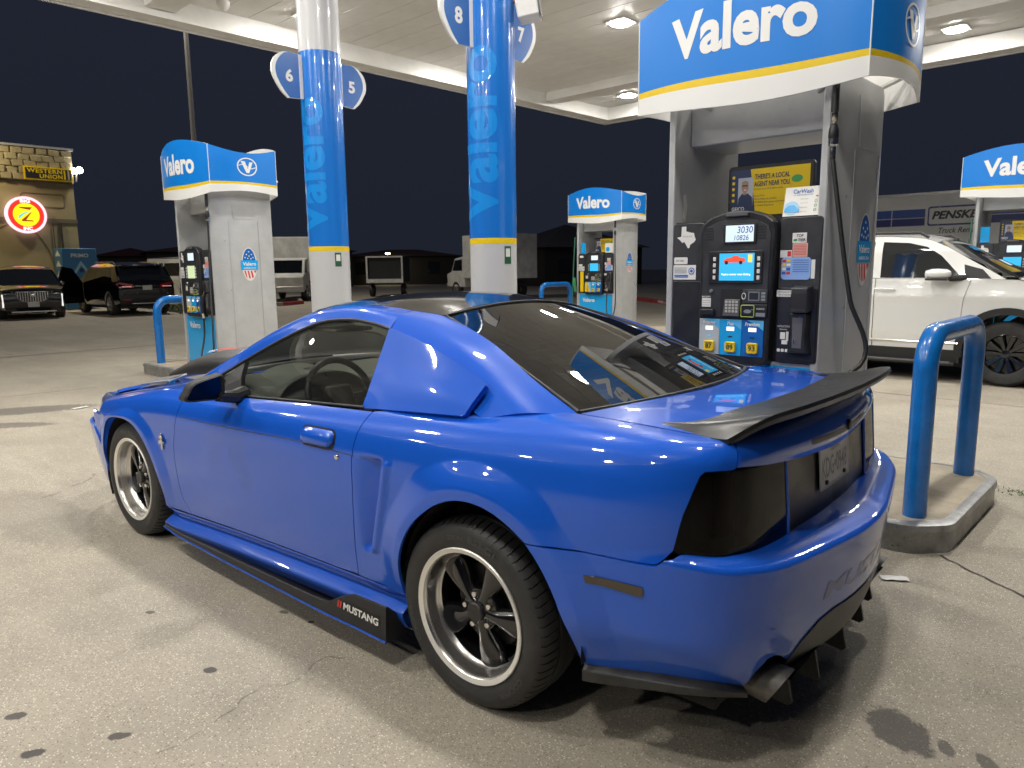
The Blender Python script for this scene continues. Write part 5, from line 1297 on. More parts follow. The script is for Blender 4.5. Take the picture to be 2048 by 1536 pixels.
# bonnet with black scoop and vents
hr = [sym([(2.06, .66, .886), (2.12, .5, .902), (2.20, .25, .915), (2.22, 0, .920)]),
      sym([(2.5, .648, .838), (2.5, .5, .850), (2.5, .25, .866), (2.5, 0, .872)]),
      sym([(2.9, .620, .780), (2.92, .46, .800), (2.95, .25, .822), (2.95, 0, .828)]),
      sym([(3.28, .560, .700), (3.36, .40, .735), (3.42, .2, .752), (3.43, 0, .756)])]
hof = patch(hr, sx=1.32, sy=1.3); hof.flip = False
HOOD = panel('bonnet', [(0, 0), (1.32, 0), (1.32, 1.3), (0, 1.3)], hof, .03, M['paint'], car, lip=.015)
if sum(p.normal.z for p in HOOD.data.polygons) < 0: HOOD.data.flip_normals()
sc_rows = [sym([(2.40, .36, .862), (2.38, .33, .940), (2.35, .22, .988), (2.34, 0, 1.002)]),
           sym([(2.66, .36, .850), (2.66, .33, .925), (2.65, .22, .972), (2.65, 0, .988)]),
           sym([(3.02, .34, .800), (3.02, .31, .865), (3.02, .20, .918), (3.02, 0, .936)]),
           sym([(3.36, .30, .735), (3.38, .27, .775), (3.41, .18, .806), (3.43, 0, .82)])]
scf = patch(sc_rows, sx=.8, sy=.9)
SCP = panel('bonnet_scoop', [(0, 0), (.8, 0), (.8, .9), (0, .9)], scf, .04, M['satin2'], car, lip=0)
scl = lambda u, v: (2.975 - u, .205 - v * .55, table([2.4, 2.65, 3.02, 3.4], [.991, .975, .922, .81], 2.975 - u) + v * .30 + .006)
text('scoop_lettering', 'FORD', lambda u, v: scl(u, v), .10, .042, M['swhite'], SCP, bold=.02, cut=.03)
text('scoop_lettering', 'PERFORMANCE', lambda u, v: scl(u + .11, v), .26, .042, M['red'], SCP, bold=.02, cut=.03)
for sg in (1, -1):
    def hz(x, y): return table([2.06, 2.5, 2.9, 3.28], [.90, .852, .796, .715], x) + max(0, .66 - abs(y)) * .16
    fr = [(2.92, .655), (2.56, .655), (2.64, .515), (3.04, .515)]
    VE = MB(); pts = [Vector((x, sg * y, hz(x, y) + .004)) for x, y in fr]
    VE.tube(pts, .006, 6, closed=True); vo = VE.build('bonnet_vent', M['lgrey'], car)
    MB().add([tuple(p) for p in pts], [(0, 1, 2, 3)]).build('vent_opening', M['black'], vo)
    for k in range(5):
        t = (k + .5) / 5; a = pts[1].lerp(pts[0], t); b = pts[2].lerp(pts[3], t)
        MB().add([a + Vector((.03, 0, .002)), b + Vector((.03, 0, .002)), b + Vector((-.012, 0, .006)), a + Vector((-.012, 0, .006)), a + Vector((0, 0, -.004)), b + Vector((0, 0, -.004))], [(0, 1, 2, 3), (4, 5, 1, 0)]).build('vent_slat', M['mgrey'], vo)
# nose: bumper side, headlamp
def nose(s, w):
    x, y, nx, ny = plan(s); o = table([.18, .30, .45, .56, .62, .70], [-.06, -.035, -.012, -.002, -.012, -.04], w); return (x + nx * o, y + ny * o, w)
nose.flip = True
sF0 = 2.975; sF1 = _S[0]
panel('front_bumper', [(2.985, .22), (2.965, .33), (3.035, .50), (3.10, .552), (3.6, .555), (sF1 - .03, .56), (sF1 - .03, .17), (3.3, .17)], nose, .03, M['paint'], car, lip=.02)
panel('front_bumper', [(2.985, .22), (2.965, .33), (3.035, .50), (3.10, .552), (3.6, .555), (sF1 - .03, .56), (sF1 - .03, .17), (3.3, .17)], nose, .03, M['paint'], car, lip=.02, mirror=True)
def nose2(s, w):
    x, y, nx, ny = plan(s); o = table([.54, .60, .64, .70, .74], [-.042, -.055, -.068, -.092, -.15], w); return (x + nx * o, y + ny * o, w)
nose2.flip = True
for mir in (False, True):
    panel('headlamp', [(3.085, .560), (3.62, .560), (3.62, .690), (3.30, .715), (2.98, .738), (3.02, .685), (3.10, .612)], nose2, .03, mat('smoked_headlamp', (.05, .11, .33), .12, coat=.8), car, lip=.02, mirror=mir)
    panel('nose_panel', [(3.61, .600), (sF1 - .03, .600), (sF1 - .03, .735), (3.61, .70)], nose2, .03, M['paint'], car, lip=.02, mirror=mir)

# inner shell so no light leaks through, wheel wells, floor
fl = MB().box((-.78, -.70, .20), (3.3, .70, .235)); fl.build('underfloor', M['well'], car)
MB().box((-.80, -.62, .60), (-.30, .62, .92)).build('boot_box', M['well'], car)
MB().box((-.30, -.70, .58), (.30, .70, .64)).build('rear_deck', M['seat'], car)
MB().box((.20, -.62, .30), (.50, .62, .95)).build('rear_bench', M['seat'], car)
MB().box((1.95, -.72, .24), (2.05, .72, .86)).build('firewall', M['well'], car)
MB().box((2.3, -.45, .25), (3.3, .45, .68)).build('engine_bay', M['well'], car)
for c in (RA, FA):
    for sg in (1, -1):
        q = arch(c, .30, .30 if c is RA else .17, 26); w = MB()
        w.grid([[(a, sg * yy, b) for yy in (.885, .80, .60)] for a, b in [(c[0] + (a - c[0]) * 1.015, c[1] + (b - c[1]) * 1.015) for a, b in q]], flip=sg < 0)
        w.add([(a, sg * .60, b) for a, b in q], [tuple(range(len(q))) if sg > 0 else tuple(reversed(range(len(q))))]); w.build('wheel_well', M['well'], car)

# door handle, lock, emblem, mirror
def sp(s, w, d=0.0):
    p = Vector(side(s, w)); x, y, nx, ny = plan(s); return Vector((p.x + nx * d, p.y + ny * d, p.z))
for sg in (1, -1):
    def mm(v): return (v[0], sg * v[1], v[2])
    rc = rrect(.688, .778, .890, .846, .028, 5)
    hb = MB(); n = len(rc)
    ins_ = [(lerp(.789, a, .985), lerp(.812, b, .97)) for a, b in rc]; mid_ = [(lerp(.789, a, .86), lerp(.812, b, .62)) for a, b in rc]
    vs = [mm(sp(a, b, -.002)) for a, b in rc] + [mm(sp(a, b, .012)) for a, b in ins_] + [mm(sp(a, b, .021)) for a, b in mid_]
    fs = [(i, (i + 1) % n, (i + 1) % n + n * k, i + n * k) for k in (1,) for i in range(n)] + [(n + i, n + (i + 1) % n, 2 * n + (i + 1) % n, 2 * n + i) for i in range(n)] + [tuple(range(2 * n, 3 * n))]
    H = hb.add(vs, fs).build('door_handle', M['paint'], DOOR if sg > 0 else DOOR2, smooth=70, weld=True)
    MB().add([mm(sp(a, b, .0012)) for a, b in rrect(.676, .766, .902, .854, .034, 5)], [tuple(reversed(range(24))) if sg > 0 else tuple(range(24))][:1] if len(rrect(.676, .766, .902, .854, .034, 5)) == 24 else []).build('handle_gap', M['black'], DOOR if sg > 0 else DOOR2)
    L = sp(.659, .748); MB().lathe([(0, .006), (.009, .006), (.012, .002), (.013, -.004)], (L.x, L.y * sg, L.z), 'y', 18).build('door_lock', M['chrome'] if sg > 0 else M['chrome'], DOOR if sg > 0 else DOOR2, smooth=40)
    if sg < 0: continue
    E = MB()
    for k, dx in enumerate((-.012, 0, .012)): pass
    E.obox(sp(2.135, .604, .004), (.007, 0, 0), (0, .004, 0), (0, 0, .043))
    E.obox(sp(2.135, .628, .006), (.016, 0, .004), (0, .004, 0), (-.003, 0, .010)); E.obox(sp(2.132, .606, .007), (.022, 0, -.006), (0, .005, 0), (.003, 0, .012))
    E.obox(sp(2.150, .598, .006), (.012, 0, -.006), (0, .004, 0), (.004, 0, .006)); E.obox(sp(2.112, .602, .006), (.010, 0, .004), (0, .004, 0), (.002, 0, .006))
    E.build('horse_emblem', M['chrome'], FEND, bevel=.003)
# thin dark line painting the shade of the door crease
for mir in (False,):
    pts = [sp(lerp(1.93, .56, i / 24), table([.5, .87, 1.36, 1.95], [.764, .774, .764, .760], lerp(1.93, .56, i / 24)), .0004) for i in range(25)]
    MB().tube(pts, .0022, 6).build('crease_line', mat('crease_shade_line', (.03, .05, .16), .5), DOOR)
for sg in (1, -1):
    # mirror: flared shell, rear-facing glass
    ro = [(1.41, .955, .912), (1.40, .943, .965), (1.395, .950, 1.018), (1.395, .985, 1.016), (1.40, 1.078, .994), (1.405, 1.105, .960), (1.408, 1.122, .930), (1.41, 1.100, .916), (1.41, 1.03, .913)]
    cc = sum((Vector(q) for q in ro), Vector()) / len(ro)
    fo = [tuple(cc.lerp(Vector(q), .50) + Vector((.125, -.015, -.002))) for q in ro]; mi = [tuple(cc.lerp(Vector(q), 1.03) + Vector((.055, -.005, 0))) for q in ro]
    RO, MI, FO = [catmull(k, 3, True) for k in (ro, mi, fo)]
    n = len(RO); mp = lambda v: (v[0], v[1] * sg, v[2])
    b = MB(); b.add([mp(v) for v in RO + MI + FO], [(k * n + i, k * n + (i + 1) % n, (k + 1) * n + (i + 1) % n, (k + 1) * n + i) for k in (0, 1) for i in range(n)] + [tuple(range(2 * n, 3 * n))])
    mo = b.build('door_mirror', M['trim'], car, smooth=60, weld=True)
    ctr = sum(RO, Vector()) / n
    rimv = [ctr.lerp(v, .90) + Vector((-.006, 0, 0)) for v in RO]; gl = [ctr.lerp(v, .86) + Vector((.004, 0, 0)) for v in RO]
    MB().add([mp(v) for v in RO] + [mp(v) for v in rimv] + [mp(v) for v in gl], [(k * n + i, k * n + (i + 1) % n, (k + 1) * n + (i + 1) % n, (k + 1) * n + i) for k in (0, 1) for i in range(n)]).build('mirror_bezel', M['trim'], mo, smooth=40, weld=True)
    MB().add([mp(v) for v in gl], [tuple(range(n)) if sg < 0 else tuple(reversed(range(n)))]).build('mirror_glass', M['mirror'], mo)
    MB().tube([mp((1.50, .80, .905)), mp((1.45, .88, .905)), mp((1.42, .97, .925))], [.035, .030, .026], 10).build('mirror_arm', M['trim'], mo)

# rear corner splitters, diffuser fins, exhausts
for sg in (1, -1):
    top = []; 
    for i in range(16):
        s = lerp(-.440, -1.0, i / 15); p = sp_b = bumper(s, table([-1.0, -.92, -.72, -.56, -.43], [.272, .300, .312, .298, .288], s)); x, y, nx, ny = plan(s); top.append((Vector(p), Vector((nx, ny, 0))))
    vs = []; 
    for i, (p, nrm) in enumerate(top):
        e = .020 + .010 * math.sin(math.pi * i / 15); hh = lerp(.046, .026, i / 15)
        q = [p - nrm * .04 + Vector((0, 0, .002)), p + nrm * .004 + Vector((0, 0, .002)), p + nrm * e + Vector((0, 0, -.010)), p + nrm * e + Vector((0, 0, -hh)), p - nrm * .05 + Vector((0, 0, -hh - .006))]
        vs += [(v.x, v.y * sg, v.z) for v in q]
    fs = []
    for i in range(15):
        for k in range(5):
            f = (i * 5 + k, i * 5 + (k + 1) % 5, (i + 1) * 5 + (k + 1) % 5, (i + 1) * 5 + k); fs.append(f)
    fs += [(0, 1, 2, 3, 4), (79, 78, 77, 76, 75)]
    MB().add(vs, fs).build('corner_splitter', M['dusty'], car, weld=True, bevel=.003)
    # exhaust tip: rolled lip, dark bore
    ax = Vector((-1, sg * .06, -.06)).normalized(); c0 = Vector((-.60, sg * .512, .262)); u = Vector((0, 1, 0)); w = ax.cross(u)
    ring_ = lambda t, r: [tuple(c0 + ax * (t - (.030 * math.sin(q) if t > .15 else 0)) + (u * math.cos(q) * 1.12 + w * math.sin(q)) * r) for q in [2 * math.pi * k / 32 for k in range(33)]]
    rows = [ring_(0, .040), ring_(.12, .044), ring_(.18, .055), ring_(.30, .0595), ring_(.306, .0585), ring_(.304, .0545), ring_(.20, .050)]
    MB().grid(rows).build('exhaust_tip', M['exh'], car, smooth=50)
    MB().add(ring_(.199, .052)[:-1], [tuple(range(32))]).build('exhaust_bore', M['well'], car)
MB().add([(-.93, -.52, .268), (-.93, .52, .268), (-.55, .58, .215), (-.55, -.58, .215)], [(0, 1, 2, 3)]).build('diffuser_plate', M['black'], car)
for y in (-.46, -.25, 0, .25, .44):
    x0 = -.935 + .05 * (abs(y) / .56) ** 2
    MB().prism([(x0 + .30, .235), (x0 + .02, .282), (x0 - .008, .150), (x0 + .004, .138), (x0 + .09, .150)], lambda a, b, y=y: (a, y - .006, b), lambda a, b, y=y: (a, y + .006, b)).build('diffuser_fin', M['trim'], car, weld=True)

# ---- wheels
def make_wheel(x, yo, sg):
    """yo: y of the outer sidewall; sg +1 left, -1 right"""
    def Y(d): return sg * (yo - d)
    zc = .323
    root = bpy.data.objects.new('wheel', None); link(root, car); root.location = (x, 0, zc)
    # tyre: grooves are cut as narrow slits in the shoulder
    prof = [(.226, .012), (.236, .004), (.262, -.004), (.290, -.002), (.306, .006), (.3155, .018), (.3215, .034), (.3255, .060), (.326, .075), (.319, .076), (.319, .086), (.3262, .087), (.3265, .120), (.3195, .121), (.3195, .131), (.3265, .132), (.3255, .170), (.318, .200), (.29, .228), (.226, .225)]
    slit = {5: .004, 6: .006, 7: .006, 8: .005}
    NP = 64; vs = []; fs = []; n = len(prof); ang = []
    for k in range(NP):
        a0 = 2 * math.pi * k / NP; p = 2 * math.pi / NP
        for q, cut in ((0, 0), (.42, 0), (.80, 0), (.84, 1), (.95, 1), (.99, 0)): ang.append((a0 + q * p, cut))
    for a, cut in ang:
        for i, (r, d) in enumerate(prof):
            rr = r - (slit.get(i, 0) if cut else 0); aa = a + (.012 * (i - 6) if 5 <= i <= 8 else 0)
            vs.append((rr * math.sin(aa), Y(d), rr * math.cos(aa)))
    m = len(ang)
    for k in range(m):
        for i in range(n - 1):
            f = (k * n + i, k * n + i + 1, ((k + 1) % m) * n + i + 1, ((k + 1) % m) * n + i); fs.append(f if sg > 0 else tuple(reversed(f)))
    ty = MB().add(vs, fs).build('tyre', M['tyre'], root, smooth=35)
    # raised lettering on the sidewall
    def around(deg0, r0, size):
        def f(u, v):
            a = R(deg0) + sg * 1.0 * u / r0; r = r0 + v
            dd = table([.23, .262, .29, .306], [.006, -.004, -.002, .006], r)
            return (-r * math.sin(a) * sg if sg > 0 else -r * math.sin(a) * sg, Y(dd - .0012), r * math.cos(a))
        return f
    for tx, d0, wd, ht in (('ZEON', -17, .075, .016), ('RS3-G1', 4, .115, .024), ('COOPER', 120, .13, .02), ('COOPER', 235, .13, .02), ('ZEON', 180, .08, .016)):
        if sg > 0:
            def fl_(u, v, d0=d0):
                a = R(d0) + u / .272; r = .262 + v; dd = table([.23, .262, .29, .306], [.006, -.004, -.002, .006], r)
                return (-r * math.sin(a), Y(dd - .0015), r * math.cos(a))
            text('sidewall_lettering', tx, fl_, wd, ht, M['tyretext'], ty, bold=.03, cut=.02)
    ring = lambda name, pr, mm_, par, sm=40: MB().lathe([(r, Y(d)) for r, d in (pr if sg > 0 else pr[::-1])], (0, 0, 0), 'y', 72).build(name, mm_, par, smooth=sm)
    ring('polished_lip', [(.2265, .016), (.2325, .006), (.2335, .001), (.2310, -.002), (.2265, .000), (.2200, .003), (.2150, .0045)], M['lip'], root)
    ring('polished_dish', [(.2150, .0045), (.2105, .010), (.2085, .022), (.2060, .050), (.2000, .068), (.1935, .074)], M['dish'], root)
    ring('barrel', [(.1935, .074), (.190, .082), (.188, .215), (.225, .222)], M['wheelblk'], root)
    ring('brake_disc', [(.03, .120), (.145, .120), (.147, .124), (.147, .140), (.03, .142)], mat('brake_disc_steel', (.10, .098, .095), .45, .9) if 'bd' not in M else M['bd'], root)
    ring('hub_cap', [(.0, .036), (.030, .036), (.034, .040), (.035, .075)], M['satin2'], root)
    ring('hub', [(.035, .062), (.072, .066), (.080, .085), (.08, .11)], M['wheelblk'], root)
    for k in range(5):
        a = R(90 + 36 + 72 * k + (-12 if x < 1 else -8))
        secs = []
        for t in [i / 12 for i in range(13)]:
            r = lerp(.030, .200, t); hw = table([0, .22, .5, .75, .92, 1], [.028, .028, .044, .057, .061, .066], t); d = table([0, .2, .5, .8, 1], [.050, .052, .055, .061, .067], t); th = table([0, .5, 1], [.034, .040, .034], t)
            row = []
            for q in range(14):
                g = math.pi * q / 13; row.append((r, hw * math.cos(g), d + th * (1 - max(0.0, math.sin(g)) ** .8)))
            secs.append(row)
        rows = []
        for row in secs:
            rr = []
            for r, h, d in row:
                rad = math.hypot(r, h) if r > .1 else r
                cx, cz = math.cos(a), math.sin(a); rr.append((r * cx - h * cz, Y(d), r * cz + h * cx))
            rows.append(rr)
        MB().grid(rows, flip=sg < 0).build('spoke', M['wheelblk'], root, smooth=60)
        b = a + R(36)
        c = (.0575 * math.cos(b), 0, .0575 * math.sin(b))
        MB().lathe([(0, Y(.048)), (.0085, Y(.049)), (.0105, Y(.053)), (.0105, Y(.075))][::1 if sg > 0 else -1], c, 'y', 12).build('lug_nut', M['chrome'], root, smooth=40)
    va = R(215); MB().cyl((.192 * math.cos(va), Y(.030), .192 * math.sin(va)), (.197 * math.cos(va), Y(.062), .197 * math.sin(va)), .0045, 8).build('valve_stem', M['black'], root)
    return root
M['bd'] = mat('brake_disc_steel', (.10, .098, .095), .45, .9)
make_wheel(0, .908, 1); make_wheel(2.573, .900, 1); make_wheel(0, .908, -1); make_wheel(2.573, .900, -1)

# ---- cabin
DA = MB().prism([(1.95, .60), (2.10, .90), (1.80, .940), (1.56, .90), (1.50, .82), (1.56, .74), (1.62, .55)], lambda a, b: (a, -.70, b), lambda a, b: (a, .72, b)).build('dashboard', M['dash'], car, bevel=.03, bseg=3, weld=True)
hd = [(1.60 + .16 * math.cos(t), .36 + .21 * math.sin(t)) for t in [0]]
MB().grid([[(lerp(1.80, 1.50, j / 6), .36 + .25 * math.cos(math.pi * i / 16), .84 + .125 * math.sin(math.pi * i / 16) * (1 - .15 * j / 6)) for j in range(7)] for i in range(17)], flip=True).build('gauge_hood', M['dash'], car, smooth=60, solid=.01)
MB().lathe([(.11, 0), (.11, .02)], (1.60, .36, .86), 'x', 24).build('gauge_cluster', M['black'], car)
sw = thing  # steering wheel: rim, hub, spokes
swc = Vector((1.36, .36, .845)); ax = Vector((-1, 0, .38)).normalized(); uu = Vector((0, 1, 0)); vv = ax.cross(uu)
SWO = MB().tube([swc + uu * .185 * math.cos(t) + vv * .185 * math.sin(t) for t in [2 * math.pi * k / 40 for k in range(40)]], .0165, 10, closed=True).build('steering_wheel', M['wheelrim'], car, smooth=80)
MB().obox(swc + ax * -.015, uu * .075, vv * .06, ax * .025).build('wheel_hub', M['wheelrim'], SWO, bevel=.02)
for q in (1, -1): MB().obox(swc + uu * q * .125 + vv * .01, uu * .06, vv * .016, ax * .007).build('wheel_spoke', M['wheelrim'], SWO, bevel=.005)
for q in (.36, -.36):
    b = MB(); b.prism([(.55, .95), (.70, .95), (.88, .42), (.70, .40)], lambda a, c, q=q: (a, q - .24, c), lambda a, c, q=q: (a, q + .24, c)); b.box((.72, q - .25, .34), (1.28, q + .25, .50)); 
    SE = b.build('front_seat', M['seat'], car, bevel=.05, bseg=3)
    MB().box((.50, q - .13, .98), (.60, q + .13, 1.14)).build('head_rest', M['seat'], SE, bevel=.03)
MB().box((1.38, -.02, .66), (1.60, .10, .90)).build('console_stack', M['dash'], car, bevel=.02)
MB().box((1.50, -.10, 1.215), (1.53, .13, 1.265)).build('cabin_mirror', M['black'], car, bevel=.012)
MB().box((1.05, .40, 1.19), (1.25, .60, 1.205)).build('sun_visor', M['dash'], car, bevel=.005)
for sg in (1, -1): MB().box((.60, sg * .755, .30), (1.92, sg * .785, .905)).build('door_card', M['dash'], car, bevel=.01)

def off_in(f, d):
    def g(a, b):
        p = Vector(f(a, b)); e = 1e-3; n = (Vector(f(a + e, b)) - p).cross(Vector(f(a, b + e)) - p).normalized(); n = n if n.z > 0 else -n; return tuple(p - n * d)
    return g
for mir in (False, True): panel('pillar_trim', [(0.05, 0.01), (1.45, 0.01), (1.45, .19), (0.05, .19)], off_in(railf, .022), .05, M['dash'], car, lip=0, mirror=mir)
panel('headliner', [(0.04, .02), (.96, .02), (.96, .73), (0.04, .73)], off_in(rooff, .025), .06, M['dash'], car, lip=0)
MB().grid([[(lerp(2.03, 2.24, i / 4), lerp(-.72, .72, j / 12), .895 + .03 * math.cos((j / 12 - .5) * 2.6)) for j in range(13)] for i in range(5)]).build('cowl_panel', M['trim'], car)
# ================================================================== OTHER VEHICLES (local: x forward, y left, origin on the ground under the front axle)
M['wpaint'] = mat('white_car_paint', (.74, .74, .72), .25, coat=.8)
M['bpaint'] = mat('black_car_paint', (.006, .006, .007), .14, coat=.9)
M['dglass'] = mat('dark_vehicle_glass', (.012, .014, .016), .04, coat=.5, spec=.6)
M['clad'] = mat('black_cladding', (.018, .018, .018), .55)
M['tailred'] = mat('red_tail_lens', (.30, .010, .012), .18, coat=.5)
M['oldwhite'] = mat('dull_white_truck_paint', (.66, .66, .63), .5, var=.25, vscale=2)
def road_wheel(par, x, y, r, sg, m_rim, spokes=10, w=.24):
    """sg: +1 when the outer face looks to +y"""
    o = bpy.data.objects.new('wheel', None); link(o, par); o.location = (x, y, r)
    pr = [(r * .60, .0), (r * .66, .012), (r * .90, .012), (r * .98, -.015), (r, -.05), (r, -w + .05), (r * .9, -w), (r * .6, -w)]
    pr = [(a, sg * b) for a, b in pr]
    MB().lathe(pr if sg > 0 else pr[::-1], (0, 0, 0), 'y', 40).build('tyre', M['tyre'], o, smooth=40)
    pr = [(r * .62, .0), (r * .60, .004), (r * .575, -.03), (r * .56, -.10), (0, -.11)]; pr = [(a, sg * b) for a, b in pr]
    MB().lathe(pr if sg > 0 else pr[::-1], (0, 0, 0), 'y', 40).build('rim', m_rim, o, smooth=40)
    b = MB()
    for k in range(spokes):
        a = 2 * math.pi * k / spokes; u = Vector((math.cos(a), 0, math.sin(a))); v = Vector((-math.sin(a), 0, math.cos(a)))
        p0 = u * r * .10 + Vector((0, sg * -.030, 0)); p1 = u * r * .58 + Vector((0, sg * -.012, 0))
        for q in ((1, .018) if k % 2 else (1, .024),):
            b.add([p0 - v * .016, p0 + v * .016, p1 + v * .030, p1 - v * .030, p0 - v * .02 - Vector((0, sg * .05, 0)), p0 + v * .02 - Vector((0, sg * .05, 0)), p1 + v * .034 - Vector((0, sg * .05, 0)), p1 - v * .034 - Vector((0, sg * .05, 0))],
                  [(0, 1, 2, 3), (0, 4, 5, 1), (1, 5, 6, 2), (3, 2, 6, 7), (0, 3, 7, 4)])
    b.build('rim_spokes', m_rim, o, bevel=.006)
    MB().lathe([(0, sg * -.012), (r * .11, sg * -.018), (r * .13, sg * -.05)][::1 if sg > 0 else -1], (0, 0, 0), 'y', 16).build('hub_cap', m_rim, o, smooth=40)
    return o

def skin(par, Y, segs, crown=.02, n=14):
    """segs: (name, material, [(x, z), ...], inset) strips laid across the car from side to side along its outline"""
    for name, m, pts, ins in segs:
        P = [(q.x, q.y) for q in catmull([(a, b, 0) for a, b in pts], 5)]
        rows = []
        for x, z in P:
            w = Y(x, z) - ins; rows.append([(x, w * k, z + crown * (1 - k * k)) for k in [-1 + 2 * i / n for i in range(n + 1)]])
        MB().grid(rows).build(name, m, par, smooth=50)
def vside(par, Y, name, poly, m, off=0.0, step=.05, holes=(), lip=.015):
    f = lambda x, z: (x, Y(x, z) + off, z)
    f.flip = True
    for mir in (False, True): panel(name, poly, f, step, m, par, holes=holes, lip=lip, mirror=mir)
def ln(par, Y, name, pts, r, m, off=0.0, both=True):
    for sg in ((1, -1) if both else (-1,)):
        MB().tube([(x, sg * (Y(x, z) + off), z) for x, z in pts], r, 6).build(name, m, par)
def arcp(cx, cz, r, a0, a1, n=20): return [(cx + r * math.cos(R(lerp(a0, a1, i / n))), cz + r * math.sin(R(lerp(a0, a1, i / n)))) for i in range(n + 1)]

# ---- white SUV
def white_suv():
    t = thing('white_suv', 'white SUV with black wheels and dark windows behind the near dispenser', 'car', ST(.72, -6.50), SA + math.pi)
    def Y(x, z):
        w = .985 * (1 - .20 * sstep(.35, 1.0, x)) * (1 - .10 * sstep(-3.4, -4.1, x))
        w -= .05 * (1 - sstep(.25, .62, z)); w += .012 * math.exp(-((z - 1.04) / .05) ** 2) - .02 * sstep(1.06, 1.26, z)
        return w - .26 * max(0, z - 1.26) - .05 * sstep(1.6, 1.82, z)
    fa, ra = (0, .40, .45), (-2.98, .40, .45)
    sill = .36
    A = lambda c: arcp(c[0], c[1], c[2], 180 + 5, -5, 26)
    top = [(.93, .62), (.90, .98), (.70, 1.10), (.06, 1.255)]
    belt = [(-.46, 1.262), (-1.50, 1.275), (-2.6, 1.30), (-3.95, 1.33)]
    vside(t, Y, 'front_fender', [(-.478, sill)] + A(fa) + [(.90, .36)] + top + [(-.40, 1.262), (-.440, 1.12), (-.466, 1.0), (-.486, .66)], M['wpaint'])
    vside(t, Y, 'front_door', [(-1.475, sill), (-.492, sill), (-.492, .66), (-.472, 1.0), (-.446, 1.12), (-.41, 1.258), (-1.475, 1.268)], M['wpaint'])
    vside(t, Y, 'rear_door', [(-2.44, .80), (-2.50, .60), (-2.44, sill), (-1.485, sill), (-1.485, 1.268), (-2.60, 1.295)], M['wpaint'])
    vside(t, Y, 'rear_quarter', [(-2.515, .62), (-2.455, .80)][::-1] + [] if False else [(-4.05, .42)] + A(ra)[0:0] + [(-3.44, .42)] + A(ra)[1:-8] + [(-2.62, .75), (-2.46, .84), (-2.615, 1.295), (-3.95, 1.33), (-4.08, 1.0)], M['wpaint'])
    # pillars and roof edge as one frame round the dark windows
    roofl = [(-.05, 1.262), (-.40, 1.47), (-.82, 1.705), (-1.20, 1.785), (-2.2, 1.815), (-3.3, 1.78), (-3.85, 1.70), (-4.0, 1.34)]
    roofc = [(q.x, q.y) for q in catmull([(a, b, 0) for a, b in roofl], 4)]
    w1 = [(-.50, 1.275), (-.60, 1.38), (-.76, 1.55), (-.93, 1.66), (-1.15, 1.715), (-1.455, 1.735), (-1.43, 1.278)]
    w2 = [(-1.53, 1.280), (-1.555, 1.738), (-2.2, 1.745), (-2.55, 1.735), (-2.62, 1.30)]
    w3 = [(-2.72, 1.305), (-2.65, 1.73), (-3.3, 1.715), (-3.72, 1.36)]
    vside(t, Y, 'roof_frame', roofc + list(reversed(belt)), M['wpaint'], step=.06, holes=[w1, w2, w3])
    for w, nm in ((w1, 'front_window'), (w2, 'rear_window'), (w3, 'quarter_window')): vside(t, Y, nm, w, M['dglass'], off=-.006, step=.08, lip=0)
    vside(t, Y, 'mirror_triangle', [(-.20, 1.270), (-.30, 1.38), (-.50, 1.44), (-.47, 1.272)], M['clad'], off=.004, lip=0)
    skin(t, Y, [('front_bumper', M['wpaint'], [(.80, .24), (.93, .42), (.96, .70), (.93, .95)], .0), ('bonnet', M['wpaint'], [(.92, .96), (.80, 1.08), (.45, 1.18), (.08, 1.262)], .0),
                ('windscreen', M['dglass'], [(.07, 1.268), (-.40, 1.48), (-.82, 1.712)], .05), ('roof', M['wpaint'], [(-.82, 1.712), (-1.2, 1.788), (-2.2, 1.818), (-3.3, 1.785), (-3.85, 1.705)], .0),
                ('tailgate', M['wpaint'], [(-4.0, 1.34), (-4.10, 1.0), (-4.10, .6), (-4.0, .4)], .0), ('tailgate_glass', M['dglass'], [(-3.86, 1.70), (-4.0, 1.35)], .06)], crown=.05)
    for c in (fa, ra):
        ring = arcp(c[0], c[1], .45, 190, -10, 30); r2 = arcp(c[0], c[1], .535, 190, -10, 30)
        vside(t, Y, 'arch_cladding', ring + r2[::-1], M['clad'], off=.012, step=.06)
        for sg in (1, -1): MB().grid([[(a, sg * y, b) for y in (.96, .60)] for a, b in ring], flip=sg < 0).build('wheel_well', M['well'], t)
    vside(t, Y, 'sill_cladding', [(-2.54, .24), (-.47, .24), (-.47, .40), (-2.50, .40)], M['clad'], off=.010, step=.1)
    ln(t, Y, 'sill_trim', [(-.49, .485), (-2.44, .485)], .012, M['chrome'], .006)
    for sg in (1, -1):
        MB().box((-2.45, sg * .86, .21), (-.50, sg * 1.03, .255)).build('running_board', M['clad'], t, bevel=.015)
        MB().box((-2.40, sg * 1.005, .235), (-.55, sg * 1.035, .262)).build('board_trim', M['mgrey'], t, bevel=.008)
        for xh in (-1.36, -2.36):
            MB().tube([(xh + .13, sg * (Y(-1.3, 1.13) + .018), 1.132), (xh + .10, sg * (Y(-1.3, 1.13) + .042), 1.134), (xh - .08, sg * (Y(-1.3, 1.13) + .042), 1.138), (xh - .11, sg * (Y(-1.3, 1.13) + .018), 1.138)], .014, 8).build('door_handle', M['wpaint'], t, smooth=60)
        MB().tube([(-.95, sg * .74, 1.775), (-1.05, sg * .75, 1.835), (-2.2, sg * .755, 1.862), (-3.3, sg * .75, 1.835), (-3.4, sg * .74, 1.79)], .018, 8).build('roof_rail', M['clad'], t, smooth=60)
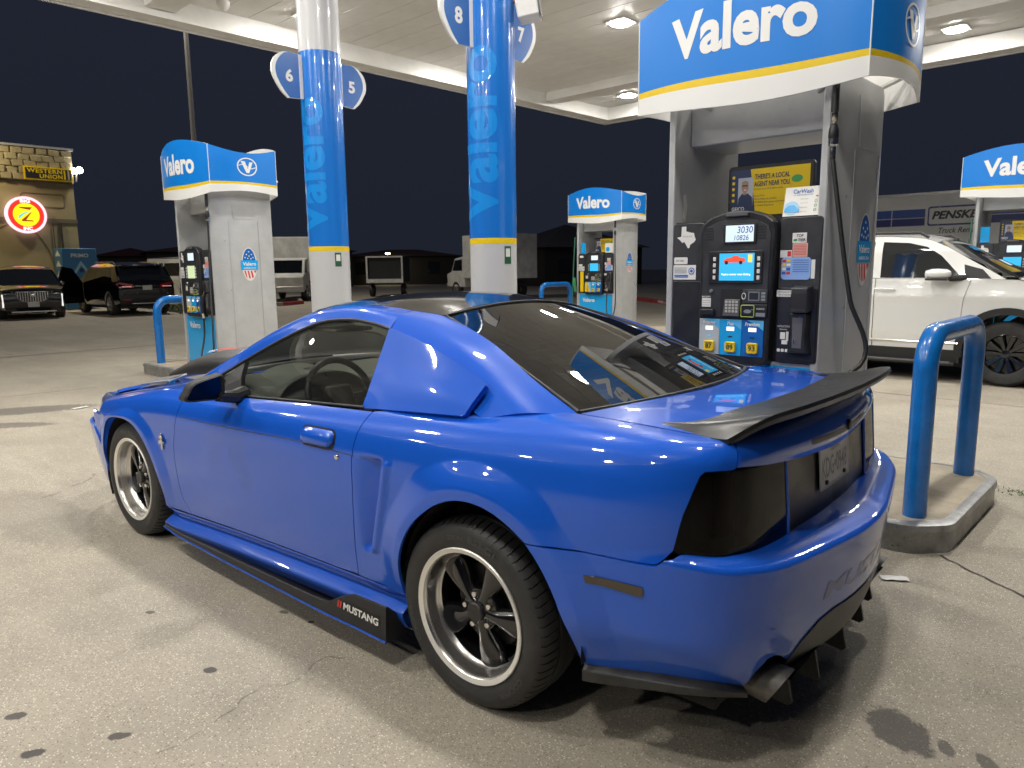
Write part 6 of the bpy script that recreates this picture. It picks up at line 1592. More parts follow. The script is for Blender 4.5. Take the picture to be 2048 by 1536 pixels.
        # mirror
        mo = [(-.60, 1.0, 1.315), (-.66, 1.03, 1.37), (-.76, 1.06, 1.395), (-.84, 1.10, 1.38), (-.86, 1.13, 1.33), (-.82, 1.13, 1.28), (-.68, 1.05, 1.265)]
        b = MB(); b.lathe([(0, -.15), (.055, -.135), (.075, -.07), (.078, 0), (.070, .09), (.040, .13), (0, .14)], (0, 0, 0), 'x', 20)
        mm_ = b.build('door_mirror', M['wpaint'], t, smooth=60); mm_.location = (-.73, sg * 1.09, 1.325); mm_.scale = (1, 1.0, .85)
        MB().box((-.86, -.09, -.075), (-.60, .07, -.045)).build('mirror_base', M['clad'], t, loc=(0, sg * 1.08, 1.325), bevel=.012); MB().tube([(-.45, sg * .93, 1.285), (-.62, sg * 1.03, 1.27)], .035, 8).build('mirror_arm', M['clad'], t)
        MB().box((.62, sg * .60, .80), (.90, sg * .84, .93)).build('headlight', mat('suv_headlight', (.5, .5, .52), .08, coat=.6) if 'hl' not in M else M['hl'], t, bevel=.03)
        for x in (0, -2.98): road_wheel(t, x, sg * .955, .385, sg, M['wheelblk'], 10, .25)
    MB().box((.3, -.80, .18), (-3.9, .80, .30)).build('underbody', M['well'], t)
    return t
white_suv()

# ---- black crossover parked nose-on
def black_crossover():
    t = thing('black_crossover', 'black crossover with upright chrome grille facing us by the store', 'car', ST(26.9, -1.93), SA + R(171))
    def Y(x, z):
        w = .93 * (1 - .16 * sstep(.2, .85, x)) * (1 - .08 * sstep(-2.9, -3.6, x)); w -= .05 * (1 - sstep(.25, .6, z)); return w - .30 * max(0, z - 1.06) - .05 * sstep(1.5, 1.7, z)
    side_ = [(.78, .30), (.86, .62), (.80, .86), (.55, .97), (-.05, 1.06), (-.45, 1.28), (-.92, 1.56), (-1.4, 1.655), (-2.4, 1.655), (-3.2, 1.55), (-3.6, 1.12), (-3.68, .8), (-3.6, .34)]
    A = lambda c: arcp(c, .36, .40, 185, -5, 20)
    w1 = [(-.48, 1.09), (-.95, 1.50), (-1.4, 1.585), (-1.55, 1.59), (-1.5, 1.09)]; w2 = [(-1.6, 1.09), (-1.63, 1.59), (-2.4, 1.58), (-3.1, 1.46), (-3.2, 1.15)]
    vside(t, Y, 'body_side', A(-2.86)[::1] + [] + [(-2.44, .28), (-.42, .28)] + A(0) + [(.78, .30)] + side_[1:] + [(-3.6, .34)], M['bpaint'], step=.08, holes=[w1, w2])
    for w in (w1, w2): vside(t, Y, 'side_window', w, M['dglass'], off=-.004, step=.1, lip=0)
    skin(t, Y, [('bumper', M['bpaint'], [(.72, .20), (.84, .34), (.86, .55), (.85, .72)], 0), ('nose', M['bpaint'], [(.85, .72), (.84, .84), (.72, .92), (.58, .965)], 0), ('bonnet', M['bpaint'], [(.58, .965), (.3, 1.02), (-.05, 1.062)], 0),
                ('windscreen', M['dglass'], [(-.06, 1.07), (-.45, 1.285), (-.92, 1.56)], .05), ('roof', M['bpaint'], [(-.92, 1.56), (-1.4, 1.66), (-2.4, 1.66), (-3.2, 1.55)], 0), ('tailgate', M['bpaint'], [(-3.2, 1.55), (-3.6, 1.12), (-3.68, .8), (-3.6, .34)], 0)], crown=.05)
    gx = .90
    gp = [(-.46, .88), (.46, .88), (.40, .66), (.22, .56), (-.22, .56), (-.40, .66)]
    G_ = MB().prism(gp, lambda a, b: (gx - .02, a, b), lambda a, b: (gx, a, b)).build('grille_bed', M['black'], t, weld=True)
    MB().tube([(gx + .005, a, b) for a, b in densify(gp, .08)], .014, 6, closed=True).build('grille_frame', M['chrome'], t, smooth=60)
    for k in range(13):
        y = -.40 + k * .0667; z0 = .57 if abs(y) < .25 else .57 + (abs(y) - .25) * .55
        MB().box((gx, y - .010, z0), (gx + .012, y + .010, .865)).build('grille_bar', M['chrome'], G_)
    MB().lathe([(0, .03), (.05, .028), (.065, .02), (.07, 0)], (gx + .01, 0, .78), 'x', 20).build('badge', M['chrome'], t, smooth=40)
    MB().box((gx - .02, -.155, .40), (gx + .005, .155, .545)).build('front_plate', M['plate'], t)
    text('plate_number', 'MKR 4417', lambda u, v: (gx + .007, -.12 + u, .44 + v), .24, .06, M['inkg'], t) if False else None
    for sg in (1, -1):
        MB().prism([(.50, .90), (.82, .86), (.80, .80), (.52, .82)], lambda a, b: (.70 - (a - .5) * .5, sg * a, b), lambda a, b: (.86 - (a - .5) * .55, sg * a, b)).build('headlight', M['chrome'], t, weld=True)
        MB().tube([(.80, sg * .80, .80), (.82, sg * .79, .62), (.78, sg * .80, .40)], .022, 8).build('running_light', mat('lit_running_light', (.8, .8, .8), .3, emit=(1, .97, .92), es=.8) if 'rl' not in M else M['rl'], t)
        MB().lathe([(0, -.10), (.06, -.08), (.075, 0), (.05, .08), (0, .09)], (-.62, sg * 1.0, 1.10), 'x', 14).build('door_mirror', M['bpaint'], t, smooth=50); MB().box((.70, sg * .45, .27), (.86, sg * .74, .36)).build('fog_vent', M['clad'], t, bevel=.02)
        for x in (0, -2.86): road_wheel(t, x, sg * .90, .36, sg, M['chrome'], 10)
    MB().box((.84, -.60, .24), (.90, .60, .27)).build('skid_trim', M['steel'], t)
    MB().box((.3, -.75, .18), (-3.4, .75, .30)).build('underbody', M['well'], t)
    return t
M['rl'] = mat('lit_running_light', (.8, .8, .8), .3, emit=(1, .97, .92), es=.8)
M['hl'] = mat('suv_headlight', (.5, .5, .52), .08, coat=.6)
black_crossover()

# ---- black SUV seen from behind, driver's door open
def black_suv():
    t = thing('black_suv', 'black SUV seen from behind with its driver door standing open', 'car', ST(29.0, -4.95), SA)
    def Y(x, z):
        w = .95 * (1 - .12 * sstep(.3, .9, x)) * (1 - .06 * sstep(-3.2, -3.9, x)); w -= .05 * (1 - sstep(.3, .6, z)); return w - .27 * max(0, z - 1.12) - .05 * sstep(1.6, 1.78, z)
    side_ = [(.86, .40), (.90, .75), (.80, .98), (.05, 1.12), (-.35, 1.36), (-.85, 1.64), (-1.4, 1.745), (-2.6, 1.75), (-3.35, 1.66), (-3.75, 1.15), (-3.80, .85), (-3.76, .42)]
    A = lambda c: arcp(c, .39, .44, 183, -3, 20)
    w1 = [(-.45, 1.15), (-.9, 1.58), (-1.4, 1.67), (-1.5, 1.67), (-1.48, 1.15)]; w2 = [(-1.58, 1.15), (-1.6, 1.67), (-2.45, 1.67), (-2.5, 1.16)]; w3 = [(-2.6, 1.17), (-2.58, 1.66), (-3.2, 1.60), (-3.45, 1.2)]
    vside(t, Y, 'body_side', A(-2.91) + [(-2.45, .34), (-.46, .34)] + A(0) + side_, M['bpaint'], step=.08, holes=[w1, w2, w3])
    for w in (w1, w2, w3): vside(t, Y, 'side_window', w, M['dglass'], off=-.004, step=.1, lip=0)
    skin(t, Y, [('bonnet', M['bpaint'], [(.90, .75), (.80, .98), (.4, 1.06), (.05, 1.12)], 0), ('windscreen', M['dglass'], [(.05, 1.125), (-.35, 1.36), (-.85, 1.64)], .05), ('roof', M['bpaint'], [(-.85, 1.64), (-1.4, 1.75), (-2.6, 1.755), (-3.35, 1.665)], 0),
                ('tailgate_glass', M['dglass'], [(-3.36, 1.66), (-3.58, 1.38), (-3.74, 1.16)], .07), ('tailgate', M['bpaint'], [(-3.75, 1.15), (-3.81, .95), (-3.81, .72)], 0), ('rear_bumper', M['clad'], [(-3.83, .71), (-3.86, .55), (-3.78, .36)], 0)], crown=.04)
    MB().box((-3.50, -.66, 1.64), (-3.30, .66, 1.69)).build('roof_spoiler', M['bpaint'], t, bevel=.02)
    for sg in (1, -1):
        MB().prism([(.44, .93), (.90, .96), (.92, 1.06), (.86, 1.12), (.44, 1.05)], lambda a, b: (-3.83 + (a - .44) * .12, sg * a, b), lambda a, b: (-3.70 + (a - .44) * .12, sg * a, b)).build('tail_light', M['tailred'], t, weld=True)
        MB().box((-3.845, sg * .50, .965), (-3.83, sg * .80, .985)).build('light_bar', mat('lit_tail_bar', (.6, .3, .3), .3, emit=(1, .45, .42), es=.5) if 'tb' not in M else M['tb'], t); MB().box((-3.88, sg * .55, .52), (-3.85, sg * .78, .56)).build('reflector', M['tailred'], t)
        MB().tube([(-1.1, sg * .72, 1.74), (-1.3, sg * .735, 1.80), (-3.0, sg * .725, 1.79), (-3.15, sg * .71, 1.70)], .016, 8).build('roof_rail', M['steel'], t)
        for x in (0, -2.91): road_wheel(t, x, sg * .92, .39, sg, M['chrome'], 5)
    MB().box((-3.855, -.155, .86), (-3.84, .155, 1.01)).build('rear_plate', M['plate'], t)
    MB().box((-3.88, -.52, .40), (-3.84, .52, .425)).build('bumper_trim', M['steel'], t)
    MB().box((.3, -.78, .24), (-3.6, .78, .36)).build('underbody', M['well'], t)
    # open front door, hinged at its leading edge
    hd = bpy.data.objects.new('front_door', None); link(hd, t); hd.location = (-.42, .95, 0); hd.rotation_euler = (0, 0, R(-58))
    df = [(0, .38), (0, 1.10), (-.10, 1.20), (-.55, 1.60), (-1.05, 1.68), (-1.08, 1.12), (-1.06, .38)]
    MB().prism(df, lambda a, b: (a, 0 - max(0, b - 1.12) * .27, b), lambda a, b: (a, .05 - max(0, b - 1.12) * .27, b)).build('door_shell', M['bpaint'], hd, weld=True, bevel=.012)
    MB().prism([(-.14, 1.16), (-.57, 1.54), (-1.0, 1.61), (-1.02, 1.14)], lambda a, b: (a, .055 - (b - 1.12) * .27, b), lambda a, b: (a, .058 - (b - 1.12) * .27, b)).build('door_window', M['dglass'], hd, weld=True)
    return t
M['tb'] = mat('lit_tail_bar', (.6, .3, .3), .3, emit=(1, .45, .42), es=.5)
black_suv()

# ---- white van beyond the black SUV
def van(sx, sy, rz, lbl):
    t = thing('white_van', lbl, 'van', ST(sx, sy), SA + rz)
    Y = lambda x, z: .97 - .14 * max(0, z - 1.1) - .06 * (1 - sstep(.3, .6, z)) - .15 * sstep(.3, .9, x)
    sd = [(.90, .40), (.92, .80), (.60, 1.05), (.15, 1.20), (-.45, 1.85), (-.8, 2.02), (-4.1, 2.06), (-4.25, 1.2), (-4.2, .42)]
    ws = [[(-.50, 1.25), (-.72, 1.80), (-1.35, 1.84), (-1.35, 1.25)], [(-1.45, 1.25), (-1.45, 1.84), (-2.7, 1.84), (-2.7, 1.25)], [(-2.8, 1.25), (-2.8, 1.84), (-4.0, 1.84), (-4.05, 1.25)]]
    A = lambda c: arcp(c, .38, .43, 183, -3, 16)
    vside(t, Y, 'body_side', A(-3.2) + [(-2.7, .36), (-.5, .36)] + A(0) + sd, M['wpaint'], step=.1, holes=ws)
    for w in ws: vside(t, Y, 'side_window', w, M['dglass'], off=-.006, step=.15, lip=0)
    skin(t, Y, [('bonnet', M['wpaint'], [(.92, .8), (.60, 1.05), (.15, 1.20)], 0), ('windscreen', M['dglass'], [(.15, 1.20), (-.45, 1.85)], .05), ('roof', M['wpaint'], [(-.45, 1.85), (-.8, 2.02), (-2.4, 2.08), (-4.1, 2.06)], 0), ('rear_door', M['wpaint'], [(-4.1, 2.06), (-4.25, 1.2), (-4.2, .42)], 0)], crown=.05)
    for sg in (1, -1):
        MB().box((-4.27, sg * .80, .9), (-4.20, sg * .92, 1.3)).build('tail_light', M['tailred'], t)
        for x in (0, -3.2): road_wheel(t, x, sg * .90, .37, sg, M['steel'], 8)
    return t
van(32.0, -10.55, R(-170), 'white passenger van parked beyond the black SUV')

# ---- box truck, stake truck frame, cab truck in the dark lot
def box_truck(sx, sy, rz, lbl, box_len, m, cab_white=True):
    t = thing('box_truck', lbl, 'truck', ST(sx, sy), SA + rz)
    MB().box((-1.0 - box_len, -1.15, .95), (-1.0, 1.15, 3.05)).build('cargo_box', m, t, bevel=.03)
    MB().prism([(.85, .5), (.95, 1.15), (.45, 1.30), (.10, 1.95), (-.80, 2.05), (-.90, .5)], lambda a, b: (a, -.98, b), lambda a, b: (a, .98, b)).build('cab', m, t, weld=True, bevel=.05)
    for sg in (1, -1):
        MB().prism([(.32, 1.33), (.06, 1.85), (-.65, 1.90), (-.65, 1.33)], lambda a, b: (a, sg * .985, b), lambda a, b: (a, sg * .99, b)).build('cab_window', M['dglass'], t, weld=True)
        for x in (0, -box_len): road_wheel(t, x, sg * .98, .40, sg, M['steel'], 6)
    MB().prism([(.44, 1.32), (.11, 1.92)], lambda a, b: (a + .01, -.85, b), lambda a, b: (a + .01, .85, b)).build('windscreen', M['dglass'], t)
    MB().box((-1.0 - box_len, -.5, .55), (.6, .5, .75)).build('chassis', M['clad'], t)
    MB().box((.85, -1.0, .45), (1.0, 1.0, .70)).build('bumper', M['steel'], t, bevel=.02)
    return t
box_truck(31.0, -13.4, R(140), 'dull white box truck standing behind the left column', 3.6, M['oldwhite'])
box_truck(27.2, -22.0, R(-12), 'dim white cab truck parked beside the right column', 3.2, M['oldwhite'])
t = thing('tow_trailer', 'white framed trailer back standing under the lit lamp', 'trailer', ST(30.2, -18.6), SA + R(-45))
b = MB(); b.box((0, -.95, .75), (.10, .95, .95)); b.build('rear_sill', M['oldwhite'], t); 
for y in (-.95, .87): MB().box((0, y, .95), (.08, y + .08, 2.05)).build('frame_post', M['oldwhite'], t)
MB().box((0, -.95, 2.05), (.08, .95, 2.12)).build('frame_top', M['oldwhite'], t); MB().box((.1, -.95, .75), (3.2, .95, 2.10)).build('trailer_box', M['clad'], t)
for sg in (1, -1): road_wheel(t, 1.2, sg * .95, .34, sg, M['steel'], 6)
MB().box((-.02, .55, .80), (.0, .70, .90)).build('trailer_lamp', M['paper'], t)

# ---- rental trailer on the right
t = thing('rental_trailer', 'long pale rental trailer with blue stripes behind the white SUV', 'trailer', ST(8.4, -22.2), SA)
M['trl'] = mat('trailer_panel', (.74, .74, .72), .38, var=.10, vscale=1.2)
MB().box((-14, -2.5, 1.0), (0, 0, 3.70)).build('trailer_box', M['trl'], t, bevel=.03)
MB().box((-14, .001, 3.62), (0, .02, 3.71)).build('top_rail', M['steel'], t); MB().box((-14, .001, .98), (0, .02, 1.10)).build('bottom_rail', M['steel'], t)
K = lambda a, b, d=0.0: (a - 8.4, .004 + d, b)
M['stripe1'] = mat('stripe_blue', (.035, .09, .36), .4); M['stripe2'] = mat('stripe_navy', (.025, .035, .20), .4)
for x0, x1 in ((8.3, 6.0), (4.33, -5.4)):
    decal('blue_stripe', rect(x1, 2.92, x0, 3.19), K, M['stripe1'], t); decal('navy_stripe', rect(x1, 2.66, x0, 2.90), K, M['stripe2'], t)
bs = MB().prism(rrect(4.40, 2.64, 5.92, 3.25, .08), lambda a, b: K(a, b, 0), lambda a, b: K(a, b, .004)).build('sign_border', M['stripe2'], t, weld=True)
decal('sign_face', rrect(4.44, 2.69, 5.88, 3.20, .06), K, M['trl'], bs, .005)
text('trailer_lettering', 'PENSKE', lambda u, v: K(5.80 - u, 2.84 + v, .007), 1.30, .26, M['ink'], bs, bold=.04, shear=.25)
text('trailer_lettering', 'Truck Rental', lambda u, v: K(5.58 - u, 2.40 + v, .004), 1.10, .17, M['ink'], t, bold=.01, shear=.25)
for k in range(10): MB().box((-1.4 * k - .012, .001, 1.1), (-1.4 * k + .012, .008, 3.62)).build('panel_seam', M['trl'], t)
for x in (-11.5, -12.7): road_wheel(t, x, -.1, .5, 1, M['steel'], 6)
for x in (-2.6,): MB().box((x, -.5, 0), (x + .12, -.38, 1.0)).build('landing_leg', M['clad'], t)
for x in (-.03, -4.2, -8.4): MB().box((x - .05, .002, 3.635), (x + .05, .03, 3.69)).build('marker_lamp', M['amber'], t)

# ================================================================== STORE AND FAR BUILDINGS
M['stucco'] = mat('tan_stucco', (.36, .30, .17), .85, var=.10, vscale=1.2, bump=.3, bscale=30)
M['rough'] = mat('split_stone_tan', (.32, .27, .16), .9, var=.25, vscale=5, bump=.9, bscale=6)
M['bandm'] = mat('dark_band', (.15, .125, .085), .8)
M['dark'] = mat('dark_wall', (.035, .032, .03), .8); M['darkr'] = mat('dark_red_roof', (.10, .022, .016), .8); M['tanroof'] = mat('brown_fascia', (.11, .055, .035), .8)
st_ = thing('store_building', 'tan stucco store with rough stone parapet at the left edge', 'building', ST(33, -5.30), SA)
MB().box((0, 0, 0), (12, 40, 5.0)).build('wall', M['stucco'], st_)
MB().box((-.05, -.03, 5.02), (12, 40, 6.28)).build('stone_parapet', M['rough'], st_)
random.seed(3)
rb = MB()
for i in range(16):
    for j in range(5):
        y = .02 + i * .42 + (.2 if j % 2 else 0); z = 5.05 + j * .245; d = random.uniform(.02, .08)
        if y > 6.6: continue
        w = random.uniform(.34, .42)
        rb.obox((-.05 - d / 2, y + w / 2, z + .115), (d / 2 + .02, random.uniform(-.02, .02), random.uniform(-.02, .02)), (0, w / 2 - .002, random.uniform(-.02, .02)), (0, random.uniform(-.03, .03), .119))
rb.build('stone_face', M['rough'], st_, bevel=.02)
MB().box((-.12, -.10, 6.30), (12, 40, 6.38)).build('metal_coping', mat('bright_coping', (.72, .72, .72), .3, .6), st_)
MB().box((-.035, -.02, 3.44), (0, 40, 3.60)).build('dark_band', M['bandm'], st_)
for y0 in (.38, 3.2): MB().tube([(-.006, a, b) for a, b in densify(rrect(y0, 4.05, y0 + 1.5, 4.55, .1), .12)], .016, 6, closed=True).build('panel_groove', M['bandm'], st_)
MB().tube([(-.006, 2.2 + 1.25 * math.cos(R(a)), 1.45 + 1.9 * math.sin(R(a))) for a in range(0, 181, 8)], .014, 6).build('arch_groove', M['bandm'], st_)
MB().tube([(-.05, .60, 3.44), (-.05, .60, .2)], .035, 8).build('downpipe', M['dark'], st_); MB().tube([(-.04, .88, 3.42), (-.04, .88, .3)], .014, 6).build('conduit', M['dark'], st_)
def wl(nm, lbl, cat, y, z): return thing(nm, lbl, cat, ST(33 - .06, y, z), SA)
# black and yellow money-transfer board
t = wl('wall_sign', 'black board with yellow letters high on the store wall', 'sign', -4.42, 5.32)
MB().box((-.13, -.84, -.25), (-.005, .84, .25)).build('sign_frame', M['yellow'], t); fb = MB().box((-.14, -.79, -.20), (-.128, .79, .20)).build('sign_face', M['ink'], t)
text('sign_lettering', 'WESTERN', lambda u, v: (-.143, .74 - u, .015 + v), 1.22, .165, M['yellow'], t, bold=.03, spacing=1.1); text('sign_lettering', 'UNION', lambda u, v: (-.143, .32 - u, -.185 + v), .80, .165, M['yellow'], t, bold=.03, spacing=1.1)
for y in (-.56, -.70): MB().box((-.143, y - .03, -.18), (-.1405, y + .03, .18)).build('sign_bar', M['yellow'] if y > -.6 else M['lgrey'], t)
# round lit sign
def em(n, c, s): return mat(n, tuple(x * .3 for x in c), .4, emit=c, es=s)
t = wl('round_sign', 'glowing round red and yellow sign with a big Z', 'sign', -3.50, 3.70)
MB().lathe([(.70, .0), (.70, -.14), (.0, -.14)], (0, 0, 0), 'x', 48).build('sign_can', em('lit_pink_white', (1.0, .62, .70), 1.15), t, smooth=40)
D_ = lambda r, m, nm, d: MB().add([(-.14 - d, r * math.cos(q), r * math.sin(q)) for q in [2 * math.pi * k / 48 for k in range(48)]], [tuple(range(48))]).build(nm, m, t)
rd = D_(.605, em('lit_red', (.95, .03, .02), 1.0), 'red_ring', .004); yd = D_(.445, em('lit_yellow', (1.0, .80, .01), 1.05), 'yellow_disc', .008)
zr = em('lit_dark_red', (.45, .06, .01), .6); Zf = lambda a, b, d=.012: (-.14 - d, -a, b)
MB().add([Zf(*q) for q in ((-.24, .30), (.22, .30), (.13, .19), (-.20, .25))], [(0, 3, 2, 1)]).build('letter_top', zr, t); MB().add([Zf(*q) for q in ((-.16, -.25), (.24, -.25), (.20, -.20), (-.02, -.19), (.20, .12), (.15, .10), (-.18, -.20))], [tuple(reversed(range(7)))]).build('letter_bottom', zr, t)
MB().add([Zf(*q) for q in ((-.28, -.18), (-.26, -.04), (-.10, .08), (.20, .16), (-.08, .02), (-.22, -.12))], [tuple(reversed(range(6)))]).build('swash', em('lit_cyan', (.10, .55, .70), .9), t)
lw = em('lit_letter_white', (1.0, .9, .95), 1.1)
text('sign_lettering', 'BIG', lambda u, v: Zf(-.17 + u, .46 + v, .013), .34, .13, lw, t, bold=.04); text('sign_lettering', 'INC', lambda u, v: Zf(-.15 + u, -.585 + v, .013), .32, .13, lw, t, bold=.04)
# twin flood lamps on the store corner
t = thing('twin_floodlight', 'pair of glowing white flood lamps on the store corner', 'lamp', ST(32.95, -5.42, 5.45), SA)
MB().tube([(0, 0, -.35), (0, -.05, 0), (0, -.05, .1)], .03, 8).build('lamp_arm', M['steel'], t)
fe = em('lit_flood_lamp', (1, .98, .95), 60.0)
for y, z, r in ((.10, .08, .11), (-.14, .12, .13)): MB().lathe([(0, -r), (r * .7, -r * .7), (r, 0), (r * .7, r * .7), (0, r)], (-.05, y, z), 'z', 16).build('lamp_head', fe, t, smooth=80)
# unseen wall lamp left of the frame, added to wash the store front
t = wl('unseen_wall_lamp', 'unseen wall lamp added above the store front, just left of the picture', 'lamp', -.9, 6.9)
MB().tube([(.05, 0, -.3), (-.3, 0, .05), (-1.1, -.05, .12)], .03, 8).build('lamp_arm', M['bandm'], t)
MB().obox((-1.25, -.1, .10), (.20, 0, .16), (0, .40, 0), (-.05, 0, .06)).build('lamp_case', M['bandm'], t)
MB().add([(-1.30, -.48, -.06), (-1.02, -.48, .16), (-1.02, .28, .16), (-1.30, .28, -.06)], [(0, 1, 2, 3)]).build('added_lamp_lens', em('lit_unseen_wall_lamp', (1, .84, .50), 190.0), t)
# water vending machine
t = thing('water_machine', 'blue water vending machine with a white triangle by the store', 'vending machine', ST(31.6, -4.86), SA)
M['wm'] = mat('vending_blue', (.035, .17, .36), .4)
MB().box((0, -.62, .05), (1.0, .62, 2.40)).build('cabinet', M['wm'], t, bevel=.02)
Kw = lambda a, b, d=0.0: (-.003 - d, -a, b)
text('brand_lettering', 'PRIMO', lambda u, v: Kw(-.30 + u, 2.05 + v, .002), .62, .15, M['paper'], t, bold=.02)
tri = MB().add([Kw(*q, .002) for q in ((-.45, 1.15), (.50, 1.15), (.03, 1.92))], [(0, 1, 2)]).build('triangle_print', mat('print_pale_blue', (.30, .52, .60), .4), t)
decal('triangle_core', [(-.30, 1.22), (.35, 1.22), (.03, 1.75)], Kw, M['wm'], tri, .004); decal('drop_print', ell(.03, 1.55, .09, .09, 16), Kw, M['navy'], tri, .006)
for z in (2.1, 1.7, 1.3): MB().add([(.15, .623, z), (.85, .623, z), (.5, .623, z + .25)], [(2, 1, 0)]).build('arrow_print', M['paper'], t)
decal('dispense_bay', rect(-.40, .45, .40, 1.0), Kw, M['ink'], t, .003)

def house(sx, sy, rz, w, d, h, rh, lbl, mw, mr, hip=True, nm='house'):
    t = thing(nm, lbl, 'building', ST(sx, sy), SA + rz)
    MB().box((-d / 2, -w / 2, 0), (d / 2, w / 2, h)).build('wall', mw, t)
    e = .5; k = min(w, d) / 2 if hip else 0
    vs = [(-d / 2 - e, -w / 2 - e, h), (d / 2 + e, -w / 2 - e, h), (d / 2 + e, w / 2 + e, h), (-d / 2 - e, w / 2 + e, h), (0, -w / 2 + k, h + rh), (0, w / 2 - k, h + rh)]
    MB().add(vs, [(0, 1, 4), (1, 2, 5, 4), (2, 3, 5), (3, 0, 4, 5), (3, 2, 1, 0)]).build('roof', mr, t)
    for i in range(3): MB().box((-d / 2 - .03, -w * .35 + i * w * .3, 1.0), (-d / 2, -w * .35 + i * w * .3 + 1.1, 2.1)).build('window', M['dglass'], t)
    return t
house(38.5, -43.5, R(-20), 9, 9, 2.95, 2.0, 'dim hip roofed building far behind the right column', M['dark'], mat('dim_grey_roof', (.10, .09, .085), .85))
house(56.5, -40.5, R(-45), 11, 8, 2.6, .7, 'long low brown building under the lit lamp', M['dark'], M['tanroof'], nm='low_building')
house(65, -18.5, R(-20), 4.5, 8, 2.7, .75, 'low red roofed building beyond the black SUV', M['dark'], M['darkr'], nm='low_building')
house(60, -27, R(-30), 16, 8, 3.0, .8, 'long dark low building behind the left dispenser', M['dark'], M['tanroof'], nm='low_building')
house(20, -62, R(-70), 30, 10, 3.0, 1.0, 'long dark shed far behind the small middle dispenser', M['dark'], M['dark'], nm='shed')
t = thing('yard_lamp', 'small lit yard lamp glowing under the far brown eaves', 'lamp', ST(53.2, -36.2, 2.95), SA)
MB().lathe([(0, .12), (.10, .10), (.28, -.05), (.25, -.08)], (0, 0, 0), 'z', 16).build('lamp_shade', M['steel'], t, smooth=40); MB().lathe([(.24, -.06), (.15, -.16), (0, -.2)], (0, 0, 0), 'z', 16).build('lamp_bulb', em('lit_yard_lamp', (1, .86, .55), 40.0), t, smooth=80); MB().box((0, -.04, 0), (1.2, .04, .06)).build('lamp_arm', M['dark'], t)
t = thing('light_pole', 'tall slim grey light pole behind the left dispenser', 'pole', ST(30.4, -9.25), SA)
MB().cyl((0, 0, 0), (0, 0, 14.5), .12, 16, .075).build('shaft', mat('pole_paint', (.62, .60, .56), .5), t, smooth=60); MB().box((-.35, -.9, 14.5), (.35, .9, 14.62)).build('lamp_head', M['bandm'], t); MB().add([(-.3, -.85, 14.49), (.3, -.85, 14.49), (.3, .85, 14.49), (-.3, .85, 14.49)], [(0, 3, 2, 1)]).build('added_lamp_lens', em('lit_added_pole_lamp', (1, .93, .80), 330.0), t)  # lamp head and lens above the view are added to light the lot
MB().box((-.3, -.3, 0), (.3, .3, .6)).build('concrete_base', M['isl'], t, bevel=.03)

# ---- kerbs, planting
M['kerb'] = mat('kerb_concrete', (.26, .235, .19), .8, var=.2, vscale=3); M['redk'] = mat('red_kerb_paint', (.34, .035, .04), .6, var=.4, vscale=3)
def kerb(pts, lbl, red=None, txt=None):
    t = thing('kerb', lbl, 'kerb', (0, 0, 0)); P = [Vector(ST(a, b)) for a, b in pts]
    for i in range(len(P) - 1):
        d = (P[i + 1] - P[i]); u = d.normalized(); v = Vector((-u.y, u.x, 0)); n = max(1, int(d.length / 3))
        for k in range(n):
            a = P[i] + d * (k / n) + u * .006; b = P[i] + d * ((k + 1) / n) - u * .006
            MB().prism([(-.08, 0), (.08, 0), (.08, .12), (.05, .15), (-.08, .15)], lambda p, q: a + v * p + Vector((0, 0, q)), lambda p, q: b + v * p + Vector((0, 0, q))).build('kerb_stone', M['redk'] if red and red[0] <= i * 100 + k < red[1] else M['kerb'], t, weld=True)
    return t
kerb([(30.2, -13.6), (27.6, -12.2), (26.9, -10.9), (27.2, -9.6), (30, -8.6)], 'low kerb with red painted stones behind the left column', red=(1, 102))
k2 = kerb([(19, -23.6), (13, -19.0), (4, -19.6), (-10, -20.5)], 'far red painted kerb lettered FIRE LANE past the middle dispenser', red=(0, 400))
p0 = Vector(ST(19, -23.6)); p1 = Vector(ST(13, -19.0)); u = (p1 - p0).normalized(); vv = Vector((-u.y, u.x, 0))
if (Vector((-1.585, 2.538, 0)) - p0).dot(vv) < 0: vv = -vv
text('kerb_lettering', 'FIRE LANE', lambda a, b: p0 + u * (5.4 + a) + vv * .084 + Vector((0, 0, .03 + b)), 1.6, .10, M['paper'], k2, bold=.03)
lawn = MB().add([(*ST(24.0, -5.9)[:2], .03), (*ST(24.0, -8.6)[:2], .03), (*ST(32.5, -9.5)[:2], .03), (*ST(32.5, -6.9)[:2], .03)], [(0, 1, 2, 3)][:1]).build('lawn', mat('dark_lawn', (.045, .055, .018), .9, var=.4, vscale=6)); setprops(lawn, kind='structure')
gb = MB(); random.seed(11)
def blade(x, y, h, lean, w=.02):
    a = random.uniform(0, 6.28); dx, dy = math.cos(a) * lean * h, math.sin(a) * lean * h; b = random.uniform(0, 3.14); wx, wy = w * math.cos(b), w * math.sin(b)
    gb.add([(x - wx, y - wy, .02), (x + wx, y + wy, .02), (x + dx * .4 + wx * .7, y + dy * .4 + wy * .7, h * .6), (x + dx * .4 - wx * .7, y + dy * .4 - wy * .7, h * .6), (x + dx, y + dy, h)], [(0, 1, 2, 3), (3, 2, 4)])
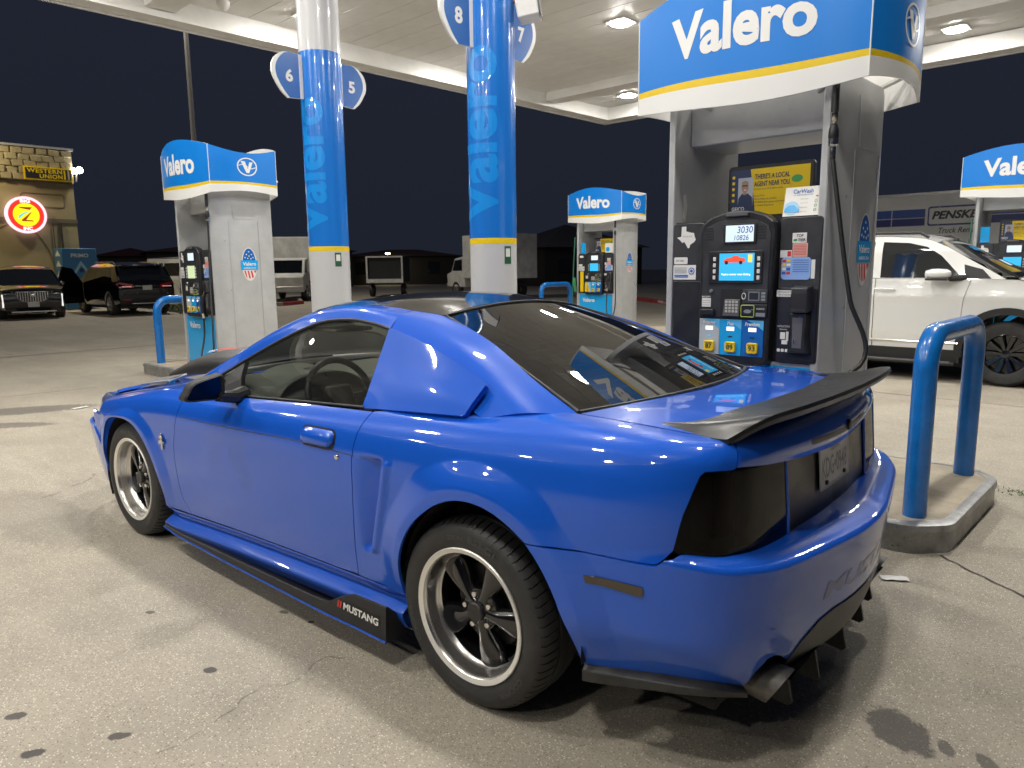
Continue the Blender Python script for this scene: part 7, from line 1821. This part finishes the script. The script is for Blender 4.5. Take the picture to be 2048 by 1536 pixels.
for i in range(1600):
    q = ST(random.uniform(24.1, 32), random.uniform(-8.6, -6.2)); blade(q[0], q[1], random.uniform(.05, .12), .4, .012)
go = gb.build('lawn_grass', mat('grass_blades', (.060, .075, .022), .7, var=.5, vscale=3)); setprops(go, kind='stuff')
t = thing('grass_clump', 'tall dry ornamental grass clump behind the left dispenser', 'plant', ST(24.6, -6.6))
gb = MB()
for i in range(520): blade(random.gauss(0, .28), random.gauss(0, .28), random.uniform(.7, 1.75), random.uniform(.05, .4), .016)
gb.build('leaf_blades', mat('dry_grass', (.15, .14, .085), .75, var=.4, vscale=2), t)
# painted bay lines by the parked cars
strip('bay_line', [ST(27.4, -3.25)[:2], ST(22.0, -2.75)[:2]], .10, mat('worn_white_line', (.42, .40, .36), .7, var=.5, vscale=4))
strip('bay_line', [ST(28, -7.0)[:2], ST(22.6, -6.6)[:2]], .10, bpy.data.materials['worn_white_line'])

# ---- litter on the ground
def flat_thing(nm, lbl, cat, x, y, rz, w, l, m, crease=.004):
    t = thing(nm, lbl, cat, (x, y, .004), rz)
    MB().grid([[(-l / 2 + l * i / 6, -w / 2 + w * j / 3, .002 + crease * abs(math.sin(i * 1.3 + j)) ) for j in range(4)] for i in range(7)]).build('paper_slip', m, t, solid=.0006); return t
flat_thing('paper_receipt', 'small white paper receipt lying left of the front wheel', 'litter', 7.07, -.41, R(-78), .07, .17, M['paper'])
flat_thing('paper_scrap', 'white paper scrap on the ground right of the rear diffuser', 'litter', -.86, -1.08, R(30), .05, .12, M['paper'])
flat_thing('paper_crumb', 'tiny white paper crumb on the concrete beside the front bumper', 'litter', 5.35, .02, R(-40), .03, .06, M['paper'])
flat_thing('leaf_litter', 'small dark dead leaf by the near island corner', 'litter', -.95, -2.95, R(30), .03, .07, M['tanroof'], .01)
# weeds in the joint at the island corner
gb = MB(); t = thing('joint_weeds', 'little green weeds growing by the near island corner', 'plant', (-1.16, -2.93, 0))
for i in range(90): blade(random.gauss(0, .06), random.gauss(0, .035), random.uniform(.01, .045), .7, .004)
gb.build('weed_leaves', mat('weed_green', (.06, .14, .03), .7), t)
